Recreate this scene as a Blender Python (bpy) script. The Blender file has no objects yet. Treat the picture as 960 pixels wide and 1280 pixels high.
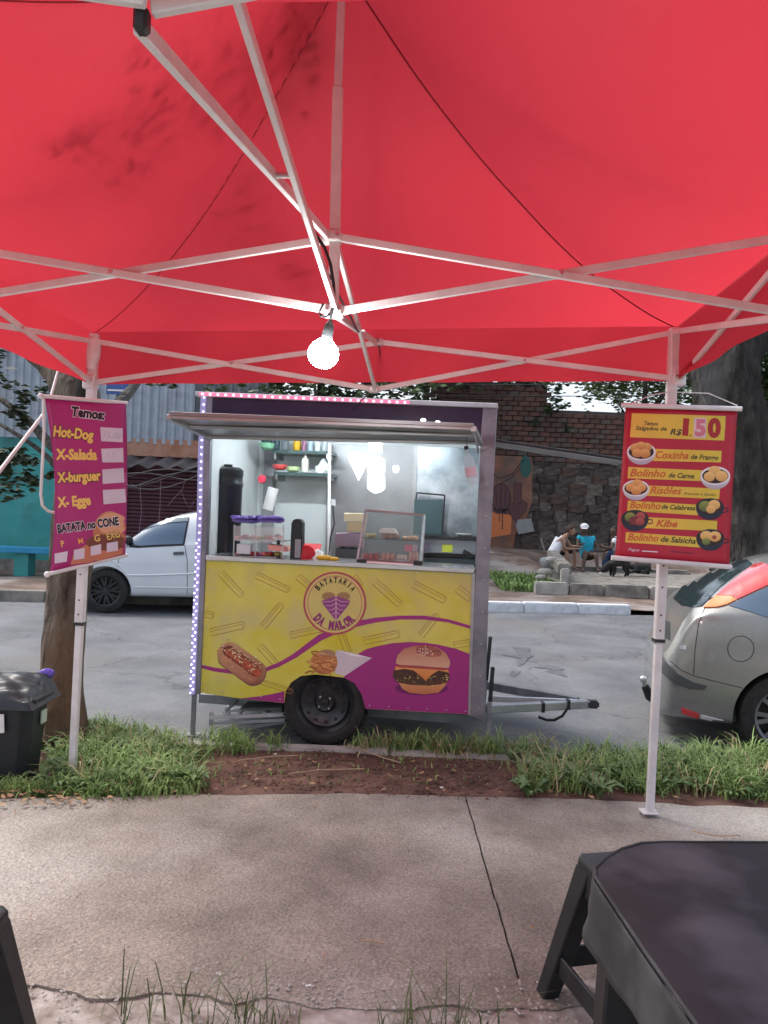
import bpy, bmesh, math, random
from mathutils import Vector, Matrix, noise
from mathutils.bvhtree import BVHTree
from mathutils.geometry import tessellate_polygon
random.seed(7)
PI = math.pi
SC = bpy.context.scene
COL = SC.collection
R = math.radians
# ------------------------------------------------------------ camera
F = 960.0; CXP = 480.0; CYP = 640.0; EYE = 1.5; ROLL = R(2.3)
cam_d = bpy.data.cameras.new('camera'); cam = bpy.data.objects.new('camera', cam_d); COL.objects.link(cam)
cam_d.sensor_width = 36; cam_d.lens = 27.0; cam_d.clip_start = .05; cam_d.clip_end = 2000
cam.matrix_world = Matrix.Translation((0, 0, EYE)) @ Matrix.Rotation(-ROLL, 4, 'Y') @ Matrix.Rotation(PI/2, 4, 'X')
SC.camera = cam
SC.render.resolution_x = 768; SC.render.resolution_y = 1024
# ------------------------------------------------------------ world, sun
SUN_EL = R(58); SUN_AZ = R(-60)
W = bpy.data.worlds.new("World"); SC.world = W; W.use_nodes = True
wn = W.node_tree.nodes; wl = W.node_tree.links
bg = wn['Background']; sky = wn.new('ShaderNodeTexSky'); sky.sky_type = 'NISHITA'; sky.sun_disc = False
sky.sun_elevation = SUN_EL; sky.sun_rotation = SUN_AZ; sky.air_density = 1.0; sky.dust_density = 4.0; sky.ozone_density = 1.0
hs = wn.new('ShaderNodeHueSaturation'); hs.inputs['Saturation'].default_value = .55
wl.new(sky.outputs[0], hs.inputs['Color']); wl.new(hs.outputs[0], bg.inputs[0]); bg.inputs[1].default_value = .15
sd = bpy.data.lights.new('sun', 'SUN'); sd.energy = .95; sd.angle = R(14); sd.color = (1, .96, .9)
so = bpy.data.objects.new('sun', sd); COL.objects.link(so)
sv = Vector((math.sin(SUN_AZ)*math.cos(SUN_EL), math.cos(SUN_AZ)*math.cos(SUN_EL), math.sin(SUN_EL)))
so.rotation_euler = sv.to_track_quat('Z', 'Y').to_euler()
SC.view_settings.view_transform = 'Standard'; SC.view_settings.look = 'None'
SC.view_settings.exposure = 1.06; SC.view_settings.gamma = 1
SC.cycles.max_bounces = 8; SC.cycles.transparent_max_bounces = 12
SC.cycles.sample_clamp_indirect = 6
# ------------------------------------------------------------ pixel maths (photo 960x1280)
cr, sr = math.cos(ROLL), math.sin(ROLL)
CAM = Vector((0, 0, EYE))
def ray(px, py):
    u = (px-CXP)/F; v = (CYP-py)/F
    return Vector((u*cr - v*sr, 1.0, u*sr + v*cr))
def P(px, py, d): return CAM + ray(px, py)*d
def G(px, py, z=0.0):
    r = ray(px, py); return CAM + r*((z-EYE)/r.z)
def onplane(px, py, o, n):
    r = ray(px, py); return CAM + r*((o-CAM).dot(n)/r.dot(n))
# ------------------------------------------------------------ materials
def lin(c):
    return tuple((x/12.92 if x <= .04045 else ((x+.055)/1.055)**2.4) for x in c)
def s255(*c): return lin(tuple(x/255 for x in c))
MATS = {}
def mat(name, c1, c2=None, scale=6, rough=.6, metal=0, bump=0, bscale=40, spec=.5, detail=4, emit=None, es=0, trans=0, alpha=1, ior=1.45, coat=0, c3=None, s3=1.5, lo=.35, hi=.65, stretch=None, bdist=.01):
    if name in MATS: return MATS[name]
    m = bpy.data.materials.new(name); m.use_nodes = True; MATS[name] = m
    nt = m.node_tree; b = nt.nodes['Principled BSDF']; N = nt.nodes.new; L = nt.links.new
    b.inputs['Roughness'].default_value = rough; b.inputs['Metallic'].default_value = metal
    b.inputs['Specular IOR Level'].default_value = spec; b.inputs['Coat Weight'].default_value = coat
    b.inputs['IOR'].default_value = ior; b.inputs['Coat Roughness'].default_value = .06
    b.inputs['Base Color'].default_value = (*c1, 1)
    tc = N('ShaderNodeTexCoord'); src = tc.outputs['Object']
    if stretch:
        mp = N('ShaderNodeMapping'); mp.inputs['Scale'].default_value = stretch; L(src, mp.inputs[0]); src = mp.outputs[0]
    if c2:
        n = N('ShaderNodeTexNoise'); n.inputs['Scale'].default_value = scale; n.inputs['Detail'].default_value = detail; n.inputs['Roughness'].default_value = .62
        L(src, n.inputs['Vector'])
        r = N('ShaderNodeValToRGB'); r.color_ramp.elements[0].color = (*c1, 1); r.color_ramp.elements[1].color = (*c2, 1)
        r.color_ramp.elements[0].position = lo; r.color_ramp.elements[1].position = hi
        L(n.outputs[0], r.inputs[0]); out = r.outputs[0]
        if c3:
            n3 = N('ShaderNodeTexNoise'); n3.inputs['Scale'].default_value = s3; n3.inputs['Detail'].default_value = 5; L(src, n3.inputs['Vector'])
            r3 = N('ShaderNodeValToRGB'); r3.color_ramp.elements[0].position = .5; r3.color_ramp.elements[1].position = .66
            L(n3.outputs[0], r3.inputs[0]); mx = N('ShaderNodeMix'); mx.data_type = 'RGBA'
            L(r3.outputs[0], mx.inputs['Factor']); L(out, mx.inputs['A']); mx.inputs['B'].default_value = (*c3, 1); out = mx.outputs['Result']
        L(out, b.inputs['Base Color'])
    if bump:
        n2 = N('ShaderNodeTexNoise'); n2.inputs['Scale'].default_value = bscale; n2.inputs['Detail'].default_value = 5; L(src, n2.inputs['Vector'])
        bp = N('ShaderNodeBump'); bp.inputs['Strength'].default_value = min(1, bump); bp.inputs['Distance'].default_value = bdist
        L(n2.outputs[0], bp.inputs['Height']); L(bp.outputs[0], b.inputs['Normal'])
    if emit:
        b.inputs['Emission Color'].default_value = (*emit, 1); b.inputs['Emission Strength'].default_value = es
    if trans: b.inputs['Transmission Weight'].default_value = trans
    if alpha < 1: b.inputs['Alpha'].default_value = alpha
    return m
def ink_mat():
    m = bpy.data.materials.new('print_ink'); m.use_nodes = True; nt = m.node_tree; b = nt.nodes['Principled BSDF']
    a = nt.nodes.new('ShaderNodeAttribute'); a.attribute_name = 'ink'
    n = nt.nodes.new('ShaderNodeTexNoise'); n.inputs['Scale'].default_value = 9
    tc = nt.nodes.new('ShaderNodeTexCoord'); nt.links.new(tc.outputs['Object'], n.inputs['Vector'])
    mr = nt.nodes.new('ShaderNodeMapRange'); mr.inputs[3].default_value = .86; mr.inputs[4].default_value = 1.1
    nt.links.new(n.outputs[0], mr.inputs[0])
    mx = nt.nodes.new('ShaderNodeMix'); mx.data_type = 'RGBA'; mx.blend_type = 'MULTIPLY'; mx.inputs['Factor'].default_value = 1
    nt.links.new(a.outputs['Color'], mx.inputs['A']); nt.links.new(mr.outputs[0], mx.inputs['B'])
    nt.links.new(mx.outputs['Result'], b.inputs['Base Color']); b.inputs['Roughness'].default_value = .4
    return m
INK = ink_mat()
def fabric_mat(name, c1, c2, tl, tfac):
    m = bpy.data.materials.new(name); m.use_nodes = True; nt = m.node_tree; N = nt.nodes.new; L = nt.links.new
    b = nt.nodes['Principled BSDF']; out = nt.nodes['Material Output']; b.inputs['Roughness'].default_value = .55
    b.inputs['Specular IOR Level'].default_value = .25
    tc = N('ShaderNodeTexCoord'); n = N('ShaderNodeTexNoise'); n.inputs['Scale'].default_value = 1.3; n.inputs['Detail'].default_value = 6
    L(tc.outputs['Object'], n.inputs['Vector']); r = N('ShaderNodeValToRGB')
    r.color_ramp.elements[0].color = (*c1, 1); r.color_ramp.elements[1].color = (*c2, 1); r.color_ramp.elements[0].position = .3; r.color_ramp.elements[1].position = .7
    L(n.outputs[0], r.inputs[0]); L(r.outputs[0], b.inputs['Base Color'])
    t = N('ShaderNodeBsdfTranslucent'); t.inputs[0].default_value = (*tl, 1)
    n2 = N('ShaderNodeTexNoise'); n2.inputs['Scale'].default_value = 2.2; n2.inputs['Detail'].default_value = 10; L(tc.outputs['Object'], n2.inputs['Vector'])
    bp = N('ShaderNodeBump'); bp.inputs['Strength'].default_value = .55; bp.inputs['Distance'].default_value = .035
    L(n2.outputs[0], bp.inputs['Height']); L(bp.outputs[0], b.inputs['Normal']); L(bp.outputs[0], t.inputs['Normal'])
    mx = N('ShaderNodeMixShader'); mx.inputs[0].default_value = tfac
    L(b.outputs[0], mx.inputs[1]); L(t.outputs[0], mx.inputs[2]); L(mx.outputs[0], out.inputs[0])
    return m
# ------------------------------------------------------------ scene-graph helpers
WM = {}
def tag(o, label=None, cat=None, group=None, kind=None):
    if label: o['label'] = label
    if cat: o['category'] = cat
    if group: o['group'] = group
    if kind: o['kind'] = kind
    return o
def thing(name, label, cat, loc=(0, 0, 0), rz=0, group=None):
    o = bpy.data.objects.new(name, None); COL.objects.link(o); o.empty_display_size = .1
    o.location = loc; o.rotation_euler = (0, 0, rz)
    WM[o] = Matrix.Translation(loc) @ Matrix.Rotation(rz, 4, 'Z')
    return tag(o, label, cat, group)
def reg(o):
    WM[o] = Matrix.Identity(4); return o
class MB:
    def __init__(s): s.v = []; s.f = []; s.smooth = False
    def add(s, vs, fs):
        k = len(s.v); s.v += [Vector(a) for a in vs]; s.f += [tuple(i+k for i in f) for f in fs]; return s
    def box(s, c, d, rz=0, M=None):
        x, y, z = d[0]/2, d[1]/2, d[2]/2
        vs = [Vector((a*x, b*y, e*z)) for a in (-1, 1) for b in (-1, 1) for e in (-1, 1)]
        if M is None: M = Matrix.Rotation(rz, 3, 'Z')
        vs = [M @ v + Vector(c) for v in vs]
        return s.add(vs, [(0, 1, 3, 2), (4, 6, 7, 5), (0, 4, 5, 1), (2, 3, 7, 6), (0, 2, 6, 4), (1, 5, 7, 3)])
    def hexa(s, a, b):  # two quads (4 pts each) joined
        return s.add(list(a)+list(b), [(3, 2, 1, 0), (4, 5, 6, 7), (0, 1, 5, 4), (1, 2, 6, 5), (2, 3, 7, 6), (3, 0, 4, 7)])
    def bar(s, p, q, w, h, up=(0, 0, 1)):
        p = Vector(p); q = Vector(q); t = (q-p).normalized(); u = Vector(up)
        a = t.cross(u)
        if a.length < 1e-3: a = t.cross(Vector((1, 0, 0)))
        a.normalize(); b = a.cross(t).normalized(); a *= w/2; b *= h/2
        return s.hexa([p-a-b, p+a-b, p+a+b, p-a+b], [q-a-b, q+a-b, q+a+b, q-a+b])
    def tube(s, pts, rad, n=8, cap=True):
        pts = [Vector(p) for p in pts]; rs = rad if isinstance(rad, (list, tuple)) else [rad]*len(pts)
        ref = Vector((.31, .2, .93)); vs = []; k = len(s.v)
        for i, p in enumerate(pts):
            t = (pts[min(i+1, len(pts)-1)]-pts[max(i-1, 0)]).normalized()
            a = t.cross(ref)
            if a.length < .05: a = t.cross(Vector((1, 0, 0)))
            a.normalize(); b = t.cross(a)
            for j in range(n):
                g = 2*PI*j/n; s.v.append(p+(a*math.cos(g)+b*math.sin(g))*rs[i])
        for i in range(len(pts)-1):
            for j in range(n):
                s.f.append((k+i*n+j, k+i*n+(j+1) % n, k+(i+1)*n+(j+1) % n, k+(i+1)*n+j))
        if cap:
            s.f.append(tuple(k+j for j in reversed(range(n)))); s.f.append(tuple(k+(len(pts)-1)*n+j for j in range(n)))
        s.smooth = True; return s
    def lathe(s, prof, o=(0, 0, 0), axis=(0, 0, 1), n=20, cap=True):
        o = Vector(o); q = Vector((0, 0, 1)).rotation_difference(Vector(axis).normalized()); k = len(s.v)
        for (r, z) in prof:
            for j in range(n):
                g = 2*PI*j/n; s.v.append(o+q @ Vector((r*math.cos(g), r*math.sin(g), z)))
        for i in range(len(prof)-1):
            for j in range(n):
                s.f.append((k+i*n+j, k+i*n+(j+1) % n, k+(i+1)*n+(j+1) % n, k+(i+1)*n+j))
        if cap: s.f.append(tuple(k+j for j in reversed(range(n)))); s.f.append(tuple(k+(len(prof)-1)*n+j for j in range(n)))
        s.smooth = True; return s
    def ball(s, c, r, n=8, sc=(1, 1, 1)):
        c = Vector(c); prof = []
        k = len(s.v)
        for i in range(1, n):
            a = PI*i/n
            for j in range(n+2):
                g = 2*PI*j/(n+2); s.v.append(c+Vector((r*sc[0]*math.sin(a)*math.cos(g), r*sc[1]*math.sin(a)*math.sin(g), -r*sc[2]*math.cos(a))))
        m = n+2
        for i in range(n-2):
            for j in range(m): s.f.append((k+i*m+j, k+i*m+(j+1) % m, k+(i+1)*m+(j+1) % m, k+(i+1)*m+j))
        s.f.append(tuple(k+j for j in reversed(range(m)))); s.f.append(tuple(k+(n-2)*m+j for j in range(m)))
        s.smooth = True; return s
    def prism(s, poly, off):
        """poly: list of 3-D points, extruded by vector off"""
        off = Vector(off); n = len(poly); a = [Vector(p) for p in poly]
        tri = tessellate_polygon([a]); vs = a+[p+off for p in a]
        fs = [t for t in tri]+[tuple(i+n for i in reversed(t)) for t in tri]
        fs += [(i, (i+1) % n, (i+1) % n+n, i+n) for i in range(n)]
        return s.add(vs, fs)
    def grid(s, fn, nu, nv):
        k = len(s.v)
        for i in range(nu+1):
            for j in range(nv+1): s.v.append(Vector(fn(i/nu, j/nv)))
        for i in range(nu):
            for j in range(nv):
                a = k+i*(nv+1)+j; s.f.append((a, a+nv+1, a+nv+2, a+1))
        s.smooth = True; return s
    def build(s, name, m, parent=None, world=False, bevel=0, smooth=None, solid=0, kind=None, fix=True):
        me = bpy.data.meshes.new(name)
        vs = s.v
        if world and parent is not None and parent in WM:
            inv = WM[parent].inverted(); vs = [inv @ v for v in vs]
        me.from_pydata([tuple(v) for v in vs], [], s.f)
        if bevel or fix or solid:
            bm = bmesh.new(); bm.from_mesh(me)
            if fix and not solid: bmesh.ops.recalc_face_normals(bm, faces=bm.faces)
            if bevel:
                es = [e for e in bm.edges if len(e.link_faces) == 2 and e.calc_face_angle(0) > .6]
                bmesh.ops.bevel(bm, geom=es, offset=bevel, segments=1 if bevel < .01 else 2, affect='EDGES', clamp_overlap=True)
            bm.to_mesh(me); bm.free()
        sm = s.smooth if smooth is None else smooth
        if sm:
            me.polygons.foreach_set('use_smooth', [True]*len(me.polygons))
            try: me.set_sharp_from_angle(angle=R(40))
            except Exception: pass
        me.materials.append(m)
        o = bpy.data.objects.new(name, me); COL.objects.link(o)
        if solid:
            md = o.modifiers.new('thickness', 'SOLIDIFY'); md.thickness = solid; md.offset = 0
        if parent is not None:
            o.parent = parent
            WM[o] = WM.get(parent, Matrix.Identity(4))
        else: reg(o)
        if kind: o['kind'] = kind
        return o
def copy_tree(o, parent=None):
    c = o.copy(); COL.objects.link(c); c.parent = parent
    for ch in list(o.children): copy_tree(ch, c)
    return c
def share(name, me, loc, parent, rot=(0, 0, 0), scale=(1, 1, 1)):
    o = bpy.data.objects.new(name, me); COL.objects.link(o); o.parent = parent
    o.location = loc; o.rotation_euler = rot; o.scale = scale; return o
# text to 2-D triangles
TXT = {}
def text2d(s, bold=0.0, shear=0.0):
    key = (s, bold, shear)
    if key in TXT: return TXT[key]
    c = bpy.data.curves.new('t', 'FONT'); c.body = s; c.size = 1; c.offset = bold; c.shear = shear; c.resolution_u = 3
    o = bpy.data.objects.new('t', c); COL.objects.link(o)
    dg = bpy.context.evaluated_depsgraph_get(); dg.update()
    me = bpy.data.meshes.new_from_object(o.evaluated_get(dg))
    vs = [(v.co.x, v.co.y) for v in me.vertices]; fs = [tuple(p.vertices) for p in me.polygons]
    bpy.data.objects.remove(o); bpy.data.curves.remove(c); bpy.data.meshes.remove(me)
    TXT[key] = (vs, fs); return TXT[key]
class Ink:
    """flat print on a surface: polygons given in picture pixels of the panel, laid on it in thin layers"""
    def __init__(s): s.v = []; s.f = []; s.c = []
    def poly(s, pts, col, lay=1, col2=None):
        k = len(s.v); n = len(pts)
        ys = [p[1] for p in pts]; y0, y1 = min(ys), max(ys)
        for p in pts:
            t = (p[1]-y0)/max(1e-6, y1-y0)
            s.v.append((p[0], p[1], lay)); s.c.append(col if col2 is None else tuple(col[i]*(1-t)+col2[i]*t for i in range(3)))
        for t in tessellate_polygon([[Vector((p[0], p[1], 0)) for p in pts]]): s.f.append(tuple(i+k for i in t))
    def quadgrid(s, q, col, lay=1, nu=6, nv=6):
        k = len(s.v)
        for i in range(nu+1):
            for j in range(nv+1):
                u, v = i/nu, j/nv
                a = [q[0][c]*(1-u)+q[1][c]*u for c in (0, 1)]; b = [q[3][c]*(1-u)+q[2][c]*u for c in (0, 1)]
                s.v.append((a[0]*(1-v)+b[0]*v, a[1]*(1-v)+b[1]*v, lay)); s.c.append(col)
        for i in range(nu):
            for j in range(nv):
                a = k+i*(nv+1)+j; s.f.append((a, a+nv+1, a+nv+2, a+1))
    def ell(s, cx, cy, rx, ry, col, lay=1, n=24, rot=0, col2=None, a0=0, a1=2*PI):
        pts = []
        for i in range(n):
            g = a0+(a1-a0)*i/(n if a1-a0 > 6.2 else n-1); x, y = rx*math.cos(g), ry*math.sin(g)
            pts.append((cx+x*math.cos(rot)-y*math.sin(rot), cy+x*math.sin(rot)+y*math.cos(rot)))
        s.poly(pts, col, lay, col2)
    def stroke(s, pts, w, col, lay=1, closed=False):
        n = len(pts); k = len(s.v); ws = w if isinstance(w, (list, tuple)) else [w]*n
        for i in range(n):
            a = pts[(i-1) % n] if (closed or i > 0) else pts[i]; b = pts[(i+1) % n] if (closed or i < n-1) else pts[i]
            dx, dy = b[0]-a[0], b[1]-a[1]; l = math.hypot(dx, dy) or 1
            nx, ny = -dy/l*ws[i]/2, dx/l*ws[i]/2
            s.v += [(pts[i][0]+nx, pts[i][1]+ny, lay), (pts[i][0]-nx, pts[i][1]-ny, lay)]; s.c += [col, col]
        for i in range(n if closed else n-1):
            j = (i+1) % n; s.f.append((k+2*i, k+2*i+1, k+2*j+1, k+2*j))
    def text(s, t, x0, y0, x1, y1, h, col, lay=2, bold=.0, shear=0, edge=None, ew=.03, up=None):
        """baseline from (x0,y0) to (x1,y1); h = cap height in px"""
        vs, fs = text2d(t, bold, shear)
        if not vs: return
        xa = min(v[0] for v in vs); xb = max(v[0] for v in vs)
        L = math.hypot(x1-x0, y1-y0); dx, dy = (x1-x0)/L, (y1-y0)/L
        if up is None: up = (dy, -dx)
        hs = h/.7; sx = L/(xb-xa)
        def put(vs, fs, col, lay):
            k = len(s.v)
            for v in vs:
                a = (v[0]-xa)*sx; b = v[1]*hs; s.v.append((x0+dx*a+up[0]*b, y0+dy*a+up[1]*b, lay)); s.c.append(col)
            s.f += [tuple(i+k for i in f) for f in fs]
        if edge is not None:
            ve, fe = text2d(t, bold+ew, shear); put(ve, fe, edge, lay-.5)
        put(vs, fs, col, lay)
    def arc(s, t, cx, cy, rad, h, a0, a1, col, lay=3, bold=.03, inside=False, edge=None):
        n = len(t)
        for i, ch in enumerate(t):
            if ch == ' ': continue
            a = a0+(a1-a0)*(i+.5)/n
            w = abs(a1-a0)/n*rad*(.26 if ch in 'I1' else .80)
            cxp, cyp = cx+rad*math.sin(a), cy-rad*math.cos(a)
            tx, ty = math.cos(a), math.sin(a)
            if inside: tx, ty = -tx, -ty
            upx, upy = (ty, -tx)
            s.text(ch, cxp-tx*w/2, cyp-ty*w/2, cxp+tx*w/2, cyp+ty*w/2, h, col, lay, bold, edge=edge)
    def split(s, lim=6.0):
        st = list(s.f); s.f = []
        while st:
            f = st.pop()
            if len(f) != 3: s.f.append(f); continue
            L3 = [math.hypot(s.v[f[i]][0]-s.v[f[(i+1) % 3]][0], s.v[f[i]][1]-s.v[f[(i+1) % 3]][1]) for i in range(3)]
            m = max(L3)
            if m < lim: s.f.append(f); continue
            i = L3.index(m); a, b, c = f[i], f[(i+1) % 3], f[(i+2) % 3]
            s.v.append(tuple((s.v[a][j]+s.v[b][j])/2 for j in range(3))); s.c.append(tuple((s.c[a][j]+s.c[b][j])/2 for j in range(3)))
            k = len(s.v)-1; st += [(a, k, c), (k, b, c)]
    def build(s, name, project, parent, world=True, kind=None, sub=False):
        if sub: s.split()
        vs = [project(a, b, l) for a, b, l in s.v]
        if world and parent in WM:
            inv = WM[parent].inverted(); vs = [inv @ v for v in vs]
        me = bpy.data.meshes.new(name); me.from_pydata([tuple(v) for v in vs], [], s.f)
        ca = me.color_attributes.new('ink', 'FLOAT_COLOR', 'POINT')
        fl = []
        for c in s.c: fl += [*c, 1]
        ca.data.foreach_set('color', fl); me.materials.append(INK)
        o = bpy.data.objects.new(name, me); COL.objects.link(o); o.parent = parent; WM[o] = WM.get(parent, Matrix.Identity(4))
        if kind: o['kind'] = kind
        return o
def world_bvh(objs):
    vs = []; fs = []
    for o in objs:
        M = WM.get(o, Matrix.Identity(4)); k = len(vs)
        vs += [M @ v.co for v in o.data.vertices]; fs += [tuple(i+k for i in p.vertices) for p in o.data.polygons]
    return BVHTree.FromPolygons(vs, fs)
def projector(bvh, step=.0009, fallback=None, base=0.0):
    def pr(px, py, lay=1):
        r = ray(px, py); n = r.normalized(); h = bvh.ray_cast(CAM, n)
        if h[0] is None:
            l_, n_, i_, d_ = bvh.find_nearest(P(px, py, fallback or 5)); n_ = n_ if n_.dot(n) < 0 else -n_
            return l_+n_*(base+step*lay)
        nn = h[1]
        if nn.dot(n) > 0: nn = -nn
        return h[0]+nn*(base+step*lay)
    return pr
def skin(name, verts, edges, rad, m, parent=None, sub=1, root=0, world=True):
    me = bpy.data.meshes.new(name); me.from_pydata([tuple(v) for v in verts], edges, [])
    o = bpy.data.objects.new(name, me); COL.objects.link(o)
    o.modifiers.new('s', 'SKIN')
    sk = me.skin_vertices[0].data
    for i, r in enumerate(rad):
        sk[i].radius = (r, r) if not isinstance(r, tuple) else r; sk[i].use_root = (i == root)
    if sub:
        sb = o.modifiers.new('u', 'SUBSURF'); sb.levels = sub; sb.render_levels = sub
    dg = bpy.context.evaluated_depsgraph_get(); dg.update()
    nm = bpy.data.meshes.new_from_object(o.evaluated_get(dg)); bpy.data.objects.remove(o)
    if world and parent is not None:
        nm.transform(WM[parent].inverted())
    nm.materials.clear(); nm.materials.append(m); nm.polygons.foreach_set('use_smooth', [True]*len(nm.polygons))
    o = bpy.data.objects.new(name, nm); COL.objects.link(o)
    if parent is not None: o.parent = parent
    WM[o] = WM.get(parent, Matrix.Identity(4))
    return o
def boolcut(o, cutters):
    for c in cutters:
        md = o.modifiers.new('b', 'BOOLEAN'); md.operation = 'DIFFERENCE'; md.object = c; md.solver = 'EXACT'
    dg = bpy.context.evaluated_depsgraph_get(); dg.update()
    nm = bpy.data.meshes.new_from_object(o.evaluated_get(dg)); o.modifiers.clear()
    old = o.data; o.data = nm
    for c in cutters: bpy.data.objects.remove(c)
    nm.polygons.foreach_set('use_smooth', [True]*len(nm.polygons))
    try: nm.set_sharp_from_angle(angle=R(38))
    except Exception: pass
# colours
WHITE = mat('white_paint', (.78, .78, .78), (.66, .66, .67), 14, rough=.35)
STEEL = mat('brushed_steel', (.55, .56, .58), (.68, .69, .7), 4, rough=.32, metal=1, stretch=(1, 1, 12))
ALU = mat('aluminium', (.36, .37, .38), (.50, .51, .52), 5, rough=.42, metal=.85)
BLACKP = mat('black_plastic', (.012, .012, .013), (.024, .024, .026), 9, rough=.42, bump=.1, bscale=120)
RUBBER = mat('tyre_rubber', (.018, .018, .018), (.035, .033, .032), 20, rough=.8, bump=.3, bscale=90)
DARK = mat('dark_metal', (.03, .031, .035), (.06, .06, .065), 12, rough=.5, metal=.4)
GLASS = mat('clear_glass', (.5, .62, .62), rough=.03, alpha=.10, spec=.8)
# ============================================================ THE SETTING
def nz(x, y, z=0, s=1): return noise.noise(Vector((x*s, y*s, z*s)))
def sstep(a, b, x):
    t = max(0, min(1, (x-a)/(b-a))); return t*t*(3-2*t)
m_earth = mat('dry_earth', (.10, .062, .045), (.20, .135, .105), 3, rough=.95, bump=.6, bscale=25, c3=(.07, .085, .03), s3=1.2)
m_dirt = mat('red_dirt', (.070, .034, .024), (.17, .092, .07), 5, rough=.95, bump=.8, bscale=30, detail=8)
m_road = mat('old_asphalt', (.088, .095, .107), (.165, .172, .186), 1.1, rough=.8, bump=.35, bscale=140, detail=9, c3=(.135, .13, .13), s3=.5)
m_walk = mat('worn_concrete', (.180, .154, .130), (.350, .308, .266), 2.6, rough=.9, bump=1, bdist=.012, bscale=70, detail=12, c3=(.40, .375, .34), s3=.8, lo=.3, hi=.72)
m_conc = mat('pale_concrete', (.30, .285, .265), (.45, .43, .40), 5, rough=.9, bump=.4, bscale=50)
m_kerbw = mat('whitewashed_kerb', (.72, .74, .78), (.50, .51, .54), 7, rough=.8, bump=.3, lo=.45, hi=.75)
m_dconc = mat('weathered_concrete', (.13, .125, .115), (.30, .28, .25), 4, rough=.95, bump=.5, bscale=30)
# aggregate speckles for the pavement and road
def speckle(m, scale, amt, base_lo, base_hi):
    nt = m.node_tree; b = nt.nodes['Principled BSDF']; N = nt.nodes.new; L = nt.links.new
    src = b.inputs['Base Color'].links[0].from_socket
    tc = N('ShaderNodeTexCoord'); v = N('ShaderNodeTexVoronoi'); v.inputs['Scale'].default_value = scale; L(tc.outputs['Object'], v.inputs['Vector'])
    mr = N('ShaderNodeMapRange'); mr.inputs[3].default_value = base_lo; mr.inputs[4].default_value = base_hi
    sp = N('ShaderNodeSeparateColor'); L(v.outputs['Color'], sp.inputs[0]); L(sp.outputs[0], mr.inputs[0])
    mx = N('ShaderNodeMix'); mx.data_type = 'RGBA'; mx.blend_type = 'MULTIPLY'; mx.inputs['Factor'].default_value = amt
    L(src, mx.inputs['A']); L(mr.outputs[0], mx.inputs['B']); L(mx.outputs['Result'], b.inputs['Base Color'])
speckle(m_walk, 150, 1, .74, 1.22); speckle(m_road, 120, 1, .8, 1.18)
def cracks(m, scale, w, k):
    nt = m.node_tree; b = nt.nodes['Principled BSDF']; N = nt.nodes.new; L = nt.links.new
    src = b.inputs['Base Color'].links[0].from_socket
    tc = N('ShaderNodeTexCoord'); n = N('ShaderNodeTexNoise'); n.inputs['Scale'].default_value = 3; L(tc.outputs['Object'], n.inputs['Vector'])
    ad = N('ShaderNodeMix'); ad.data_type = 'RGBA'; ad.blend_type = 'LINEAR_LIGHT'; ad.inputs['Factor'].default_value = .25
    L(tc.outputs['Object'], ad.inputs['A']); L(n.outputs['Color'], ad.inputs['B'])
    v = N('ShaderNodeTexVoronoi'); v.feature = 'DISTANCE_TO_EDGE'; v.inputs['Scale'].default_value = scale; L(ad.outputs['Result'], v.inputs['Vector'])
    mr = N('ShaderNodeMapRange'); mr.inputs[1].default_value = 0; mr.inputs[2].default_value = w; mr.inputs[3].default_value = k; mr.inputs[4].default_value = 1
    L(v.outputs['Distance'], mr.inputs[0]); mx = N('ShaderNodeMix'); mx.data_type = 'RGBA'; mx.blend_type = 'MULTIPLY'; mx.inputs['Factor'].default_value = 1
    L(src, mx.inputs['A']); L(mr.outputs[0], mx.inputs['B']); L(mx.outputs['Result'], b.inputs['Base Color'])
cracks(m_road, .55, .012, .62)

g = MB(); g.grid(lambda u, v: (-300+600*u, -60+560*v, -.16), 8, 8)
tag(g.build('ground', m_earth), kind='structure')
FK = lambda X: 12.2+.145*X     # far kerb line
ROADZ = -.05
def roadz(X, Y): return ROADZ-.09*sstep(.95, 1.9, X)*(1-sstep(6.3, 8.5, Y))
def roadp(u, v):
    X = -60+120*(u*.5+4*(u-.5)**3+.25) if True else 0
    y1 = max(FK(X), 4.9); Y = 4.78+(y1-4.78)*v; return (X, Y, roadz(X, Y))
g = MB(); g.grid(lambda u, v: roadp(u, v), 150, 16)
tag(g.build('road', m_road), kind='structure')
# near verge of reddish dirt
edge = [G(-200, 1001), G(0, 998), G(240, 994), G(480, 993), G(700, 999), G(960, 1010), G(1200, 1018)]
def edgeY(X):
    for a, b in zip(edge, edge[1:]):
        if a.x <= X <= b.x: return a.y+(b.y-a.y)*(X-a.x)/(b.x-a.x)
    return edge[0].y if X < edge[0].x else edge[-1].y
def vz(X, Y): return .012+.03*nz(X, Y, 0, 1.7)+.012*nz(X, Y, 3, 7)-.012
g = MB()
def fv(u, v):
    X = -9+18*u; y0 = edgeY(X)-.04; Y = y0+(4.80-y0)*v; return (X, Y, vz(X, Y)*(1-.6*v)-.004-(.03*(1-sstep(0, .12, v))))
g.grid(fv, 220, 24); tag(g.build('dirt_verge', m_dirt), kind='structure')
g = MB(); g.grid(lambda u, v: (-12+24*u, -6+(8.5)*v, -.004+.012*nz(-12+24*u, -6+8.5*v, 5, 3)), 60, 40)
tag(g.build('near_verge', mat('near_earth', (.20, .165, .14), (.46, .43, .40), 9, rough=.95, bump=.7, bscale=40)), kind='structure')
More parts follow.
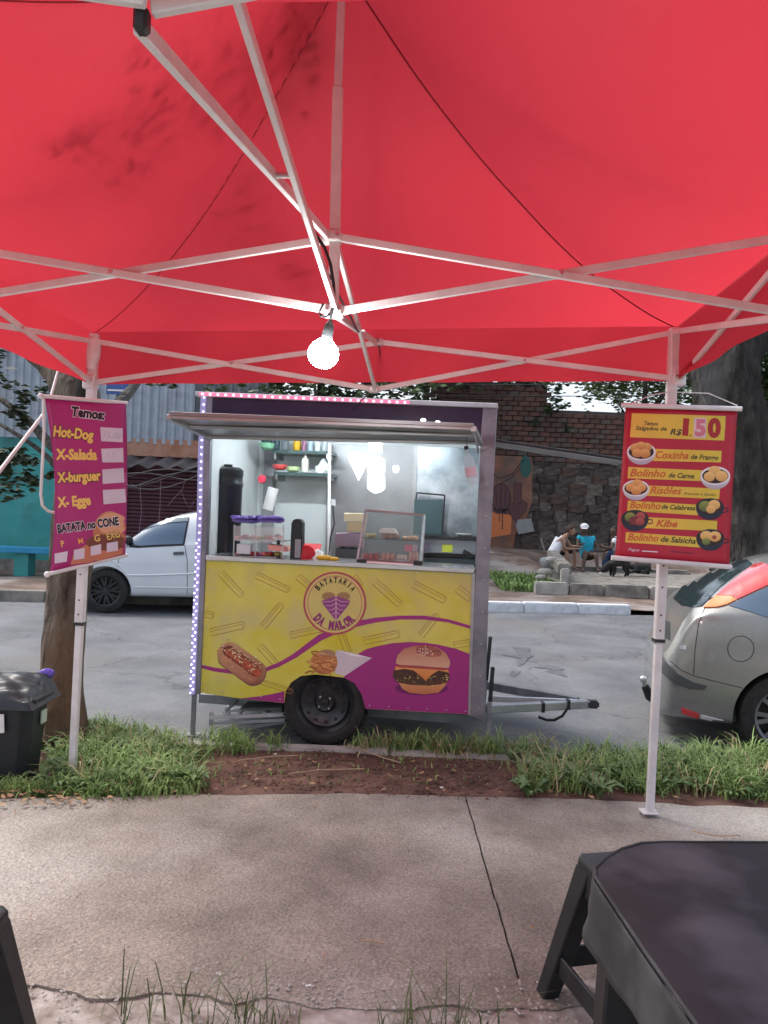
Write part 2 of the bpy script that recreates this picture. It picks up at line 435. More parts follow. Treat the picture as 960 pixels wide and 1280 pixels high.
# pavement slabs with the dark joint between them
c0 = G(581, 994); c1 = G(656, 1250)
walk = reg(bpy.data.objects.new('pavement', None)); COL.objects.link(walk); walk['kind'] = 'structure'
def jointX(Y): t = (Y-c1.y)/(c0.y-c1.y); return c1.x+(c0.x-c1.x)*t+.004*nz(0, Y, 2, 9)+.002*nz(0, Y, 7, 40)
def slab(x0f, x1f, s):
    g = MB(); nu, nv = 70, 60
    def fn(u, v):
        y0 = 2.34+.07*nz(s*9+u*6, 0, 1, 2.2)+.03*nz(u*30, s, 2)
        X = x0f(y0)+(x1f(y0)-x0f(y0))*u; y1 = edgeY(X)+.02*nz(X, 0, s, 5)
        Y = y0+(y1-y0)*v; X = x0f(Y)+(x1f(Y)-x0f(Y))*u
        return (X, Y, .006*nz(X, Y, 0, 2)+.003*nz(X, Y, 4, 14)+.002)
    g.grid(fn, nu, nv)
    k = len(g.v)
    # skirts so the slab has thickness
    border = [i*(nv+1) for i in range(nu+1)]+[nu*(nv+1)+j for j in range(1, nv+1)]+[i*(nv+1)+nv for i in range(nu-1, -1, -1)]+[j for j in range(nv-1, 0, -1)]
    for i in border: v = g.v[i]; g.v.append(Vector((v.x, v.y, -.12)))
    for i in range(len(border)):
        j = (i+1) % len(border); g.f.append((border[i], border[j], k+j, k+i))
    return g.build('slab', m_walk, walk)
slab(lambda Y: -2.6, lambda Y: jointX(Y)-.004, 1)
slab(lambda Y: jointX(Y)+.004, lambda Y: jointX(Y)+2.9, 2)
slab(lambda Y: -5.6, lambda Y: -2.62, 3)
slab(lambda Y: jointX(Y)+2.92, lambda Y: jointX(Y)+5.9, 4)
# moss and dirt in the joint
g = MB()
for i in range(60):
    Y = c1.y+(c0.y-c1.y)*i/60; g.box((jointX(Y+.015), Y+.015, -.03), (.03, .05, .04), rz=random.uniform(-.3, .3))
tag(g.build('joint_dirt', mat('joint_soil', (.03, .024, .02), (.05, .04, .035), 30, rough=1)), kind='stuff')
# loose aggregate
def pebbles(name, n, fx, m, s0, s1):
    g = MB()
    for i in range(n):
        p = fx(); s = random.uniform(s0, s1); a = random.uniform(0, 6)
        q = Matrix.Rotation(a, 3, 'Z'); vs = [q @ Vector((x*s*random.uniform(.7, 1.2), y*s*random.uniform(.5, 1), z*s*.45)) for x, y, z in ((1, 0, 0), (0, 1, 0), (-1, 0, 0), (0, -1, 0), (0, 0, 1))]
        g.add([v+p for v in vs], [(0, 1, 4), (1, 2, 4), (2, 3, 4), (3, 0, 4)])
    return tag(g.build(name, m, fix=False), kind='stuff')
def on_walk():
    X = random.uniform(-2.5, 2.5); Y = random.uniform(2.35, 4.0); return Vector((X, Y, .001))
pebbles('loose_aggregate', 3200, on_walk, mat('aggregate_stone', (.16, .135, .12), (.36, .32, .29), 60, rough=.9), .002, .0048)
def on_edge():
    X = random.uniform(-2.5, 2.5); Y = 2.36+random.gauss(0, .09); return Vector((X, Y, .003))
pebbles('broken_concrete_crumbs', 1100, on_edge, mat('crumb', (.30, .28, .26), (.50, .48, .46), 50, rough=.95), .003, .011)
def on_dirt():
    X = random.uniform(-1.6, 1.2); Y = random.uniform(4.05, 4.75); return Vector((X, Y, vz(X, Y)))
pebbles('dirt_clods', 1500, on_dirt, m_dirt, .005, .018)
g = MB()
for (x, y, sx, sy) in ((385, 1237, .018, .006), (552, 987, .018, .012), (344, 945, .02, .008), (1, 0, 0, 0)):
    if sx: p = G(x, y); g.box((p.x, p.y, .012), (sx, sy, .004), rz=.3)
tag(g.build('paper_scrap', WHITE), 'tiny white scraps of paper lying on the pavement and dirt', 'litter', kind='stuff')
# dry leaves and stalks on the verge
m_dry = mat('dry_leaf', (.22, .11, .05), (.42, .26, .15), 12, rough=.8)
g = MB()
for i in range(160):
    if i < 70: p = G(random.uniform(0, 140), random.uniform(988, 1012))
    else: p = G(random.uniform(200, 950), random.uniform(950, 1004))
    s = random.uniform(.01, .028); q = Matrix.Rotation(random.uniform(0, 6), 3, 'Z') @ Matrix.Rotation(random.uniform(-.5, .5), 3, 'X')
    g.add([q @ Vector(v)*s+Vector((p.x, p.y, .022)) for v in ((-1, 0, 0), (0, -.45, .1), (1, 0, .25), (0, .45, .1))], [(0, 1, 2, 3)])
tag(g.build('fallen_leaves', m_dry, fix=False), kind='stuff')
g = MB()
for pts in (((360, 972), (400, 967), (455, 966)), ((300, 955), (340, 950), (372, 949)), ((865, 1044), (885, 1049), (900, 1050), (925, 1050)), ((435, 935), (480, 952), (500, 958)), ((450, 1184), (465, 1184), (480, 1187))):
    g.tube([G(x, y)+Vector((0, 0, .022)) for x, y in pts], .0035, 5)
tag(g.build('dry_stalks', mat('straw', (.42, .30, .2), rough=.8)), kind='stuff')
# near kerb
near_kerb = reg(bpy.data.objects.new('near_kerb', None)); COL.objects.link(near_kerb); near_kerb['kind'] = 'structure'
for i in range(12):
    x0 = -5+i*.85; x1 = x0+.84
    g = MB(); g.box(((x0+x1)/2, 4.80+.01*nz(i, 0), -.075+.004*(i % 3)), (x1-x0, .10, .17)); g.build('kerb_stone', m_conc, near_kerb, bevel=.012)
# road stains (damp marks)
m_stain = mat('damp_asphalt', (.066, .07, .08), (.115, .12, .132), 9, rough=.55)
g = MB()
for pts in ([(640, 811), (663, 812), (661, 818), (668, 822), (660, 826), (655, 832), (648, 835), (644, 829), (652, 826), (626, 821), (627, 819), (650, 821)],
            [(680, 833), (694, 834), (706, 838), (700, 839), (710, 846), (700, 844), (682, 840), (690, 838), (668, 836)],
            [(640, 840), (651, 841), (642, 848), (636, 845)]):
    g.prism([Vector((q_.x, q_.y, roadz(q_.x, q_.y)+.004)) for q_ in (G(x, y, ROADZ-.02) for x, y in pts)], (0, 0, .001))
o = g.build('damp_mark', m_stain); tag(o, kind='stuff')
# far kerb, painted white
far_kerb = reg(bpy.data.objects.new('far_kerb', None)); COL.objects.link(far_kerb); far_kerb['kind'] = 'structure'
ang = math.atan(.145)
for i in range(26):
    X = -11+i*.92; Y = FK(X)+.1
    if 4.0 < X < 6.6: continue
    g = MB(); g.box((0, 0, 0), (.91/math.cos(ang), .18, .26)); mm = m_kerbw if X > -.4 and X < 4.0 else m_dconc
    o = g.build('kerb_stone', mm, far_kerb, bevel=.015); o.location = (X, Y, -.02+.006*(i % 2)); o.rotation_euler = (0, 0, ang)
# far ground
def fz(X, Y):
    side = sstep(3.6, 4.3, X); sl = .05+.6*sstep(14.8, 21.8, Y)
    low = .05+.12*sstep(14.8, 15.5, Y)+.45*sstep(19.6, 21, Y)
    z = sl*(1-side)+low*side
    if X < 1.5: k = sstep(-.5, 1.5, X); z = z*k+(.08)*(1-k)
    return z+.03*nz(X, Y, 0, .9)+.015*nz(X, Y, 2, 3)
g = MB(); g.grid(lambda u, v: (-30+60*u, FK(-30+60*u)+.15+(26-FK(-30+60*u))*v, fz(-30+60*u, FK(-30+60*u)+.15+(26-FK(-30+60*u))*v)-.03), 240, 50)
tag(g.build('far_verge', mat('trodden_earth', (.11, .075, .06), (.24, .18, .15), 1.6, rough=.95, bump=.6, bscale=12, c3=(.28, .26, .25), s3=.8)), kind='structure')
# raised concrete platform on the far side with a broken edge wall
plat = thing('concrete_platform', 'low weathered concrete platform with chipped front edge, where the group sits across the road', 'platform', (6.5, 16.5, 0))
g = MB(); g.grid(lambda u, v: (3.55+8*u, 15.1+4.6*v, .235+.008*nz(3.5+8*u, 15+4.6*v, 1, 2)), 20, 12); g.build('deck', m_dconc, plat, world=True)
x = 3.0; i = 0
while x < 11:
    w = random.uniform(.55, .95)
    g = MB(); g.box((x+w/2, 15.02+random.uniform(-.02, .02), .13), (w-.02, .26, .24+.03*random.random())); g.build('edge_block', m_dconc if i % 3 else m_conc, plat, world=True, bevel=.03); x += w; i += 1
g = MB(); p = G(706, 727, .05); g.box((P(706, 721, 15.25)), (.16, .2, .34)); o = g.build('post_stub', m_conc, plat, world=True, bevel=.03)
g = MB(); g.bar(P(706, 712, 15.3), P(690, 694, 18.6), .26, .24); g.build('side_kerb', m_dconc, plat, world=True, bevel=.03)
g = MB(); g.bar(P(680, 706, 19.4)-Vector((0, 0, .25)), P(860, 718, 19.4)-Vector((0, 0, .15)), .4, .5); o = g.build('back_ledge', m_dconc, plat, world=True, bevel=.04)
for k, (x, y, s) in enumerate(((681, 716, .16), (690, 700, .12), (676, 722, .1))):
    g = MB(); g.ball(P(x, y, 17.0-k*.4), s, 6, (1.2, .8, .7)); tag(g.build('rock', m_conc, smooth=False), ('pale rock beside the side kerb of the far platform', 'small pale stone near the seated man in white', 'smallest stone in the grass patch across the road')[k], 'rock')

# ---------------------------------------------------------------- vegetation helpers
m_leaf_d = mat('dark_foliage', (.012, .028, .014), (.045, .085, .03), 2.5, rough=.6)
m_leaf_m = mat('green_foliage', (.03, .065, .018), (.085, .14, .04), 3, rough=.55)
m_leaf_p = mat('pale_foliage', (.05, .09, .03), (.13, .19, .06), 3, rough=.55)
m_grass = mat('long_grass', (.095, .175, .042), (.30, .43, .14), 7, rough=.6, detail=6)
m_bark = mat('grey_bark', (.050, .036, .028), (.19, .155, .125), 14, rough=.95, bump=1, bdist=.035, bscale=30, stretch=(1, 1, .35), detail=8, c3=(.17, .105, .06), s3=2.2)
m_bark_d = mat('dark_bark', (.016, .014, .013), (.062, .056, .050), 7, rough=.95, bump=1, bdist=.08, bscale=14, stretch=(1, 1, .3), c3=(.13, .125, .12), s3=1.1)
def blades(name, sampler, n, h0, h1, m=m_grass, w=.0042, lean=.95, label=None):
    g = MB(); V = g.v; Fc = g.f
    for i in range(n):
        p, hf = sampler(); h = random.uniform(h0, h1)*hf; a = random.uniform(0, 2*PI); d = Vector((math.cos(a), math.sin(a), 0)); s = Vector((-d.y, d.x, 0))*w*random.uniform(.6, 1.3)
        b = lean*random.uniform(.3, 1.4)*h; k = len(V)
        p1 = p+d*b*.18+Vector((0, 0, h*.45)); p2 = p+d*b*.55+Vector((0, 0, h*.82)); p3 = p+d*b*1.15+Vector((0, 0, h*random.uniform(.75, 1.02)))
        V += [p-s, p+s, p1-s*.9, p1+s*.9, p2-s*.6, p2+s*.6, p3]
        Fc += [(k, k+1, k+3, k+2), (k+2, k+3, k+5, k+4), (k+4, k+5, k+6)]
    return tag(g.build(name, m, fix=False, smooth=False), kind='stuff')
def clumpy(poly_fn, n):
    """samples around random tufts inside a region"""
    cs = [poly_fn() for _ in range(n)]
    hs = [random.uniform(.55, 1.15) for _ in range(n)]
    def f():
        i = random.randrange(n); c = cs[i]; r = abs(random.gauss(0, .055)); a = random.uniform(0, 6.28)
        return Vector((c.x+r*math.cos(a), c.y+r*math.sin(a), -.005)), hs[i]*max(.45, 1-r*3)
    return f
def inpoly(pts):
    ws = [G(x, y) for x, y in pts]; xs = [p.x for p in ws]; ys = [p.y for p in ws]
    def inside(x, y):
        c = False; n = len(ws)
        for i in range(n):
            a, b = ws[i], ws[i-1]
            if (a.y > y) != (b.y > y) and x < (b.x-a.x)*(y-a.y)/(b.y-a.y)+a.x: c = not c
        return c
    def f():
        while True:
            x = random.uniform(min(xs), max(xs)); y = random.uniform(min(ys), max(ys))
            if inside(x, y): return Vector((x, y, 0))
    return f
blades('long_grass', clumpy(inpoly([(70, 985), (85, 925), (120, 912), (200, 925), (242, 945), (250, 978), (215, 990), (150, 993), (80, 996), (50, 990)]), 150), 6200, .04, .17)
blades('short_grass', clumpy(inpoly([(-60, 992), (-60, 975), (70, 985), (250, 980), (240, 992), (100, 997)]), 120), 2200, .03, .10)
blades('long_grass', clumpy(inpoly([(645, 985), (655, 960), (720, 950), (1050, 945), (1050, 1002), (960, 999), (850, 992), (700, 990)]), 180), 8300, .04, .18)
blades('kerbside_grass', clumpy(inpoly([(440, 933), (470, 928), (640, 934), (690, 940), (680, 950), (640, 948), (600, 945), (440, 938)]), 40), 1150, .04, .17)
blades('kerbside_grass', clumpy(inpoly([(228, 935), (262, 935), (255, 920), (300, 928), (350, 932), (350, 936), (262, 945)]), 26), 420, .06, .15)
f_thin = inpoly([(240, 940), (660, 945), (650, 985), (250, 985)])
blades('thin_grass', lambda: (f_thin(), random.uniform(.2, .6)), 260, .03, .08)
m_hay = mat('dry_grass', (.30, .24, .12), (.46, .40, .24), 7, rough=.8)
blades('dry_grass_blades', clumpy(inpoly([(70, 990), (90, 920), (240, 940), (250, 985), (150, 996)]), 60), 380, .05, .19, m=m_hay)
blades('dry_grass_blades', clumpy(inpoly([(645, 985), (655, 955), (1050, 945), (1050, 1002), (700, 992)]), 90), 650, .05, .22, m=m_hay)
blades('dry_grass_blades', clumpy(inpoly([(440, 938), (470, 930), (690, 938), (680, 955)]), 30), 320, .05, .17, m=m_hay)
def tuftat(lst):
    def f():
        x, r = random.choice(lst); return Vector((x+random.gauss(0, r), random.uniform(2.14, 2.28), -.005)), random.uniform(.5, 1.1)
    return f
blades('grass_tuft', tuftat([(-.62, .05), (-.38, .05), (-.25, .04), (-.36, .03), (.12, .05), (.3, .05), (-.68, .02), (.22, .04), (-.5, .02)]), 150, .06, .22, w=.0024, m=mat('tuft_grass', (.06, .09, .035), (.16, .19, .08), 6, rough=.7))
def patch_s():
    x = random.uniform(2.4, 3.7); y = random.uniform(15.3, 17.2); return Vector((x, y, fz(x, y)-.03)), 1
blades('grass_patch', patch_s, 1500, .08, .2, w=.014)
def leaves(name, cl, n, size, m, parent=None, gap=.0):
    """cl: list of (centre, radius, squash)"""
    g = MB(); tot = sum(c[1]**2 for c in cl)
    for c, r, sq in cl:
        k = int(n*r*r/tot); c = Vector(c)
        sub = [Vector((random.gauss(0, .5), random.gauss(0, .5), random.gauss(0, .5)*sq))*r for _ in range(max(4, int(k/28)))]
        for i in range(k):
            q = random.choice(sub); p = c+q+Vector((random.gauss(0, .13), random.gauss(0, .13), random.gauss(0, .11)))*r
            s = size*random.uniform(.6, 1.3); M = Matrix.Rotation(random.uniform(0, 6.28), 3, 'Z') @ Matrix.Rotation(random.uniform(-1.1, 1.1), 3, 'X')
            vs = [M @ Vector(v)*s+p for v in ((-.5, 0, 0), (-.05, -.24, .04), (.5, 0, -.06), (-.05, .24, .04))]
            kk = len(g.v); g.v += vs; g.f += [(kk, kk+1, kk+2), (kk, kk+2, kk+3)]
    return g.build(name, m, parent, world=True, fix=False, smooth=False)
def rough_trunk(pts, rads, amp=.06, n=22, sub=6, freq=3):
    """bark surface: a resampled, lumpy tube"""
    P0 = [Vector(p) for p in pts]; out = []; rr = []
    for i in range(len(P0)-1):
        for k in range(sub):
            t = k/sub
            a = P0[max(i-1, 0)]; b = P0[i]; c = P0[i+1]; d = P0[min(i+2, len(P0)-1)]
            out.append(.5*((2*b)+(c-a)*t+(2*a-5*b+4*c-d)*t*t+(3*b-a-3*c+d)*t**3)); rr.append(rads[i]*(1-t)+rads[i+1]*t)
    out.append(P0[-1]); rr.append(rads[-1])
    g = MB(); g.tube(out, rr, n)
    for i in range(len(out)*n):
        c = out[i//n]; v = g.v[i]; d = (v-c)
        if d.length > 1e-6:
            r = d.length; dn = d/r; q = Vector((dn.x*freq*.9, dn.y*freq*.9, v.z*freq*.35/r*.2))
            g.v[i] = c+d*(1+amp*2.2*noise.noise(q)+amp*noise.noise(v*freq*3))
    return g
# ============================================================ BACKGROUND STRUCTURES
# ---- left: turquoise wall, tin sheets above, maroon shop front
m_turq = mat('turquoise_paint', (.035, .25, .25), (.06, .32, .31), 1.5, rough=.75, bump=.2, c3=(.03, .14, .14), s3=.8)
m_tin = mat('galvanised_tin', (.26, .31, .37), (.42, .47, .53), 1.2, rough=.5, metal=.25, c3=(.22, .24, .27), s3=1.3)
m_maroon = mat('maroon_paint', (.065, .018, .034), (.11, .035, .055), 2, rough=.6)
m_brickp = mat('peeling_orange_render', (.33, .15, .09), (.45, .27, .20), 2.5, rough=.9, bump=.4)
DL = 15.0
wall = thing('turquoise_wall', 'turquoise painted wall under the tin sheets at the left across the road', 'wall', (-6.5, DL, 0))
zt = P(60, 548, DL).z
g = MB(); g.box((-8.9, DL+.12, zt/2+.02), (7.6, .22, zt)); g.build('wall_face', m_turq, wall, world=True)
g = MB(); g.box((-8.9, DL-.005, .16), (7.6, .03, .26)); g.build('plinth', m_dconc, wall, world=True)
bench = thing('concrete_bench', 'bright blue painted bench on a turquoise block in front of the turquoise wall', 'bench', (P(20, 690, 14.2).x, 14.2, .05))
zb = P(20, 687, 14.2).z
g = MB(); g.box((P(10, 687, 14.2).x, 14.25, zb), (1.75, .42, .1)); g.build('seat', mat('blue_paint', (.02, .22, .42), (.03, .28, .5), 4, rough=.6), bench, world=True, bevel=.01)
for x, w in ((28, .26), (-26, .26)):
    g = MB(); g.box((P(x, 700, 14.2).x, 14.3, zb/2), (w, .3, zb-.1)); g.build('leg', m_turq, bench, world=True)
fence = thing('tin_fence', 'pale corrugated tin sheets fixed above the turquoise wall and shop front', 'fence', (-6.5, DL, zt))
def corr_sheet(w, h, per, dep, axis='z'):
    g = MB(); n = int(round(w/per)); xs = []
    for i in range(n): xs += [(i*per, 0), (i*per+per*.3, 0), (i*per+per*.42, dep), (i*per+per*.8, dep), (i*per+per*.95, 0)]
    xs.append((n*per, 0)); k = len(g.v)
    for x, y in xs: g.v += [Vector((x, -y, 0)), Vector((x, -y, h))]
    for i in range(len(xs)-1): g.f.append((k+2*i, k+2*i+2, k+2*i+3, k+2*i+1))
    return g
sheet = corr_sheet(.84, 2.3, .168, .035); x = -9.6; i = 0
base = None
while x < -4.3:
    if base is None: base = sheet.build('tin_sheet', m_tin, fence, smooth=False, fix=False); o = base
    else: o = base.copy(); COL.objects.link(o)
    o.location = Vector((x+6.5, -.02*(i % 2), random.uniform(-.03, .02))); x += .83; i += 1
m_tin_d = mat('dull_tin', (.10, .11, .13), (.17, .18, .2), 2, rough=.6)
g = corr_sheet(1.68, 2.3, .168, .035)
o = g.build('tin_sheet', m_tin_d, fence, smooth=False, fix=False); o.location = Vector((-4.05+6.5, .12, 0)); o['label'] = 'darker weathered tin sheets'
shop = thing('shop_front', 'closed maroon roller shutter shop front behind the white car', 'building', (-4.2, DL, 0))
x0 = P(150, 600, DL+.2).x; x1 = P(330, 600, DL+.2).x; zs = P(200, 590, DL).z
g = MB(); g.box(((x0+x1)/2, DL+.5, 1.5), (x1-x0, .5, 3.0)); g.build('wall', m_maroon, shop, world=True)
g = MB(); g.box(((x0+x1)/2, DL+.02, P(200, 560, DL).z), (x1-x0, .1, .34)); g.build('render_band', m_brickp, shop, world=True)
ns = 27; slat_me = None
for i in range(ns):
    z = .06+i*(zs-.06)/ns
    if slat_me is None:
        g = MB(); g.box((0, 0, 0), (x1-x0-.1, .035, (zs-.06)/ns-.014)); o = g.build('slat', m_maroon, shop, bevel=.008); slat_me = o.data
    else: o = bpy.data.objects.new('slat', slat_me); COL.objects.link(o); o.parent = shop
    o.location = ((x0+x1)/2+4.2, .17, z+.03)
g = MB(); n = 90
def awn(u, v): X = x0+(x1-x0)*u; return (X, DL-.75*v, P(200, 572, DL).z-.22*v+.035*math.sin(X*2*PI/.36))
g.grid(awn, 160, 2); g.build('awning', mat('dark_roof_sheet', (.05, .045, .05), (.09, .08, .085), 3, rough=.8), shop, world=True, solid=.012)
m_scr = mat('pale_spray_paint', (.42, .36, .40), rough=.8)
bv = BVHTree.FromPolygons([Vector(v) for v in ((-12, DL+.145, -1), (0, DL+.145, -1), (0, DL+.145, 6), (-12, DL+.145, 6))], [(0, 1, 2, 3)])
pr = projector(bv, .002)
ik = Ink(); c = s255(150, 120, 140)
for pts in ([(175, 605), (177, 640), (174, 665)], [(201, 600), (200, 635), (198, 660)], [(163, 604), (175, 612)], [(210, 632), (218, 622), (228, 612), (232, 598)], [(226, 612), (232, 628), (238, 635), (243, 626)]): ik.stroke(pts, .8, c, 1)
ik.build('graffiti', pr, shop, kind='stuff')
# tangle of cables hanging in front of the shop
g = MB()
for k in range(5):
    y = random.uniform(594, 606)
    g.tube([P(150+i*20, y+9*math.sin(i*.7+k)+(-12*(i/6)**2), 13.9) for i in range(7)], .008, 5)
tag(g.build('hanging_cables', mat('cable_grey', (.10, .10, .11), rough=.7)), 'loose grey cables sagging across the maroon shop front', 'cable')
sg = thing('street_sign', 'small blue and white sign seen just above the pink menu banner', 'sign', P(148, 488, 13.5))
g = MB(); g.box(P(148, 486, 13.5), (.42, .02, .2)); pl = g.build('panel', mat('sign_blue', (.05, .10, .30), rough=.5), sg, world=True)
g = MB(); g.box(P(148, 488, 13.48), (.38, .01, .03)); g.build('white_stripe', WHITE, sg, world=True)
g = MB(); g.tube([P(148, 484, 13.55), (P(148, 484, 13.55).x, 13.55, 0)], .025); g.build('post', DARK, sg, world=True)

# ---- right: brick wall, stone base and painted render
DW = 22.0
Bx = lambda px: (px-480)/F*DW
m_br = [mat('old_brick_%s' % n, a, b, 5, rough=.95, bump=.5) for n, a, b in (('dark', (.07, .042, .037), (.12, .07, .058)), ('red', (.10, .052, .042), (.155, .085, .068)), ('grey', (.078, .058, .052), (.125, .095, .085)))]
m_mort = mat('sooty_mortar', (.07, .055, .05), (.115, .092, .083), 4, rough=.95, bump=.4)
bw = thing('brick_wall', 'tall old brick wall with broken top over a rough stone base, far side of the road', 'wall', (6.5, DW, .5))
x0, x1, x2 = 1.2, 4.75, 13.5
ztall = P(640, 478, DW).z; zlow = P(740, 514, DW).z; zst = P(700, 575, DW).z
g = MB(); g.box(((x0+x1)/2, DW+.22, (ztall)/2), (x1-x0-.4, .3, ztall)); g.box(((x1+x2)/2-.2, DW+.2, zlow/2), (x2-x1+.4, .3, zlow)); core = g.build('mortar_core', m_mort, bw, world=True)
bm_ = MB(); bm_.box((0, 0, 0), (.30, .12, .125)); brick_me = []
for m in m_br:
    o = bm_.build('brick', m, bw, bevel=.008); brick_me.append(o.data); bpy.data.objects.remove(o)
near = []; rest = []
z = zst
row = 0
while z < ztall:
    X = x0+(.155 if row % 2 else 0)
    while X < x2:
        top = ztall if X < x1-.15-.5*max(0, nz(z*3, 1, 0)) else zlow
        if z < top-.04:
            px = CXP+F*X/DW
            p = (X, z+.005*nz(X, z), random.randrange(3))
            if 622 < px < 772: near.append(p)
            else: rest.append(p)
        X += .315
    z += .142; row += 1
near.sort(key=lambda p: -p[1] if p[0] > 0 else 0); random.shuffle(near)
near, extra = near[:298], near[298:]
for X, z, k in near:
    o = share('brick', brick_me[k], (X-6.5, .02+random.uniform(-.03, .02), z-.5), bw, (0, random.uniform(-.02, .02), 0))
g = MB()
for X, z, k in rest+extra: g.box((X, DW+.02+random.uniform(-.02, .02), z), (.30, .12, .125))
g.build('brickwork', m_br[0], bw, world=True, kind='stuff')
m_st = [mat('wall_stone_%s' % n, a, b, 3, rough=.95, bump=.7, bscale=12, c3=c, s3=2) for n, a, b, c in (('grey', (.07, .058, .052), (.14, .12, .108), (.03, .027, .025)), ('pale', (.11, .092, .08), (.22, .19, .168), (.04, .035, .03)), ('dark', (.042, .035, .032), (.085, .07, .063), (.09, .075, .065)), ('brown', (.08, .056, .046), (.14, .098, .08), (.035, .03, .028)))]
stone_me = []
for k in range(10):
    g = MB(); g.ball((0, 0, 0), .5, 7)
    for i, v in enumerate(g.v):
        q = Vector([max(-.42, min(.42, c*1.35)) for c in v]); g.v[i] = q*(1+.22*noise.noise(q*3+Vector((k*7, 0, 0))))
    o = g.build('stone', m_st[k % 4], bw, smooth=False); stone_me.append(o.data); bpy.data.objects.remove(o)
n = 0; z = .35
while z < zst:
    h = random.uniform(.2, .34); X = P(652, 600, DW).x
    while X < x2-.2 and n < 290:
        w = random.uniform(.28, .62)
        share('stone', random.choice(stone_me), (X+w/2-6.5, .1+random.uniform(-.05, .03), z+h/2-.5), bw, (0, random.uniform(-.1, .1), 0), (w*1.14, .22, h*1.2)); n += 1
        X += w
    z += h*.98
m_orn = mat('orange_painted_render', (.22, .09, .055), (.28, .14, .10), 1.5, rough=.9, bump=.4, c3=(.13, .10, .09), s3=1.2)
g = MB(); xa = Bx(560); xb = Bx(664)
g.prism([Vector((x, DW-.08, z)) for x, z in ((xa, .4), (xb-.5, .4), (xb-.45, 1.0), (xb-.2, 1.3), (xb, 2.0), (xb-.05, zst-.1), (xb-.1, zst+.05), (xa, zst+.05))], (0, .1, 0)); ren = g.build('painted_render', m_orn, bw, world=True)
bvr = BVHTree.FromPolygons([Vector(v) for v in ((0, DW-.085, -1), (15, DW-.085, -1), (15, DW-.085, 9), (0, DW-.085, 9))], [(0, 1, 2, 3)])
pr = projector(bvr, .003); ik = Ink(); dk = s255(62, 40, 48); br = s255(95, 55, 60); pk = s255(190, 120, 110)
def circ(cx, cy, rx, ry, n=20, a0=0, a1=6.283): return [(cx+rx*math.cos(a0+(a1-a0)*i/n), cy+ry*math.sin(a0+(a1-a0)*i/n)) for i in range(n+1)]
ik.ell(626, 622, 12, 17, br, 1); ik.stroke(circ(626, 622, 12, 17)[:-1], 2, dk, 2, True); ik.stroke([(626, 608), (626, 640)], 2, dk, 2); ik.stroke([(620, 612), (621, 632), (626, 638), (631, 632), (632, 612)], 1.6, dk, 2)
ik.poly([(616, 636), (637, 636), (633, 642), (620, 642)], dk, 2); ik.stroke([(628, 640), (628, 662)], 1.3, dk, 2); ik.stroke([(624, 640), (624, 652)], 1, dk, 2)
ik.poly([(643, 603), (652, 604), (651, 630), (642, 630)], br, 1); ik.stroke([(643, 603), (652, 604), (651, 630), (642, 630)], 1, dk, 2, True)
ik.poly([(635, 634), (640, 628), (646, 631), (653, 625), (659, 629), (658, 637), (651, 645), (646, 650), (645, 656), (642, 648), (637, 642)], br, 2); ik.stroke([(635, 634), (640, 628), (646, 631), (653, 625), (659, 629), (658, 637), (651, 645), (646, 650), (645, 656), (642, 648), (637, 642)], 1, dk, 3, True)
ik.stroke([(614, 590), (624, 598), (640, 593), (650, 580), (658, 572)], 1.4, dk, 2); ik.stroke([(622, 606), (638, 598), (652, 584)], 1.2, dk, 2)
ik.ell(605+54-2, 575+8, 7, 14, s255(40, 90, 84), 2)
ik.poly([(612, 640), (640, 644), (638, 668), (612, 672)], s255(214, 120, 70), .6)
ik.poly([(642, 650), (664, 648), (668, 664), (648, 668)], s255(150, 150, 152), 1.2)
ik.build('graffiti', pr, bw, kind='stuff')
# overhead cables
cb = mat('cable_black', (.02, .02, .022), rough=.6)
for k, (a, b, d) in enumerate((((520, 482), (1000, 470), 19), ((500, 494), (1010, 490), 19.5), ((840, 480), (1010, 485), 18), ((560, 474), (1000, 452), 18.6))):
    g = MB(); g.tube([P(a[0]+(b[0]-a[0])*t/8, a[1]+(b[1]-a[1])*t/8+3*math.sin(PI*t/8), d) for t in range(9)], .012, 5)
    tag(g.build('overhead_cable', cb), ('overhead cable just under the right end of the canopy, second from top', 'third overhead cable, crossing in front of the brick wall', 'short lowest overhead cable beside the big tree', 'topmost overhead cable in front of the right-hand trees')[k], 'cable', 'overhead cables')

# ---- trees behind
def tree(name, label, x, y, h, cr_, m, n=2600, size=.2, trunk=.16, cz=None, group=None, bark=m_bark_d, cl=None):
    t = thing(name, label, 'tree', (x, y, 0), 0, group)
    cz = cz or h*.72
    g = rough_trunk([(x, y, 0), (x+.1, y, h*.3), (x-.05, y, h*.6), (x, y, h*.85)], [trunk, trunk*.8, trunk*.6, trunk*.25], n=12); g.build('trunk', bark, t, world=True)
    for k in range(5):
        a = k*1.3+x; b = Vector((x, y, h*(.38+.08*k))); g = MB(); e = b+Vector((math.cos(a)*cr_*.7, math.sin(a)*cr_*.7, h*.22))
        g.tube([b, (b+e)/2+Vector((0, 0, .15)), e], [trunk*.4, trunk*.28, .02], 7); g.build('limb', bark, t, world=True)
    if cl is None:
        cl = [((x, y, cz), cr_*.8, .8)]+[((x+math.cos(a)*cr_*.7, y+math.sin(a)*cr_*.6, cz+random.uniform(-.6, .6)), cr_*.55, .8) for a in (0, 1.2, 2.4, 3.6, 4.8)]
    c = leaves('crown', cl, n, size, m, t); c['kind'] = 'stuff'
    return t
GRP = 'trees behind the walls across the road'
tree('leafy_tree', 'dark leafy tree rising directly behind the food trailer', -1.6, 18.6, 7.6, 3.0, m_leaf_d, 7000, .24, cz=5.2, group=GRP)
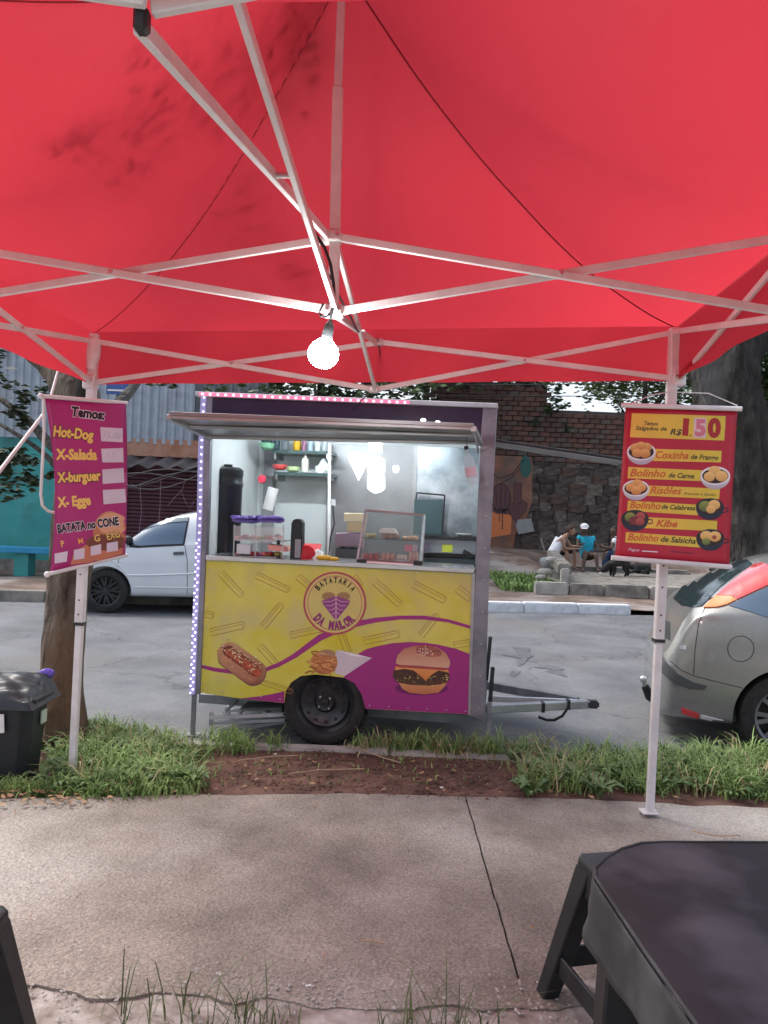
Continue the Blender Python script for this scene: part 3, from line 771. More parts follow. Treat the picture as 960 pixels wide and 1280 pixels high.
tree('leafy_tree', 'dense dark tree behind the trailer, left of the brick wall end', 1.2, 23.6, 8.6, 3.0, m_leaf_d, 6000, .26, cz=6.4, group=GRP)
tree('leafy_tree', 'dark tree above the dull tin sheets, left of the trailer', -4.6, 19.4, 8, 2.6, m_leaf_d, 4500, .26, cz=6.3, group=GRP)
tree('leafy_tree', 'green tree behind the low end of the brick wall, above the red banner', 8.7, 26, 8.2, 2.2, m_leaf_m, 5200, .2, cz=6.6, group=GRP)
tree('leafy_tree', 'dark tree behind the brick wall at the far right', 13.6, 26, 9.5, 3.2, m_leaf_d, 7000, .26, cz=6.5, group=GRP)
tree('leafy_tree', 'thin tree peeping over the broken top of the brick wall', 4.6, 25, 6.8, .8, m_leaf_m, 500, .16, .06, cz=5.9, group=GRP)
# creeper hanging on the broken wall top
c = leaves('creeper', [((Bx(684), DW-.1, 4.6), .5, 1.6), ((Bx(690), DW-.1, 5.0), .35, 1.2), ((Bx(655), DW, 5.3), .5, .3), ((Bx(625), DW, 5.35), .5, .25), ((Bx(700), DW-.1, 4.75), .3, .6)], 900, .14, m_leaf_d)
tag(c, 'dark creeper hanging over the broken top of the brick wall', 'plant', kind='stuff')
# big tree at the right, in front of the wall
bt = thing('fig_tree', 'massive grey mottled tree trunk behind the silver car', 'tree', (P(935, 690, 13.5).x, 13.5, .05))
g = rough_trunk([P(938, 716, 13.5), P(938, 690, 13.5), P(934, 620, 13.5), P(922, 540, 13.5), P(905, 470, 13.5), P(905, 400, 13.6), P(915, 320, 13.8)], [.62, .52, .45, .46, .52, .55, .5], amp=.13, n=30, sub=9)
g.build('trunk', m_bark_d, bt, world=True)
for a, b, c, r in (((915, 480), (960, 400), (1010, 330), .3), ((900, 450), (860, 400), (800, 330), .26), ((905, 400), (880, 330), (860, 250), .3)):
    g = rough_trunk([P(*a, 13.5), P(*b, 13.6), P(*c, 13.9)], [r, r*.7, r*.4], n=14); g.build('limb', m_bark_d, bt, world=True)
cl = [(P(945, 520, 14.2), .9, 1.0), (P(965, 590, 14.0), .7, 1), (P(930, 450, 14.6), .9, .8), (P(880, 440, 14.8), .7, .6), (P(860, 470, 14.6), .5, .6), (P(990, 470, 14), 1.2, 1), (P(1040, 560, 14), 1.2, 1.2), (P(905, 500, 14.9), .8, .8), (P(950, 640, 14.4), .4, .8)]
cr2 = leaves('crown', cl, 6200, .17, m_leaf_m, bt); cr2['kind'] = 'stuff'
# left tree: trunk beside the bin
lt = thing('street_tree', 'brown scarred tree trunk between the black bin and the left canopy leg', 'tree', (-2.05, 4.95, 0))
fork = P(100, 520, 4.9)
g = rough_trunk([P(76, 950, 4.75), P(75, 915, 4.75), P(76, 850, 4.78), P(82, 780, 4.8), P(90, 700, 4.85), P(98, 600, 4.9), P(104, 520, 4.95)], [.19, .152, .128, .12, .125, .125, .13], amp=.09, n=28, sub=8)
g.build('trunk', m_bark, lt, world=True)
g = rough_trunk([P(104, 540, 4.95), P(92, 480, 5.1), P(60, 445, 5.3), P(15, 415, 5.5), P(-50, 380, 5.7)], [.13, .15, .13, .11, .08], amp=.12, n=18, sub=8); g.build('limb', m_bark, lt, world=True)
for pts, r in (([(106, 540, 4.95), (135, 515, 5.2), (160, 492, 5.5), (185, 455, 5.8), (210, 400, 6.2)], .05), ([(90, 580, 4.9), (60, 552, 5.2), (35, 525, 5.5), (0, 498, 5.8)], .04), ([(85, 600, 4.95), (50, 563, 5.3), (0, 530, 5.7)], .02),
               ([(104, 530, 4.95), (112, 440, 4.9), (130, 330, 4.6), (170, 200, 4.2)], .07)):
    g = rough_trunk([P(*p) for p in pts], [r*(1-.15*i) for i in range(len(pts))], n=10, sub=5); g.build('limb', m_bark_d, lt, world=True)
cl = [(P(8, 470, 5.4), .28, .9), (P(30, 500, 5.5), .22, .7), (P(-10, 440, 5.5), .3, .8), (P(20, 580, 5.5), .22, .4), (P(45, 600, 5.4), .16, .4), (P(40, 570, 5.6), .16, .5), (P(-20, 590, 5.5), .3, .5), (P(55, 585, 5.5), .13, .5), (P(200, 480, 6.6), .2, .6), (P(225, 478, 6.8), .2, .4)]
c3 = leaves('foliage', cl, 1500, .075, m_leaf_d, lt); c3['kind'] = 'stuff'
cl = [(P(255+i*24, 478+random.uniform(-9, 9), 6.7+random.uniform(-.3, .3)), .14, .7) for i in range(13)]
c4 = leaves('hanging_leaves', cl, 700, .06, m_leaf_m, lt); c4['kind'] = 'stuff'

cl = [((-1.6, 3.9, 4.2), .8, .5), ((-.9, 3.9, 4.4), .7, .5), ((-1.9, 3.9, 4.7), 1.0, .5), ((-1.1, 3.3, 5.0), .9, .5), ((-2.4, 2.6, 4.9), 1.0, .5), ((-.9, 2.6, 4.9), .7, .5), ((-2.6, 4.9, 5.2), 1.2, .6), ((-1.2, 4.7, 5.3), .9, .5), ((-1.6, 1.9, 4.6), .6, .5)]
c5 = leaves('crown', cl, 7500, .12, m_leaf_m, lt); c5['kind'] = 'stuff'
# ============================================================ GAZEBO
FLt, FRt = P(118, 422, 4.14), P(843, 415, 3.93)
FLb, FRb = P(90, 974, 4.14), P(812, 1015, 3.93)
BLt, BRt = Vector((-1.80, 1.12, 2.40)), Vector((1.20, .90, 2.46))
CEN = Vector((-.2, 2.53, 0)); PEAK = P(415, -42, 2.53).z
gz = thing('gazebo', 'red folding canopy tent with white square-tube frame standing over the pavement', 'gazebo', (CEN.x, CEN.y, 0))
m_red = fabric_mat('red_canopy_cloth', (.46, .024, .036), (.57, .034, .050), (.72, .050, .072), .57)
def bil(a, b):
    u = (a+1)/2; v = (b+1)/2   # a: left-right, b: back-front
    return (BLt*(1-u)+BRt*u)*(1-v)+(FLt*(1-u)+FRt*u)*v
mid = bil(0, 0)
def can(a, b):
    p = bil(a, b); q = Vector((p.x, p.y, 0))+Vector((CEN.x-mid.x, CEN.y-mid.y, 0))*(1-max(abs(a), abs(b)))
    r = max(abs(a), abs(b)); k = 1e-6+r
    ed = bil(a/k, b/k) if r > 1e-4 else bil(0, 0)
    z = PEAK*(1-r)+(ed.z+.035)*r-.70*r*(1-r)*(1 if r > 0 else 0)
    lo = min(abs(a), abs(b))/k      # 1 on the ridges, 0 mid-panel
    z += .035*math.sin(PI*r)*(1-lo)*0-.02*(1-lo*lo)*math.sin(PI*r)
    z += .012*nz(q.x, q.y, 0, 2.3)*(1-r*r)+.004*math.sin(30*r+4*a)*r*(1-r)*(lo**3)
    return Vector((q.x, q.y, z))
g = MB(); n = 88
g.grid(lambda u, v: can(-1.012+2.024*u, -1.012+2.024*v), n, n)
canopy = g.build('canopy', m_red, gz, world=True, fix=False)
m_val = m_red
for a0, b0, a1, b1 in ((-1, 1, 1, 1), (-1, -1, 1, -1), (-1, -1, -1, 1), (1, -1, 1, 1)):
    g = MB()
    def vf(u, v):
        a = (a0*(1-u)+a1*u)*1.014; b = (b0*(1-u)+b1*u)*1.014; p = can(a, b)
        o = Vector((a if a0 == a1 else 0, b if b0 == b1 else 0, 0))*.012*math.sin(u*31+v)
        return p+Vector((0, 0, .004-.285*v))+o*v
    g.grid(vf, 60, 5); g.build('valance', m_val, gz, world=True, fix=False)
m_seam = mat('seam_thread', (.22, .014, .026), (.30, .022, .038), 20, rough=.8)
for sa, sb in ((1, 1), (-1, 1), (1, -1), (-1, -1)):
    g = MB(); w = .0032 if (sa, sb) == (1, 1) else .0022
    g.tube([can(sa*(.01+.985*t/60), sb*(.01+.985*t/60))-Vector((0, 0, .010)) for t in range(61)], w, 6); g.build('seam', m_seam, gz, world=True)
# legs
m_pole = mat('white_frame_paint', (.74, .73, .73), (.62, .61, .62), 9, rough=.4, c3=(.66, .64, .63), s3=11)
def leg(top, bot, fj, pocket, vis=True):
    j = top.lerp(bot, fj)
    d = (bot-top).normalized()
    g = MB(); g.bar(top+Vector((0, 0, .02)), j, .046, .046, (0, 1, .1)); L = g.build('leg', m_pole, gz, world=True, bevel=.004)
    g = MB(); g.bar(j-d*.1, bot, .036, .036, (0, 1, .1)); g.build('lower_tube', m_pole, L, world=True, bevel=.003)
    g = MB(); g.bar(j-d*.002, j+d*.014, .052, .052, (0, 1, .1)); g.build('collar', DARK if vis else m_pole, L, world=True)
    g = MB(); g.box(bot+Vector((-.005, -.005, .004)), (.085, .075, .008)); g.build('foot_plate', m_pole, L, world=True, bevel=.003)
    g = MB(); k = 0
    for t in (.44, .52, .6, .68, .76, .83, .92, .97):
        p = top.lerp(j, t); g.box((p.x-.002, p.y-.0235, p.z), (.008, .003, .008))
    g.build('pin_holes', BLACKP, L, world=True, kind='stuff')
    return L
leg(FLt, FLb, .645, True); leg(FRt, FRb, .64, False)
leg(BLt, Vector((-1.83, 1.12, 0)), .6, False); leg(BRt, Vector((1.2, .9, 0)), .6, False)
# wrinkled cloth pocket on the left corner, tape on the right
g = MB(); top = FLt; bot = P(112, 462, 4.13)
g.tube([top.lerp(bot, t) for t in (0, .12, .3, .5, .68, .82, 1)], [.028, .036, .044, .047, .043, .036, .031], 10)
for i, v in enumerate(g.v): g.v[i] = v+Vector((.006*nz(v.z, i % 10, 0, 9), 0, 0))
g.build('corner_pocket', m_pole, gz, world=True)
g = MB(); top = FRt; bot = P(843, 472, 3.93); g.bar(top-Vector((0, .004, 0)), bot-Vector((0, .004, 0)), .055, .05, (0, 1, 0)); g.build('corner_pocket', m_pole, gz, world=True, bevel=.006)
# sliders
SL = {}
SL['FL'] = P(113, 478, 4.14); SL['FR'] = P(847, 474, 3.93); SL['BL'] = Vector((-1.80, 1.12, 2.17)); SL['BR'] = Vector((1.2, .9, 2.2))
for k, p in SL.items():
    g = MB(); g.box(p, (.066, .066, .075)); sl_ = g.build('slider', m_pole, gz, world=True, bevel=.006)
    for s_ in (-1, 1): g = MB(); g.tube([p+Vector((.018*s_, -.032, .01)), p+Vector((.018*s_, -.040, .01))], .0065, 6); g.build('bolt', STEEL, sl_, world=True)
TP = {'FL': FLt-Vector((0, 0, .02)), 'FR': FRt-Vector((0, 0, .0)), 'BL': BLt-Vector((0, 0, .03)), 'BR': BRt-Vector((0, 0, .03))}
MU = {'F': P(473, 428, 4.03), 'L': Vector((-1.68, 2.62, 2.37)), 'R': Vector((1.275, 2.42, 2.43)), 'B': Vector((-.31, 1.03, 2.39))}
ML = {'F': P(467, 487, 4.03), 'L': Vector((-1.68, 2.62, 2.13)), 'R': Vector((1.275, 2.42, 2.17)), 'B': P(186, 3, 1.035)}
TB = P(181, 30, 1.045)
HU = P(415, 297, 2.53); HL = P(417, 389, 2.53)
def bars(p, q, off, w=.026, h=.015):
    d = (q-p).normalized(); s = d.cross(Vector((0, 0, 1))).normalized()*off
    g = MB(); g.bar(p+s, q+s, h, w); return g.build('truss_bar', m_pole, gz, world=True, bevel=.002)
def xpair(u0, l0, u1, l1):
    bars(u0, l1, .010); bars(l0, u1, -.010)
    c = (u0+l1+l0+u1)/4; d = (u1-u0).normalized(); s = d.cross(Vector((0, 0, 1))).normalized()
    g = MB(); g.tube([c-s*.024, c+s*.024], .007, 8); g.build('rivet', STEEL, gz, world=True)
    return c
for c1_, c2_, m in (('FL', 'FR', 'F'), ('BL', 'BR', 'B'), ('BL', 'FL', 'L'), ('BR', 'FR', 'R')):
    for c in (c1_, c2_): xpair(TP[c], SL[c], MU[m], ML[m])
for m in 'FBLR': xpair(HU, HL, MU[m], TB if m == 'B' else ML[m])
for p, nme in [(v, 'bracket') for v in MU.values()]+[(v, 'bracket') for k, v in ML.items() if k != 'B']:
    g = MB(); g.box(p, (.05, .05, .034)); br_ = g.build(nme, m_pole, gz, world=True, bevel=.005)
    for s_ in (-1, 1): g = MB(); g.tube([p+Vector((.014*s_, -.024, 0)), p+Vector((.014*s_, -.031, 0))], .006, 6); g.build('bolt', STEEL, br_, world=True)
g = MB(); g.box(TB+Vector((-.004, 0, .004)), (.020, .024, .034)); g.build('bracket', BLACKP, gz, world=True, bevel=.005)
for p in (HU, HL):
    g = MB(); g.box(p, (.06, .06, .036)); hb_ = g.build('hub', m_pole, gz, world=True, bevel=.004)
    for s_ in (-1, 1): g = MB(); g.tube([p+Vector((.02*s_, -.028, 0)), p+Vector((.02*s_, -.037, 0))], .006, 6); g.build('bolt', STEEL, hb_, world=True)
zj = P(415, 110, 2.53).z
g = MB(); g.bar(HL-Vector((0, 0, .02)), Vector((HU.x, HU.y, zj)), .034, .034, (0, 1, 0)); g.build('mast', m_pole, gz, world=True, bevel=.003)
g = MB(); g.bar(Vector((HU.x, HU.y, zj)), Vector((HU.x, HU.y, PEAK-.02)), .026, .026, (0, 1, 0)); g.build('mast_extension', m_pole, gz, world=True, bevel=.003)
g = MB(); g.tube([Vector((HU.x, HU.y, PEAK-.03)), Vector((HU.x, HU.y, PEAK-.008))], .05, 14); g.build('mast_cap', BLACKP, gz, world=True)
canbvh = world_bvh([canopy])
# small dark hole in the cloth, mended patch
g = MB(); h = canbvh.ray_cast(CAM, ray(941, 307).normalized())[0]; g.ball(h-Vector((0, 0, .003)), .011, 6, (1, .5, .15)); g.build('mended_hole', m_seam, gz, world=True)
# twigs and leaves resting on top of the cloth
lt_l = MB(); m_lc = mat('wet_leaf', (.012, .02, .008), (.03, .04, .015), 9, rough=.7)
tw = MB()
for cx, cy, rx, ry, k in ((100, 185, 45, 22, 60), (165, 165, 55, 40, 70), (70, 190, 25, 12, 24), (215, 100, 60, 40, 50), (300, 90, 60, 50, 90), (355, 60, 40, 50, 120), (375, 20, 30, 50, 120), (345, 130, 35, 60, 90), (160, 225, 40, 25, 34), (190, 250, 60, 30, 30), (330, 300, 40, 45, 70), (365, 340, 22, 28, 50), (270, 150, 60, 30, 60), (390, 95, 15, 30, 30), (300, 250, 60, 50, 40), (150, 95, 70, 20, 20)):
    for i in range(int(k*.5)):
        x = random.gauss(cx, rx*.5); y = random.gauss(cy, ry*.5); r = ray(x, y).normalized(); h = canbvh.ray_cast(CAM, r)[0]
        if h is None: continue
        p = h+Vector((0, 0, random.uniform(.02, .15)))
        a = -.8+random.gauss(0, .7); s = random.uniform(.018, .034); M = Matrix.Rotation(a, 3, 'Z') @ Matrix.Rotation(random.uniform(-.5, .5), 3, 'X')
        lt_l.add([M @ Vector(v)*s+p for v in ((-1, 0, 0), (-.3, -.42, 0), (.4, -.36, .0), (1, 0, 0), (.4, .36, 0), (-.3, .42, 0))], [(0, 1, 2, 3, 4, 5)])
tag(lt_l.build('leaf_litter', m_lc, fix=False, smooth=False), 'leaves and twigs lying on the canopy cloth, their dark shapes showing through', 'leaves', kind='stuff')
# ------------------------------------------------------------ bulb and cable
bl = thing('light_bulb', 'lit white bulb in a dark socket hanging below the tent hub', 'lamp', P(404, 440, 2.5))
top = P(413, 402, 2.5); base = P(408, 424, 2.5); ctr = P(404.5, 441, 2.5); ax = (base-top).normalized()
g = MB(); g.tube([top, top.lerp(base, .25), top.lerp(base, .6), base+ax*.006], [.008, .016, .0175, .019], 14); g.build('socket', mat('grey_socket', (.05, .06, .065), rough=.5), bl, world=True)
m_bulb = mat('glowing_glass', (1, 1, 1), emit=(1, .985, .97), es=110)
g = MB(); g.lathe([(.014, -.052), (.018, -.045), (.027, -.037), (.037, -.028), (.044, -.018), (.048, -.008), (.050, .003), (.0495, .013), (.046, .024), (.040, .033), (.031, .041), (.020, .047), (.009, .050), (.002, .0505)], ctr, ax, 48); g.build('bulb', m_bulb, bl, world=True)
cab = mat('black_cable', (.012, .012, .014), rough=.5)
g = MB(); g.tube([P(393, 290, 2.5), P(399, 300, 2.48), P(406, 310, 2.47), P(413, 330, 2.47), P(417, 355, 2.47), P(418, 380, 2.47), P(414, 392, 2.48), P(413, 403, 2.5)], .0055, 8); g.build('cord', cab, bl, world=True)
lc = thing('power_cable', 'thin black cable running from the tent hub along the front truss to the trailer roof', 'cable', P(415, 380, 2.5))
g = MB(); g.tube([P(394, 296, 2.5), P(396, 318, 2.5), P(404, 335, 2.5), P(412, 345, 2.5), P(425, 372, 2.6), P(438, 396, 2.8), P(447, 414, 3.2), P(460, 420, 3.7), P(472, 424, 4.0), P(475, 440, 4.05), P(473, 470, 4.1), P(470, 484, 4.3), P(452, 500, 4.7), P(441, 512, 4.9)], .004, 6); g.build('cable', cab, lc, world=True)
g = MB(); g.tube([P(404, 380, 2.47), P(399, 390, 2.46), P(401, 395, 2.46), P(408, 396, 2.47), P(412, 392, 2.48)], .004, 6); g.build('tie', cab, lc, world=True)

# ============================================================ BANNERS
def lerp2(a, b, t): return (a[0]*(1-t)+b[0]*t, a[1]*(1-t)+b[1]*t)
m_vin_p = mat('magenta_vinyl', s255(165, 38, 112), s255(176, 46, 122), 3, rough=.42, bump=.12, bscale=8)
m_vin_r = mat('crimson_vinyl', s255(176, 28, 52), s255(186, 34, 60), 3, rough=.42, bump=.12, bscale=8)
m_rod = mat('white_plastic_rod', (.78, .77, .78), (.66, .66, .68), 8, rough=.4)
bn = thing('menu_banner', 'pink and purple hanging menu banner listing hot dogs and prices, on the left canopy leg', 'banner', P(110, 497, 4.0))
TL, TR, BR_, BL_ = (56, 497, 3.84), (157.5, 505, 4.22), (156.5, 693, 4.22), (63, 716, 3.88)
def bsurf(u, v):
    a = [TL[i]*(1-u)+TR[i]*u for i in range(3)]; b = [BL_[i]*(1-u)+BR_[i]*u for i in range(3)]
    x = a[0]*(1-v)+b[0]*v+9*math.sin(PI*v)**1.0*(1-u)**1.2+2.0*math.sin(PI*v)*u; y = a[1]*(1-v)+b[1]*v; d = a[2]*(1-v)+b[2]*v+.05*math.sin(PI*v)*(1-u)**2-.02*math.sin(PI*u)*v
    return P(x, y, d)
g = MB(); g.grid(bsurf, 16, 26); ob = g.build('sheet', m_vin_p, bn, world=True, fix=False); pb = projector(world_bvh([ob]), .0007, 4.0, .0012)
ob.modifiers.new('thickness', 'SOLIDIFY').thickness = .0015; ob.modifiers[0].offset = 0
g = MB(); g.tube([P(51, 495, 3.82), P(159, 504, 4.24)], .0105, 12); g.build('rod', m_rod, bn, world=True)
g = MB(); g.tube([P(59, 718, 3.85), P(159, 693.5, 4.24)], .0105, 12); g.build('rod', m_rod, bn, world=True)
for p in ((51, 495, 3.82), (59, 718, 3.85)):
    g = MB(); g.ball(P(*p), .016, 8); g.build('end_cap', m_rod, bn, world=True)
YL = s255(240, 205, 105); BK = s255(28, 20, 34); WH = s255(232, 226, 236); OR = s255(240, 170, 80)
ik = Ink()
ik.ell(137, 665, 21, 26, s255(205, 140, 105), .5, col2=s255(176, 96, 66)); ik.ell(133, 678, 26, 10, s255(120, 62, 48), .8); ik.ell(140, 655, 19, 14, s255(222, 165, 128), .9)
ik.poly([(88, 706), (92, 690), (112, 678), (150, 672), (154, 692), (120, 702)], s255(196, 120, 90), .7); ik.build('burger_picture', pb, bn, sub=True)
for t, x0_, y0_, x1_, y1_, h, c, e, bo in (('Temos:', 88, 519.5, 130, 524.5, 11.5, BK, WH, .05), ('Hot-Dog', 66, 544.7, 116, 550, 12.5, YL, BK, .045), ('X-Salada', 69.5, 574, 121, 574.5, 12.5, YL, None, .045),
                                    ('X-burguer', 71.5, 603, 126, 600, 12, YL, BK, .045), ('X- Egge', 72, 634, 113.6, 630.5, 12, YL, None, .045), ('BATATA no CONE', 72, 666, 148.6, 656, 10, BK, WH, .05),
                                    ('P', 77, 684, 81, 683, 8, YL, None, .01), ('M', 98, 680, 104, 679, 7, OR, None, .01), ('G', 118, 677, 125, 676, 8, YL, None, .02), ('EXG', 134, 675, 150, 671, 8, YL, BK, .02)):
    ik = Ink(); ik.text(t, x0_, y0_, x1_, y1_, h, c, 2.2, bo, 0, e, .045); ik.build('lettering', pb, bn, sub=True)
for k, q in enumerate(([(124.8, 534), (153, 535.5), (153, 553), (126, 551.5)], [(126, 561), (153.5, 560), (154, 578), (127.5, 578)], [(127.5, 587), (154, 585), (155, 603), (128, 605)], [(128, 612.5), (156, 611), (157, 628), (129, 630.5)],
          [(68, 692), (84.5, 689), (83, 702), (68, 704.5)], [(92, 687.5), (105.5, 685), (105, 698), (92, 700)], [(113, 683), (126, 680), (126, 692), (113, 695)], [(133, 679), (147, 676.5), (147, 688), (133, 690.5)])):
    ik = Ink(); ik.quadgrid(q, s255(214, 206, 222), 2.6, 3, 3)
    if k == 0: ik.text('15,00', 129, 547, 150, 549, 8, s255(178, 178, 200), 3.1, 0, .2)
    if k == 1: ik.text('15', 133, 572, 145, 572, 7, s255(192, 192, 210), 3.1, 0, .2)
    ik.build('price_sticker', pb, bn)
g = MB(); g.tube([P(54, 498, 3.83), P(55, 540, 3.85), P(53, 580, 3.85), P(51, 618, 3.85), P(53, 632, 3.86), P(60, 639, 3.9), P(68, 641, 3.95)], .0075, 8)
tag(g.build('white_hose', m_rod), 'white bent plastic tube hanging beside the pink menu banner', 'tube')
g = MB(); g.tube([P(-6, 596, 3.5), P(54, 518, 3.9)], .0095, 8); tag(g.build('white_strut', m_rod), 'thin white strut slanting down to the left from the pink menu banner', 'strut')
g = MB(); g.tube([P(64, 494, 3.9), P(75, 455, 4.1)], .007, 6); tag(g.build('tie_rope', m_rod), 'short white rope from the pink banner rod up to the tent frame', 'cord')
# ---- right banner
rb = thing('price_banner', 'red hanging banner advertising fried snacks at 1,50 on the right canopy leg', 'banner', P(845, 510, 3.85))
q = lambda x, y: (760+x/5.565, 490+y/5.565)
c4 = [q(122, 105), q(900, 128), q(843, 1205), q(48, 1150)]
def rsurf(u, v):
    a = lerp2(c4[0], c4[1], u); b = lerp2(c4[3], c4[2], u); x, y = lerp2(a, b, v)
    return P(x+1.2*math.sin(PI*v)*(.5-u), y, 3.84-.05*v+.018*math.sin(PI*u)*math.sin(PI*v))
g = MB(); g.grid(rsurf, 14, 20); ob = g.build('sheet', m_vin_r, rb, world=True, fix=False); pb = projector(world_bvh([ob]), .0007, 3.84, .0012)
ob.modifiers.new('thickness', 'SOLIDIFY').thickness = .0015; ob.modifiers[0].offset = 0
for a, b, d in ((q(95, 92), q(928, 118), 3.83), (q(26, 1152), q(858, 1218), 3.78)):
    g = MB(); g.tube([P(*a, d), P(*b, d)], .0125, 12); g.build('rod', m_rod, rb, world=True)
g = MB(); g.tube([P(*q(160, 85), 3.84), P(*q(300, 20), 3.9), P(*q(430, 0), 3.9), P(*q(700, 10), 3.9), P(*q(900, 95), 3.84)], .0025, 5); g.build('hanging_string', m_rod, rb, world=True)
YB = s255(236, 190, 70); YB2 = s255(206, 200, 60); RD = s255(170, 26, 30); GR = s255(30, 50, 20); OT = s255(206, 96, 34)
def qq(*pts): return [q(*p) for p in pts]
def band(pts, nm='yellow_band'):
    ik = Ink(); P4 = qq(*pts); k = len(ik.v)
    ik.quadgrid(P4, YB, 1, 8, 3)
    for i in range(len(ik.c)):
        t = (i//4)/8; ik.c[i] = tuple(YB[j]*(1-t*.6)+YB2[j]*t*.6 for j in range(3))
    ik.build(nm, pb, rb)
def rt(t, a, b, h, c, sh=.0, bo=.0, edge=None):
    ik = Ink(); (ax_, ay), (bx, by) = q(*a), q(*b); ik.text(t, ax_, ay, bx, by, h/5.565, c, 2.2, bo, sh, edge, .03); ik.build('lettering', pb, rb)
band([(165, 148), (818, 168), (808, 338), (152, 315)])
rt('Temos', (250, 230), (348, 234), 27, GR, .25, .015); rt('Salgados de', (190, 263), (408, 270), 27, GR, .25, .015); rt('R$', (430, 296), (512, 300), 40, BK, .25, .02)
rt('1', (515, 300), (556, 303), 118, RD, 0, .02); rt(',', (564, 303), (580, 305), 34, RD, 0, .0); rt('0', (690, 308), (782, 312), 122, RD, 0, .06)
ik = Ink(); ik.quadgrid(qq((598, 178), (684, 180), (680, 322), (594, 318)), s255(226, 196, 200), 1.6, 2, 2); ik.build('price_sticker', pb, rb)
ik = Ink(); (ax_, ay), (bx, by) = q(602, 300), q(676, 303); ik.text('5', ax_, ay, bx, by, 108/5.565, s255(214, 120, 140), 2.6, .05); ik.build('lettering', pb, rb)
band([(300, 395), (790, 410), (785, 490), (305, 480)]); rt('Coxinha', (330, 460), (558, 466), 50, OT, .3, .02); rt('de Frango', (575, 466), (765, 474), 34, GR, .25, .02)
band([(140, 522), (660, 545), (655, 620), (135, 600)]); rt('Bolinho', (150, 586), (400, 592), 52, OT, .3, .02); rt('de Carne', (420, 594), (598, 602), 34, GR, .25, .02)
band([(265, 650), (778, 672), (772, 745), (262, 722)]); rt('Ris\u00f4les', (290, 706), (510, 712), 50, OT, .3, .02); rt('Presunto e Queijo', (528, 714), (748, 723), 17, GR, .25, .0)
band([(138, 755), (630, 785), (625, 858), (132, 826)]); rt('Bolinho', (148, 808), (366, 816), 48, OT, .3, .02); rt('de Calabresa', (372, 812), (604, 824), 32, GR, .25, .02)
band([(245, 870), (760, 897), (755, 968), (242, 946)]); rt('Kibe', (332, 934), (482, 941), 48, OT, .3, .03)
band([(124, 975), (650, 1012), (645, 1082), (118, 1046)]); rt('Bolinho', (134, 1030), (350, 1040), 48, OT, .3, .02); rt('de Salsicha', (365, 1040), (608, 1056), 38, GR, .25, .02)
rt('Pague', (140, 1103), (216, 1109), 20, WH, .25, 0)
ik = Ink(); ik.stroke(qq((235, 1106), (345, 1113)), 1.2, WH, 2); ik.stroke(qq((430, 1108), (600, 1122)), 1, s255(110, 14, 34), 2); ik.build('small_print', pb, rb)
def bowl(cx, cy, r, dark, balls, side=0):
    ik = Ink(); x, y = q(cx, cy); r = r/5.565
    sh = s255(40, 44, 74) if dark else s255(226, 222, 226)
    pts = [(x+r*math.cos(PI*i/14), y+(r*.86)*math.sin(PI*i/14)) for i in range(15)]
    ik.poly(pts, sh, 1.8, col2=s255(24, 26, 46) if dark else s255(178, 172, 190))
    ik.ell(x, y-1, r, r*.62, s255(30, 32, 40) if dark else s255(238, 234, 236), 2.1); ik.ell(x, y-.6, r*.88, r*.5, s255(46, 22, 18), 2.5)
    if dark: ik.stroke([(x+side*r*.95, y), (x+side*r*1.25, y+1), (x+side*r*1.3, y+r*.25), (x+side*r*.95, y+r*.35)], 1.4, s255(30, 30, 44), 2)
    for j, (bx, by, br, c, c2) in enumerate(balls): ik.ell(x+bx*r, y+by*r, br*r, br*r*.85, c, 2.9+.25*j, 16, col2=c2)
    ik.build('bowl_picture', pb, rb, sub=True)
T1, T2 = s255(240, 184, 108), s255(196, 120, 56); C1, C2 = s255(246, 206, 130), s255(214, 160, 82); G1, G2 = s255(150, 160, 70), s255(80, 100, 50); R1, R2 = s255(190, 90, 80), s255(120, 40, 44)
bowl(230, 420, 100, False, [(-.4, -.3, .38, T1, T2), (.35, -.35, .38, T1, T2), (-.02, -.45, .34, T1, T2), (-.3, .05, .36, T1, T2), (.25, .08, .38, T1, T2)])
bowl(745, 588, 104, False, [(-.05, -.35, .42, C1, C2), (-.4, .02, .38, C1, C2), (.42, -.02, .42, C1, C2)])
bowl(193, 675, 92, False, [(.1, -.4, .4, T1, T2), (-.4, -.12, .38, T1, T2), (.42, -.1, .36, T1, T2), (.02, .12, .4, T1, T2)])
bowl(708, 805, 98, True, [(-.35, -.1, .45, G1, G2), (.3, -.2, .42, C1, C2), (.05, .12, .34, C1, C2)], 1)
bowl(186, 885, 96, True, [(-.35, -.15, .4, G1, G2), (.4, -.2, .36, R1, R2), (-.05, .1, .38, R2, R2), (.35, .2, .34, R1, R2)], 1)
bowl(710, 1020, 98, True, [(-.3, -.2, .42, C1, C2), (.32, -.15, .44, C1, C2), (-.3, .2, .3, G1, G2), (.28, -.1, .16, R1, R2)], 1)
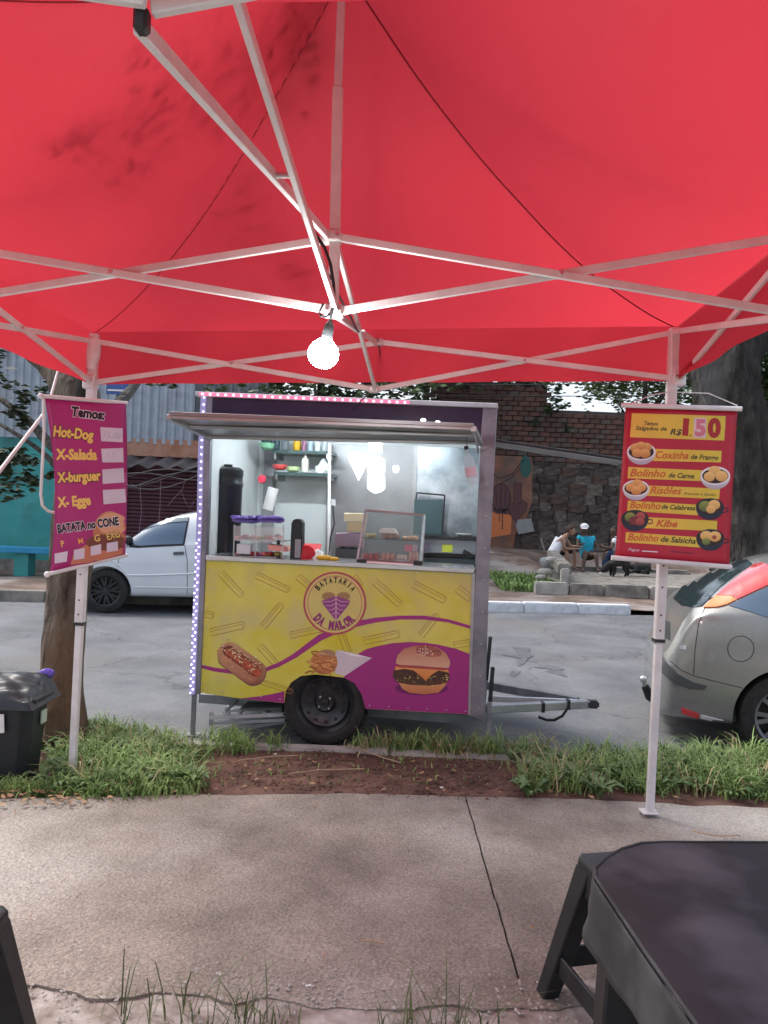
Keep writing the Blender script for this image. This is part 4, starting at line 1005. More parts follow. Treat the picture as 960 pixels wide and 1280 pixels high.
# ============================================================ FOOD TRAILER
TO = Vector((-1.22, 5.08, ROADZ)); TA = math.atan2(-.18, 1.92)
te = Vector((math.cos(TA), math.sin(TA), 0)); tn = Vector((-math.sin(TA), math.cos(TA), 0))
tr = thing('food_trailer', 'small yellow and magenta food trailer with its serving hatch open and lights on', 'food trailer', TO, TA)
def T(px, py, ly=0.0): return onplane(px, py, TO+tn*ly, tn)
def pq(pts, ly, dep):
    """prism from a picture polygon on the plane at depth ly, going back by dep"""
    g = MB(); g.prism([T(x, y, ly) for x, y in pts], tn*dep); return g
def rq(x0, y0, x1, y1, ly, dep, sl=.045):
    g = MB(); dy = (x1-x0)*sl; dx = (y1-y0)*.038
    g.prism([T(x0, y0, ly), T(x1, y0+dy, ly), T(x1-dx, y1+dy, ly), T(x0-dx, y1, ly)], tn*dep); return g
m_yel = mat('yellow_vinyl', s255(212, 200, 54), s255(224, 216, 108), 2.2, bump=.05, bscale=6, rough=.22, c3=s255(206, 196, 120), s3=3.2, coat=.35)
m_post = mat('grey_aluminium_post', (.20, .20, .24), (.32, .32, .37), 5, rough=.4, metal=.6)
m_navy = mat('navy_sign_board', (.022, .028, .060), (.035, .042, .08), 3, rough=.22, coat=.4)
m_int = mat('white_interior_panel', (.74, .80, .82), (.80, .84, .85), 3, rough=.4)
m_stl = mat('stainless_panel', (.30, .31, .33), (.42, .43, .45), 2.5, rough=.42, metal=.7, bump=.06, bscale=3)
m_stld = mat('dull_stainless_panel', (.24, .29, .33), (.50, .56, .62), 5, rough=.3, metal=.85, bump=.12, bscale=4)
D = 1.38
# lower front panel with the wheel arch cut out
pan = [(258, 698), (590, 716), (585, 893), (457, 886), (452, 868), (443, 854), (430, 847), (395, 843), (376, 845), (364, 853), (357, 864), (355, 879), (300, 873), (250, 866)]
g = pq(pan, 0, .03); panel = g.build('front_panel', m_yel, tr, world=True)
# left + right posts, head rail, sill
g = pq([(257, 493), (266, 493), (262, 560), (260, 640), (257, 700), (250, 868), (240, 868), (250, 640), (254, 560)], -.012, .06); g.build('corner_post', m_post, tr, world=True, bevel=.004)
g = pq([(604, 507), (622, 506), (612, 705), (606, 905), (588, 895), (594, 716), (600, 560)], -.014, .06); g.build('corner_post', m_post, tr, world=True, bevel=.005)
g = pq([(590, 716), (594, 716), (589, 895), (585, 893)], -.008, .03); g.build('panel_trim', ALU, tr, world=True)
g = pq([(244, 489), (622, 504), (623, 510), (244, 495)], -.03, D+.08); g.build('roof', mat('pale_roof_edge', (.5, .5, .53), (.62, .62, .65), 6, rough=.5), tr, world=True, bevel=.004)
g = pq([(264, 495), (604, 510), (601, 550), (262, 543)], -.004, .04); g.build('sign_board', m_navy, tr, world=True)
g = pq([(257, 694), (594, 711), (592, 717), (257, 700)], -.03, .42); cnt = g.build('counter', STEEL, tr, world=True, bevel=.004)
# shell: sides, back, floor, ceiling
def wallx(a, b, lo, hi, ly0, ly1, th, m, nm, **k):
    g = MB(); g.prism([T(*a, 0)+tn*ly0, T(*b, 0)+tn*ly0, T(*b, 0)+tn*ly1, T(*a, 0)+tn*ly1], te*th); return g.build(nm, m, tr, world=True, **k)
wallx((254, 494), (241, 866), 0, 0, .05, D, .03, m_int, 'side_wall')
wallx((616, 508), (601, 893), 0, 0, .05, D, -.03, m_int, 'side_wall')
a, b, c, d = T(254, 494), T(616, 508), T(601, 893), T(241, 866)
g = MB(); g.prism([p+tn*D for p in (a, b, c, d)], tn*.03); g.build('back_wall', m_int, tr, world=True)
g = MB(); g.prism([d+te*.03+tn*.24, c-te*.03+tn*.24, c-te*.03+tn*(D-.002), d+te*.03+tn*(D-.002)], (0, 0, .035)); g.build('floor', DARK, tr, world=True)
ce = Vector((0, 0, -.10)); g = MB(); g.prism([a+te*.03+tn*.04+ce, b-te*.03+tn*.04+ce, b-te*.03+tn*(D-.002)+ce, a+te*.03+tn*(D-.002)+ce], (0, 0, .02)); g.build('ceiling', m_int, tr, world=True)
# inside wall linings
g = pq([(392, 500), (640, 510), (640, 720), (392, 710)], D-.02, .012)
def clip(o): return o
sp = [T(0, 0, 0)]
xin = lambda t: a+te*(.035+t)
iw = (b-a).length-.07
def inner(x, z): # x from left inner wall in metres, z height above ROADZ plane, at back wall
    return TO+te*(.035+x)+tn*(D-.012)+Vector((0, 0, z))
def lining(x0, x1, z0, z1, m, nm, off=0, th=.012):
    g = MB(); o = tn*(-off)
    g.prism([inner(x0, z0)+o, inner(x1, z0)+o, inner(x1, z1)+o, inner(x0, z1)+o], tn*th); return g.build(nm, m, tr, world=True)
def bx(px): # local x coordinate of a pixel column on the back wall
    p = T(px, 620, D-.03); return (p-TO).dot(te)-.035
lining(bx(412), bx(517), 1.0, 2.1, m_stl, 'steel_panel'); lining(bx(520), iw, 1.0, 2.1, m_stld, 'steel_panel')
lining(bx(515), bx(519.5), 1.0, 2.1, ALU, 'panel_joint', .02); lining(bx(409), bx(413), 1.0, 2.1, ALU, 'panel_joint', .02)
lining(bx(329), bx(343), 1.0, 2.1, mat('grey_upright', (.25, .25, .28), (.36, .35, .38), 5, rough=.5), 'wall_upright', .03, .03)
# real lamps: two ceiling tubes
m_tube = mat('tube_glow', (1, 1, 1), emit=(.88, .97, 1.0), es=62)
for x0, ly in ((.30, .52), (1.05, .36)):
    g = MB(); o = TO+te*x0+tn*ly+Vector((0, 0, 2.16)); g.tube([o, o+te*.55], .013, 10); tb = g.build('tube_lamp', m_tube, tr, world=True)
# white sticker shapes on the steel panel, overexposed look added as a glow
m_stkglow = mat('lit_sign_acrylic', (1, 1, 1), rough=.4, emit=(1, 1, 1), es=.8)
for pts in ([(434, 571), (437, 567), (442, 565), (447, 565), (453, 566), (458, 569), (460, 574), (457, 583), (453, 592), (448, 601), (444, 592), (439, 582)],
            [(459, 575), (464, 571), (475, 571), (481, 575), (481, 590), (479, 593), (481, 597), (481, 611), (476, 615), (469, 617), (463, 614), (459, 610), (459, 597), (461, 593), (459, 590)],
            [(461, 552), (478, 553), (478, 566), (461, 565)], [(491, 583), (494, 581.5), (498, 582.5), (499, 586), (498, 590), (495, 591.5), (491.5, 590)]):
    g = MB(); g.prism([T(x, y, D-.05) for x, y in pts], tn*.012); g.build('lit_shape', m_stkglow, tr, world=True)
# ---- hatch flap
hl, hr = T(263, 546, -.01), T(601, 553, -.01); ol, orr = P(211, 519, 4.40), P(592, 534, 4.27)
m_flap = mat('flap_underside', (.30, .31, .33), (.34, .35, .37), 1, rough=.35, metal=.6)
g = MB(); up = Vector((0, 0, .022)); g.prism([hl, hr, orr, ol], up); fl = g.build('hatch_flap', m_flap, tr, world=True, bevel=.002)
for t, w in ((.0, .035), (.55, .05), (1, .035)):
    g = MB(); s0 = hl.lerp(ol, .03+.94*t)-Vector((0, 0, .008)); s1 = hr.lerp(orr, .03+.94*t)-Vector((0, 0, .008)); g.bar(s0, s1, w, .018); g.build('rib', ALU, fl, world=True, bevel=.002)
for p0, p1 in ((hl, ol), (hr, orr)):
    g = MB(); g.bar(p0+Vector((0, 0, -.01)), p1+Vector((0, 0, -.01)), .03, .03); g.build('flap_edge', ALU, fl, world=True, bevel=.002)
g = MB(); g.tube([ol.lerp(hl, .12)-Vector((0, 0, .02)), T(258, 546, -.02)], .006, 6); g.build('gas_strut', STEEL, tr, world=True)
g = MB(); g.tube([orr.lerp(hr, .12)-Vector((0, 0, .02)), T(598, 566, -.02)], .006, 6); g.build('gas_strut', STEEL, tr, world=True)
for x, y in ((529, 526), (547, 529)):  # reflections of the bulbs on the flap edge, added as small glowing balls
    g = MB(); g.ball(P(x, y-1, 4.30), .012, 7, (1.3, 1, .8)); g.build('marker_lamp', mat('small_led_glow', (1, 1, 1), emit=(.9, .95, 1), es=3), tr, world=True)
# ---- side hatch propped open on the right
s0 = T(606, 551, .02); s1 = P(783, 578, 5.0)
g = MB(); g.prism([s0, s1, s1+tn*.30, s0+tn*.30], (0, 0, .014)); sh = g.build('side_flap', mat('grey_flap', (.20, .21, .22), (.30, .31, .32), 4, rough=.5, metal=.4), tr, world=True)
g = MB(); g.tube([s0+Vector((0, 0, .014)), s1+Vector((0, 0, .018))], .009, 8); g.build('flap_edge', DARK, sh, world=True)
# ---- LED strips
m_led = mat('violet_led', (1, 1, 1), emit=(.66, .64, 1.0), es=3); m_ledp = mat('pink_led', (1, 1, 1), emit=(1.0, .42, .55), es=2.6)
m_strip = mat('violet_lit_strip', (.30, .28, .46), rough=.5, emit=(.33, .30, .62), es=.16); m_stripp = mat('pink_lit_strip', (.8, .25, .4), rough=.5, emit=(.9, .2, .35), es=.3)
ed = [(254.5, 494), (251, 560), (249.5, 640), (245.5, 740), (240, 868)]
def ev(t, pts): 
    y = pts[0][1]+(pts[-1][1]-pts[0][1])*t
    for p, q_ in zip(pts, pts[1:]):
        if p[1] <= y <= q_[1]+1e-6: k = (y-p[1])/(q_[1]-p[1]); return (p[0]+(q_[0]-p[0])*k, y)
    return pts[-1]
g = MB(); 
for i in range(len(ed)-1):
    p, r_ = ed[i], ed[i+1]; g.prism([T(p[0]-3.5, p[1], -.016), T(p[0]+3.5, p[1], -.016), T(r_[0]+3.5, r_[1], -.016), T(r_[0]-3.5, r_[1], -.016)], tn*.004)
st = g.build('led_strip', m_strip, tr, world=True)
g = MB()
for i in range(42):
    x, y = ev((i+.3)/42, ed); g.ball(T(x+.6, y, -.022), .0055, 5)
    if i > 19: g.ball(T(x-2.6, y+4.4, -.022), .005, 5)
g.build('led', m_led, st, world=True, kind='stuff')
g = MB(); g.prism([T(249, 490, -.036), T(512, 501, -.036), T(512, 505, -.036), T(249, 494.5, -.036)], tn*.005); st = g.build('led_strip', m_stripp, tr, world=True)
g = MB()
for i in range(27): t = (i+.4)/27; g.ball(T(249+263*t, 492.3+11*t, -.04), .0075, 5)
g.build('led', m_ledp, st, world=True, kind='stuff')
# ---- print on the front panel
pp = lambda x, y, l: T(x, y, -.0006-.0009*l)
MG = s255(164, 46, 128); LN = s255(168, 120, 70)
ik = Ink(); 
wave = [(252, 833), (268, 837), (290, 840), (310, 841), (330, 838), (350, 830), (368, 820), (386, 807), (400, 797), (420, 788), (445, 780), (470, 775), (500, 772), (530, 772), (560, 776), (588, 784)]
ik.stroke(wave, [4, 5, 5, 5, 5, 5, 6, 7, 8, 8, 7, 6, 5, 5, 4, 4], MG, 1); ik.build('magenta_line', pp, tr)
ik = Ink(); ik.poly([(430, 846.8), (436, 834), (448, 817), (458, 811.5), (470, 808), (490, 804), (512, 802.5), (532, 803.5), (549, 806), (570, 811), (587.4, 817.5), (585.1, 892.8), (457, 885.8), (452, 868), (443, 854)], MG, 1.5)
ik.build('magenta_field', pp, tr)
ik = Ink(); ik.poly([(300, 872.8), (320, 871), (338, 868), (355.6, 864), (355, 878.8)], MG, 1.5); ik.build('magenta_field', pp, tr)
fries = [(289, 730, 47, 38, 8), (340, 728, 25, 44, 8), (340, 770, -50, 36, 8), (283, 786, -13, 42, 9), (259, 768, 10, 14, 8), (380, 727, 40, 20, 8), (484, 741, 42, 42, 9), (536, 740, 27, 44, 9), (580, 742, 38, 20, 10), (382, 790, -12, 40, 8), (476, 797, -12, 44, 9), (536, 782, -52, 32, 8), (577, 805, -10, 20, 8), (336, 820, 48, 34, 8), (431, 804, 70, 24, 8), (345, 858, 18, 40, 6), (446, 726, 55, 14, 8)]
ik = Ink()
for cx, cy, an, L, w in fries:
    c_, s_ = math.cos(R(an)), math.sin(R(an)); f = lambda x, y: (cx+x*c_-y*s_, cy+x*s_+y*c_)
    ik.stroke([f(-L/2, -w/2), f(L/2, -w/2), f(L/2, w/2), f(-L/2, w/2)], .75, LN, .5, True); ik.stroke([f(-L/2, -w*.12), f(L/2, -w*.12)], .6, LN, .5)
    ik.stroke([f(L/2, -w/2), f(L/2+2.5, -w*.1), f(L/2, w/2)], .5, LN, .5)
ik.build('fries_pattern', pp, tr, kind='stuff')
# round logo
ik = Ink(); cx, cy = 418.5, 754
ik.ell(cx, cy, 37.5, 37.5, s255(214, 200, 118), 2.2, 48); ik.stroke(circ(cx, cy, 38.2, 38.2, 48)[:-1], 2.4, s255(186, 74, 96), 2.6, True); ik.stroke(circ(cx, cy, 33.8, 33.8, 48)[:-1], .9, s255(196, 90, 110), 2.6, True); ik.build('logo_disc', pp, tr)
ik = Ink(); ik.arc('BATATARIA', cx, cy, 25.5, 7.0, R(-54), R(58), s255(24, 20, 16), 3.2, .035); ik.build('logo_lettering', pp, tr)
ik = Ink(); ik.arc('DA MALOR', cx, cy, 32.5, 9.5, R(236), R(128), s255(158, 50, 126), 3.6, .05, True, s255(40, 18, 40)); ik.build('logo_lettering', pp, tr)
ik = Ink(); PU = s255(150, 66, 140); PL = s255(214, 170, 190)
for sx in (-1, 1):
    X = lambda v: cx+1.5+sx*v
    ik.ell(X(9.5), 745.5, 8.5, 5.5, s255(176, 140, 92), 2.8); 
    for k in range(6): ik.stroke([(X(3+k*2.4), 741.5+abs(k-2.5)*.5), (X(2.6+k*2.1), 749)], .5, s255(120, 86, 60), 3)
    ik.poly([(X(0), 745), (X(18), 751), (X(15), 757), (X(1), 775), (X(0), 775)], PU, 3.2)
    for k in range(4): ik.stroke([(X(.5), 748.5+k*5.4), (X(6-k*.7), 752+k*5.2), (X(16.5-k*3.7), 752+k*5.2)], .9, PL, 3.5)
    ik.stroke([(X(.2), 745), (X(.2), 775)], .9, PL, 3.7)
ik.build('cone_emblem', pp, tr)
# hot dog picture
def rot(cx, cy, an): c_, s_ = math.cos(R(an)), math.sin(R(an)); return lambda x, y: (cx+x*c_-y*s_, cy+x*s_+y*c_)
def capsule(f, L, w, n=10, sk=0):
    pts = [(L/2+w*math.cos(t)*.9, w*math.sin(t)) for t in [-PI/2+PI*i/n for i in range(n+1)]]+[(-L/2-w*math.cos(t)*.9, -w*math.sin(t)) for t in [-PI/2+PI*i/n for i in range(n+1)]]
    return [f(x, y) for x, y in pts]
ik = Ink(); f = rot(302, 829, 36)
ik.poly(capsule(rot(302.5, 830.5, 36), 38, 16.5), s255(120, 70, 84), 2.0)
ik.poly(capsule(f, 40, 15.5), s255(206, 160, 118), 2.3, col2=s255(150, 88, 66)); ik.poly(capsule(rot(298.5, 835, 36), 36, 9.5), s255(214, 156, 116), 2.6, col2=s255(172, 104, 78))
ik.poly(capsule(rot(303, 826.5, 36), 44, 7), s255(120, 56, 44), 2.9, col2=s255(160, 70, 54)); ik.poly(capsule(rot(304, 827.5, 36), 46, 4), s255(190, 96, 66), 3.2, col2=s255(206, 90, 60))
rnd = random.Random(3); f2 = rot(301, 823, 36)
for i in range(210): x, y = rnd.uniform(-29, 27), rnd.gauss(0, 4.6); X_, Y_ = f2(x, y); ik.ell(X_, Y_, rnd.uniform(.6, 1.4), rnd.uniform(.5, 1), [s255(226, 200, 150), s255(196, 84, 60), s255(150, 60, 50), s255(240, 226, 190), s255(120, 60, 40)][i % 5], 3.5+.01*i, 6)
for k in range(5): X_, Y_ = rot(297, 839, 36)(-14+k*8, rnd.uniform(-2, 2)); ik.ell(X_, Y_, 4, 2.4, s255(190, 130, 100), 2.8, 8, .6)
ik.build('hot_dog_picture', pp, tr)
# cone of fries picture
ik = Ink(); ik.poly([(421, 812.5), (440, 816), (465, 822.5), (446, 835), (431, 845), (419, 842), (417, 828)], s255(206, 196, 206), 2.6, col2=s255(222, 206, 210)); ik.poly([(421, 812.5), (465, 822.5), (440, 820)], s255(238, 230, 236), 2.9)
ik.ell(405, 828, 17, 15, s255(206, 142, 84), 2.9, 20, 0, s255(176, 106, 62)); ik.ell(409, 817, 10, 5, s255(170, 130, 100), 3.0)
for i in range(46): x, y = rnd.gauss(404, 8), rnd.gauss(829, 6); x = max(386, min(420, x)); y = max(815, min(842, y)); a_ = rnd.uniform(-.8, .8); ik.stroke([(x-5*math.cos(a_), y-4*math.sin(a_)), (x, y-1), (x+5*math.cos(a_), y+4*math.sin(a_))], 1.7, [s255(226, 164, 104), s255(190, 116, 62), s255(214, 140, 84), s255(160, 90, 50)][i % 4], 3.1+.01*i)
ik.build('fries_cone_picture', pp, tr)
# burger picture
ik = Ink(); ik.ell(527, 860, 33, 9, s255(116, 30, 100), 1.8)
ik.poly([(494, 846), (503, 861), (512, 866), (530, 868), (548, 866), (556, 858), (560, 850), (540, 846)], s255(226, 168, 110), 2.4, col2=s255(196, 116, 74))
ik.poly([(492, 838), (497, 834), (520, 836), (545, 836), (561, 840), (562, 850), (555, 855), (536, 857), (512, 856), (497, 853), (491, 846)], s255(70, 44, 34), 2.7, col2=s255(92, 60, 44))
for i in range(90): x, y = rnd.uniform(493, 560), rnd.gauss(848.5, 3.2); ik.ell(x, y, rnd.uniform(.8, 2), rnd.uniform(.5, 1.1), [s255(40, 26, 24), s255(150, 130, 70), s255(110, 76, 62), s255(214, 196, 120), s255(84, 90, 40), s255(60, 40, 34)][i % 6], 3+.008*i, 6)
ik.poly([(494, 833), (560, 837), (562, 841), (548, 838), (540, 843), (532, 851), (526, 845), (517, 838), (505, 836), (494, 838)], s255(232, 160, 92), 3.9, col2=s255(222, 130, 64)); ik.poly([(496, 830), (558, 834), (557, 838), (497, 834)], s255(176, 74, 76), 4.1)
ik.poly([(494.5, 829), (497, 819), (505, 811), (517, 807.5), (531, 806.5), (546, 809), (557, 816), (563, 827), (561, 835), (545, 834), (520, 832), (500, 831)], s255(190, 118, 92), 4.4, col2=s255(226, 178, 146))
ik.ell(536, 814, 17, 6.5, s255(164, 86, 72), 4.6, 20, .2, s255(186, 112, 92))
for i in range(46): a_ = rnd.uniform(0, 6.28); r_ = rnd.uniform(0, 1)**.6; ik.ell(536+17*r_*math.cos(a_), 814+6.5*r_*math.sin(a_), 1.0, .7, [s255(240, 222, 200), s255(110, 50, 56)][i % 2], 4.8+.005*i, 6, a_)
ik.build('burger_picture', pp, tr)
# rivets along the panel and rails
g = MB()
for a_, b_, n_ in (((262, 702), (587, 719.5), 16), ((254, 862), (350, 874), 5), ((462, 882), (582, 889), 6), ((262, 712), (253, 855), 7)):
    for k in range(n_): p = T(a_[0]+(b_[0]-a_[0])*k/(n_-1), a_[1]+(b_[1]-a_[1])*k/(n_-1), -.002); g.lathe([(.005, 0), (.004, .003), (.0, .004)], p, -tn, 8)
for y in range(525, 900, 40): g.lathe([(.006, 0), (.004, .004), (.0, .005)], T(613-(y-505)*.038, y, -.016), -tn, 8)
g.build('rivet', STEEL, tr, world=True, kind='stuff')
# ---- wheel, arch, chassis
wc = T(405, 879, .02); wc = Vector((wc.x, wc.y, ROADZ+.285))
wa = -tn
wh = MB(); prof = [(.19, -.165), (.23, -.168), (.268, -.16), (.283, -.13), (.286, -.085), (.283, -.035), (.268, -.006), (.235, .006), (.205, .0), (.19, -.012)]
wh.lathe(prof, wc, wa, 44, cap=False); wheel = wh.build('wheel', RUBBER, tr, world=True)
g = MB()
for k in range(44):
    a_ = 2*PI*k/44; q_ = Vector((0, 0, 1)).rotation_difference(wa)
    for zz in (-.135, -.10, -.065, -.03): o_ = wc+q_ @ Vector((.2865*math.cos(a_+zz), .2865*math.sin(a_+zz), zz)); g.ball(o_, .008, 4)
g.build('tread_block', RUBBER, wheel, world=True, kind='stuff')
m_rim = mat('black_steel_rim', (.028, .03, .034), (.07, .07, .075), 9, rough=.4, metal=.5)
g = MB(); g.lathe([(.02, -.035), (.055, -.03), (.062, -.042), (.075, -.055), (.115, -.05), (.14, -.03), (.155, -.022), (.168, -.035), (.180, -.015), (.192, -.004), (.196, -.012), (.19, -.08), (.02, -.12)], wc, wa, 40); rim = g.build('rim', m_rim, wheel, world=True)
g = MB(); g.lathe([(.0, .0), (.026, -.002), (.03, -.02), (.03, -.05)], wc+wa*(-.012), wa, 18); g.build('hub_cap', m_rim, wheel, world=True)
qw = Vector((0, 0, 1)).rotation_difference(wa)
for k in range(4):
    a_ = .6+k*PI/2; g = MB(); o_ = wc+qw @ Vector((.046*math.cos(a_), .046*math.sin(a_), -.03)); g.tube([o_, o_+wa*.014], .008, 6); g.build('wheel_nut', STEEL, wheel, world=True)
g = MB()
for k in range(12):
    a_ = k*PI/6; o_ = wc+qw @ Vector((.132*math.cos(a_), .132*math.sin(a_), -.0335)); g.tube([o_-wa*.004, o_+wa*.003], .0125, 8)
g.build('rim_slot', BLACKP, wheel, world=True, kind='stuff')
g = MB(); g.prism([T(x, y, .034) for x, y in ((352, 838), (460, 838), (460, 900), (457, 886), (457, 860), (446, 851), (430, 845), (395, 842), (372, 845), (360, 855), (355, 866), (355, 880), (352, 880))][:2]+[T(460, 888, .034), T(352, 880, .034)], tn*.004)
arch = [(352, 890), (353, 864), (361, 852), (375, 844), (395, 841), (430, 845), (445, 852), (455, 866), (460, 893)]
g = MB()
for p, r_ in zip(arch, arch[1:]): g.prism([T(p[0], p[1], .032), T(r_[0], r_[1], .032), T(r_[0], r_[1], .032)+tn*.22, T(p[0], p[1], .032)+tn*.22], Vector((0, 0, .004)))
g.prism([T(x, y, .25) for x, y in arch], tn*.004); g.build('wheel_arch', BLACKP, tr, world=True)
m_chas = mat('grey_chassis_paint', (.20, .21, .23), (.32, .33, .35), 7, rough=.5, metal=.4)
g = MB()
for ly in (.33, 1.1): g.bar(T(250, 872, ly), T(600, 900, ly), .05, .06)
g.build('chassis_rail', m_chas, tr, world=True, kind='stuff')
g = MB(); g.tube([wc-wa*.05, wc+tn*1.2], .03, 10); g.build('axle', DARK, tr, world=True)
for x, y in ((243, 866), (612, 878)):
    p = T(x, y, .06); g = MB(); g.bar(p, (p.x, p.y, ROADZ+.01), .028, .028, (0, 1, 0)); g.build('jack_leg', m_chas, tr, world=True)
    g = MB(); g.box((p.x, p.y, ROADZ+.008), (.09, .09, .012)); g.build('jack_foot', m_chas, tr, world=True)
# folded steps under the left end
sp = thing('folding_step', 'folded grey metal entry steps tucked under the left end of the trailer', 'step', T(305, 912, .2))
for x0_, y0_, ly0, x1_, y1_, ly1, w in ((262, 897, -.02, 356, 893, .1, .03), (262, 904, .05, 356, 899, .15, .035), (272, 913, .1, 352, 893, .2, .03), (285, 888, .5, 358, 884, .5, .03), (290, 878, .6, 356, 880, .6, .03), (264, 889, -.02, 264, 906, .05, .03), (280, 891, .0, 300, 872, .4, .02), (298, 893, .05, 316, 874, .4, .02), (330, 892, .1, 348, 880, .4, .02), (286, 880, .6, 286, 892, .5, .02), (300, 911, .2, 356, 902, .25, .02)):
    g = MB(); g.bar(T(x0_, y0_, ly0), T(x1_, y1_, ly1), w, .022); g.build('step_rail', mat('galvanised_step', (.42, .44, .46), (.56, .58, .6), 9, rough=.5, metal=.3), sp, world=True, bevel=.002)
g = MB(); g.prism([T(300, 888, .12), T(352, 888, .12), T(352, 888, .12)+tn*.3, T(300, 888, .12)+tn*.3], (0, 0, .015)); g.build('tread', mat('step_tread', (.10, .11, .12), (.16, .17, .18), 9, rough=.6, metal=.5), sp, world=True)
# drawbar
g = MB(); g.bar(T(608, 886, .18), T(735, 880, .62), .055, .055); db = g.build('drawbar', ALU, tr, world=True, bevel=.004)
g = MB(); g.bar(T(610, 873, .7), T(722, 878, .66), .035, .04); g.build('drawbar_tube', mat('pale_galvanised', (.55, .56, .58), (.7, .7, .72), 5, rough=.4, metal=.5), tr, world=True)
g = MB(); g.bar(T(610, 857, 1.2), T(722, 877, .7), .045, .06); g.build('drawbar_tube', m_chas, tr, world=True)
g = MB(); g.box(T(740, 880, .62), (.09, .07, .055)); g.build('coupler', DARK, tr, world=True, bevel=.012)
g = MB(); g.box(T(678, 883.5, .41), (.024, .066, .064)); g.box(T(710, 880, .52), (.018, .066, .066)); g.build('strap', BLACKP, tr, world=True, kind='stuff')
g = MB(); g.tube([T(709, 878, .5), T(709, 886, .49), T(703, 895, .49), T(693, 900, .49), T(683, 900, .49), T(673, 896, .49)], .010, 8); g.build('safety_loop', BLACKP, tr, world=True)
for x0_, y0_, x1_, y1_, ly, w in ((613, 796, 608, 850, .30, .022), (616, 834, 612, 884, .22, .024), (608, 836, 604, 880, .35, .03)):
    g = MB(); g.bar(T(x0_, y0_, ly), T(x1_, y1_, ly), w, w, (0, 1, 0)); g.build('jockey_post', DARK if w < .03 else m_chas, tr, world=True)
# ============================================================ THINGS INSIDE THE TRAILER
def single(name, g, m, label, cat, bevel=0, **k): o = g.build(name, m, bevel=bevel, **k); return tag(o, label, cat)
m_blk = mat('satin_black', (.014, .018, .024), (.022, .028, .036), 5, rough=.35)
fr = thing('black_water_tank', 'tall black ribbed drum at the left end inside the trailer', 'drum', T(282, 696, .35))
g = MB(); cb = T(281, 697, .42); r_ = .105; hz_ = T(281, 584, .42).z-cb.z
g.lathe([(r_*.95, 0), (r_, .02), (r_, hz_*.78), (r_*1.04, hz_*.79), (r_*1.04, hz_*.83), (r_, hz_*.84), (r_, hz_*.9), (r_*1.03, hz_*.91), (r_*1.03, hz_*.97), (r_*.8, hz_)], cb, n=26); g.build('drum_body', m_blk, fr, world=True)
g = MB(); g.lathe([(.03, 0), (.03, .02)], cb+Vector((0, 0, hz_)), n=12); g.build('cap', m_blk, fr, world=True)
g = rq(269, 546, 301, 582, .9, .02); single('wall_window', g, mat('lit_white_sheet', (.78, .84, .84), rough=.5), 'white panel above the black drum inside the trailer', 'panel')
# back shelves
m_shelf = mat('dark_glass_shelf', (.05, .09, .09), (.08, .12, .12), 5, rough=.2)
sh1 = thing('wall_shelf', 'upper dark wall shelf crowded with cups and bottles inside the trailer', 'shelf', T(378, 565, 1.2))
g = rq(340, 562.5, 414, 566.5, 1.05, .3, .02); g.build('board', m_shelf, sh1, world=True)
for x in (343, 408):
    g = rq(x, 566, x+2, 574, 1.05, .28, .0); g.build('bracket', ALU, sh1, world=True)
sh2 = thing('wall_shelf', 'lower dark wall shelf holding red bowls and a white squeeze bottle', 'shelf', T(378, 592, 1.2))
g = rq(342, 589.5, 414, 593.5, 1.05, .3, .035); g.build('board', m_shelf, sh2, world=True)
for x in (345, 409):
    g = rq(x, 593, x+2, 600, 1.05, .28, .0); g.build('bracket', ALU, sh2, world=True)
def cup(x0, x1, y0, y1, ly, m, nm, label, cat, prof=None):
    c = T((x0+x1)/2, y1, ly); w = (T(x1, y1, ly)-T(x0, y1, ly)).length/2; h = T((x0+x1)/2, y0, ly).z-c.z
    pr_ = prof or [(.8, 0), (.85, .05), (1, .9), (1, 1), (.9, 1)]
    g = MB(); g.lathe([(a_*w, b_*h) for a_, b_ in pr_], c, n=16); o = g.build(nm, m); return tag(o, label, cat)
BOT = [(.85, 0), (1, .04), (1, .62), (.8, .72), (.35, .8), (.3, .9), (.3, 1)]
MC = lambda n, c, **k: mat(n, lin(tuple(x/255 for x in c)), rough=k.pop('rough', .4), **k)
cup(366, 376, 547, 563, 1.15, MC('mustard_plastic', (226, 180, 50)), 'yellow_cup', 'yellow container on the upper shelf inside the trailer', 'container')
cup(351, 361, 549, 562.5, 1.15, MC('grey_plastic', (120, 130, 140)), 'grey_cup', 'grey cup left of the yellow container on the upper shelf', 'cup')
cup(377, 383, 549, 563.5, 1.15, MC('pink_plastic', (170, 120, 150)), 'pink_cup', 'slim pinkish cup just right of the yellow container', 'cup')
cup(384, 391, 549, 564, 1.15, MC('pale_blue_plastic', (180, 205, 225)), 'blue_cup', 'pale blue cup on the upper shelf, third from the right end', 'cup')
cup(393, 401, 550, 564.2, 1.15, MC('clear_white', (215, 225, 230)), 'white_cup', 'white cup on the upper shelf next to the pale blue cup', 'cup')
cup(402, 410, 551, 564.4, 1.15, MC('silver_white', (190, 200, 205)), 'foil_tub', 'silver white tub at the right end of the upper shelf', 'tub')
cup(341, 350, 549, 562, 1.15, MC('dark_teal_plastic', (60, 80, 90)), 'teal_cup', 'dark teal cup at the left end of the upper shelf', 'cup')
cup(324, 343, 554, 563, .95, MC('green_bowl_plastic', (110, 160, 130)), 'green_bowl', 'pale green bowl held on the upright beside the upper shelf', 'bowl', [(.5, 0), (.9, .35), (1, .95), (1, 1), (.95, 1)])
cup(326, 341, 547, 555, .95, MC('dark_bowl_plastic', (40, 60, 66)), 'dark_pot', 'dark pot standing in the pale green bowl', 'pot')
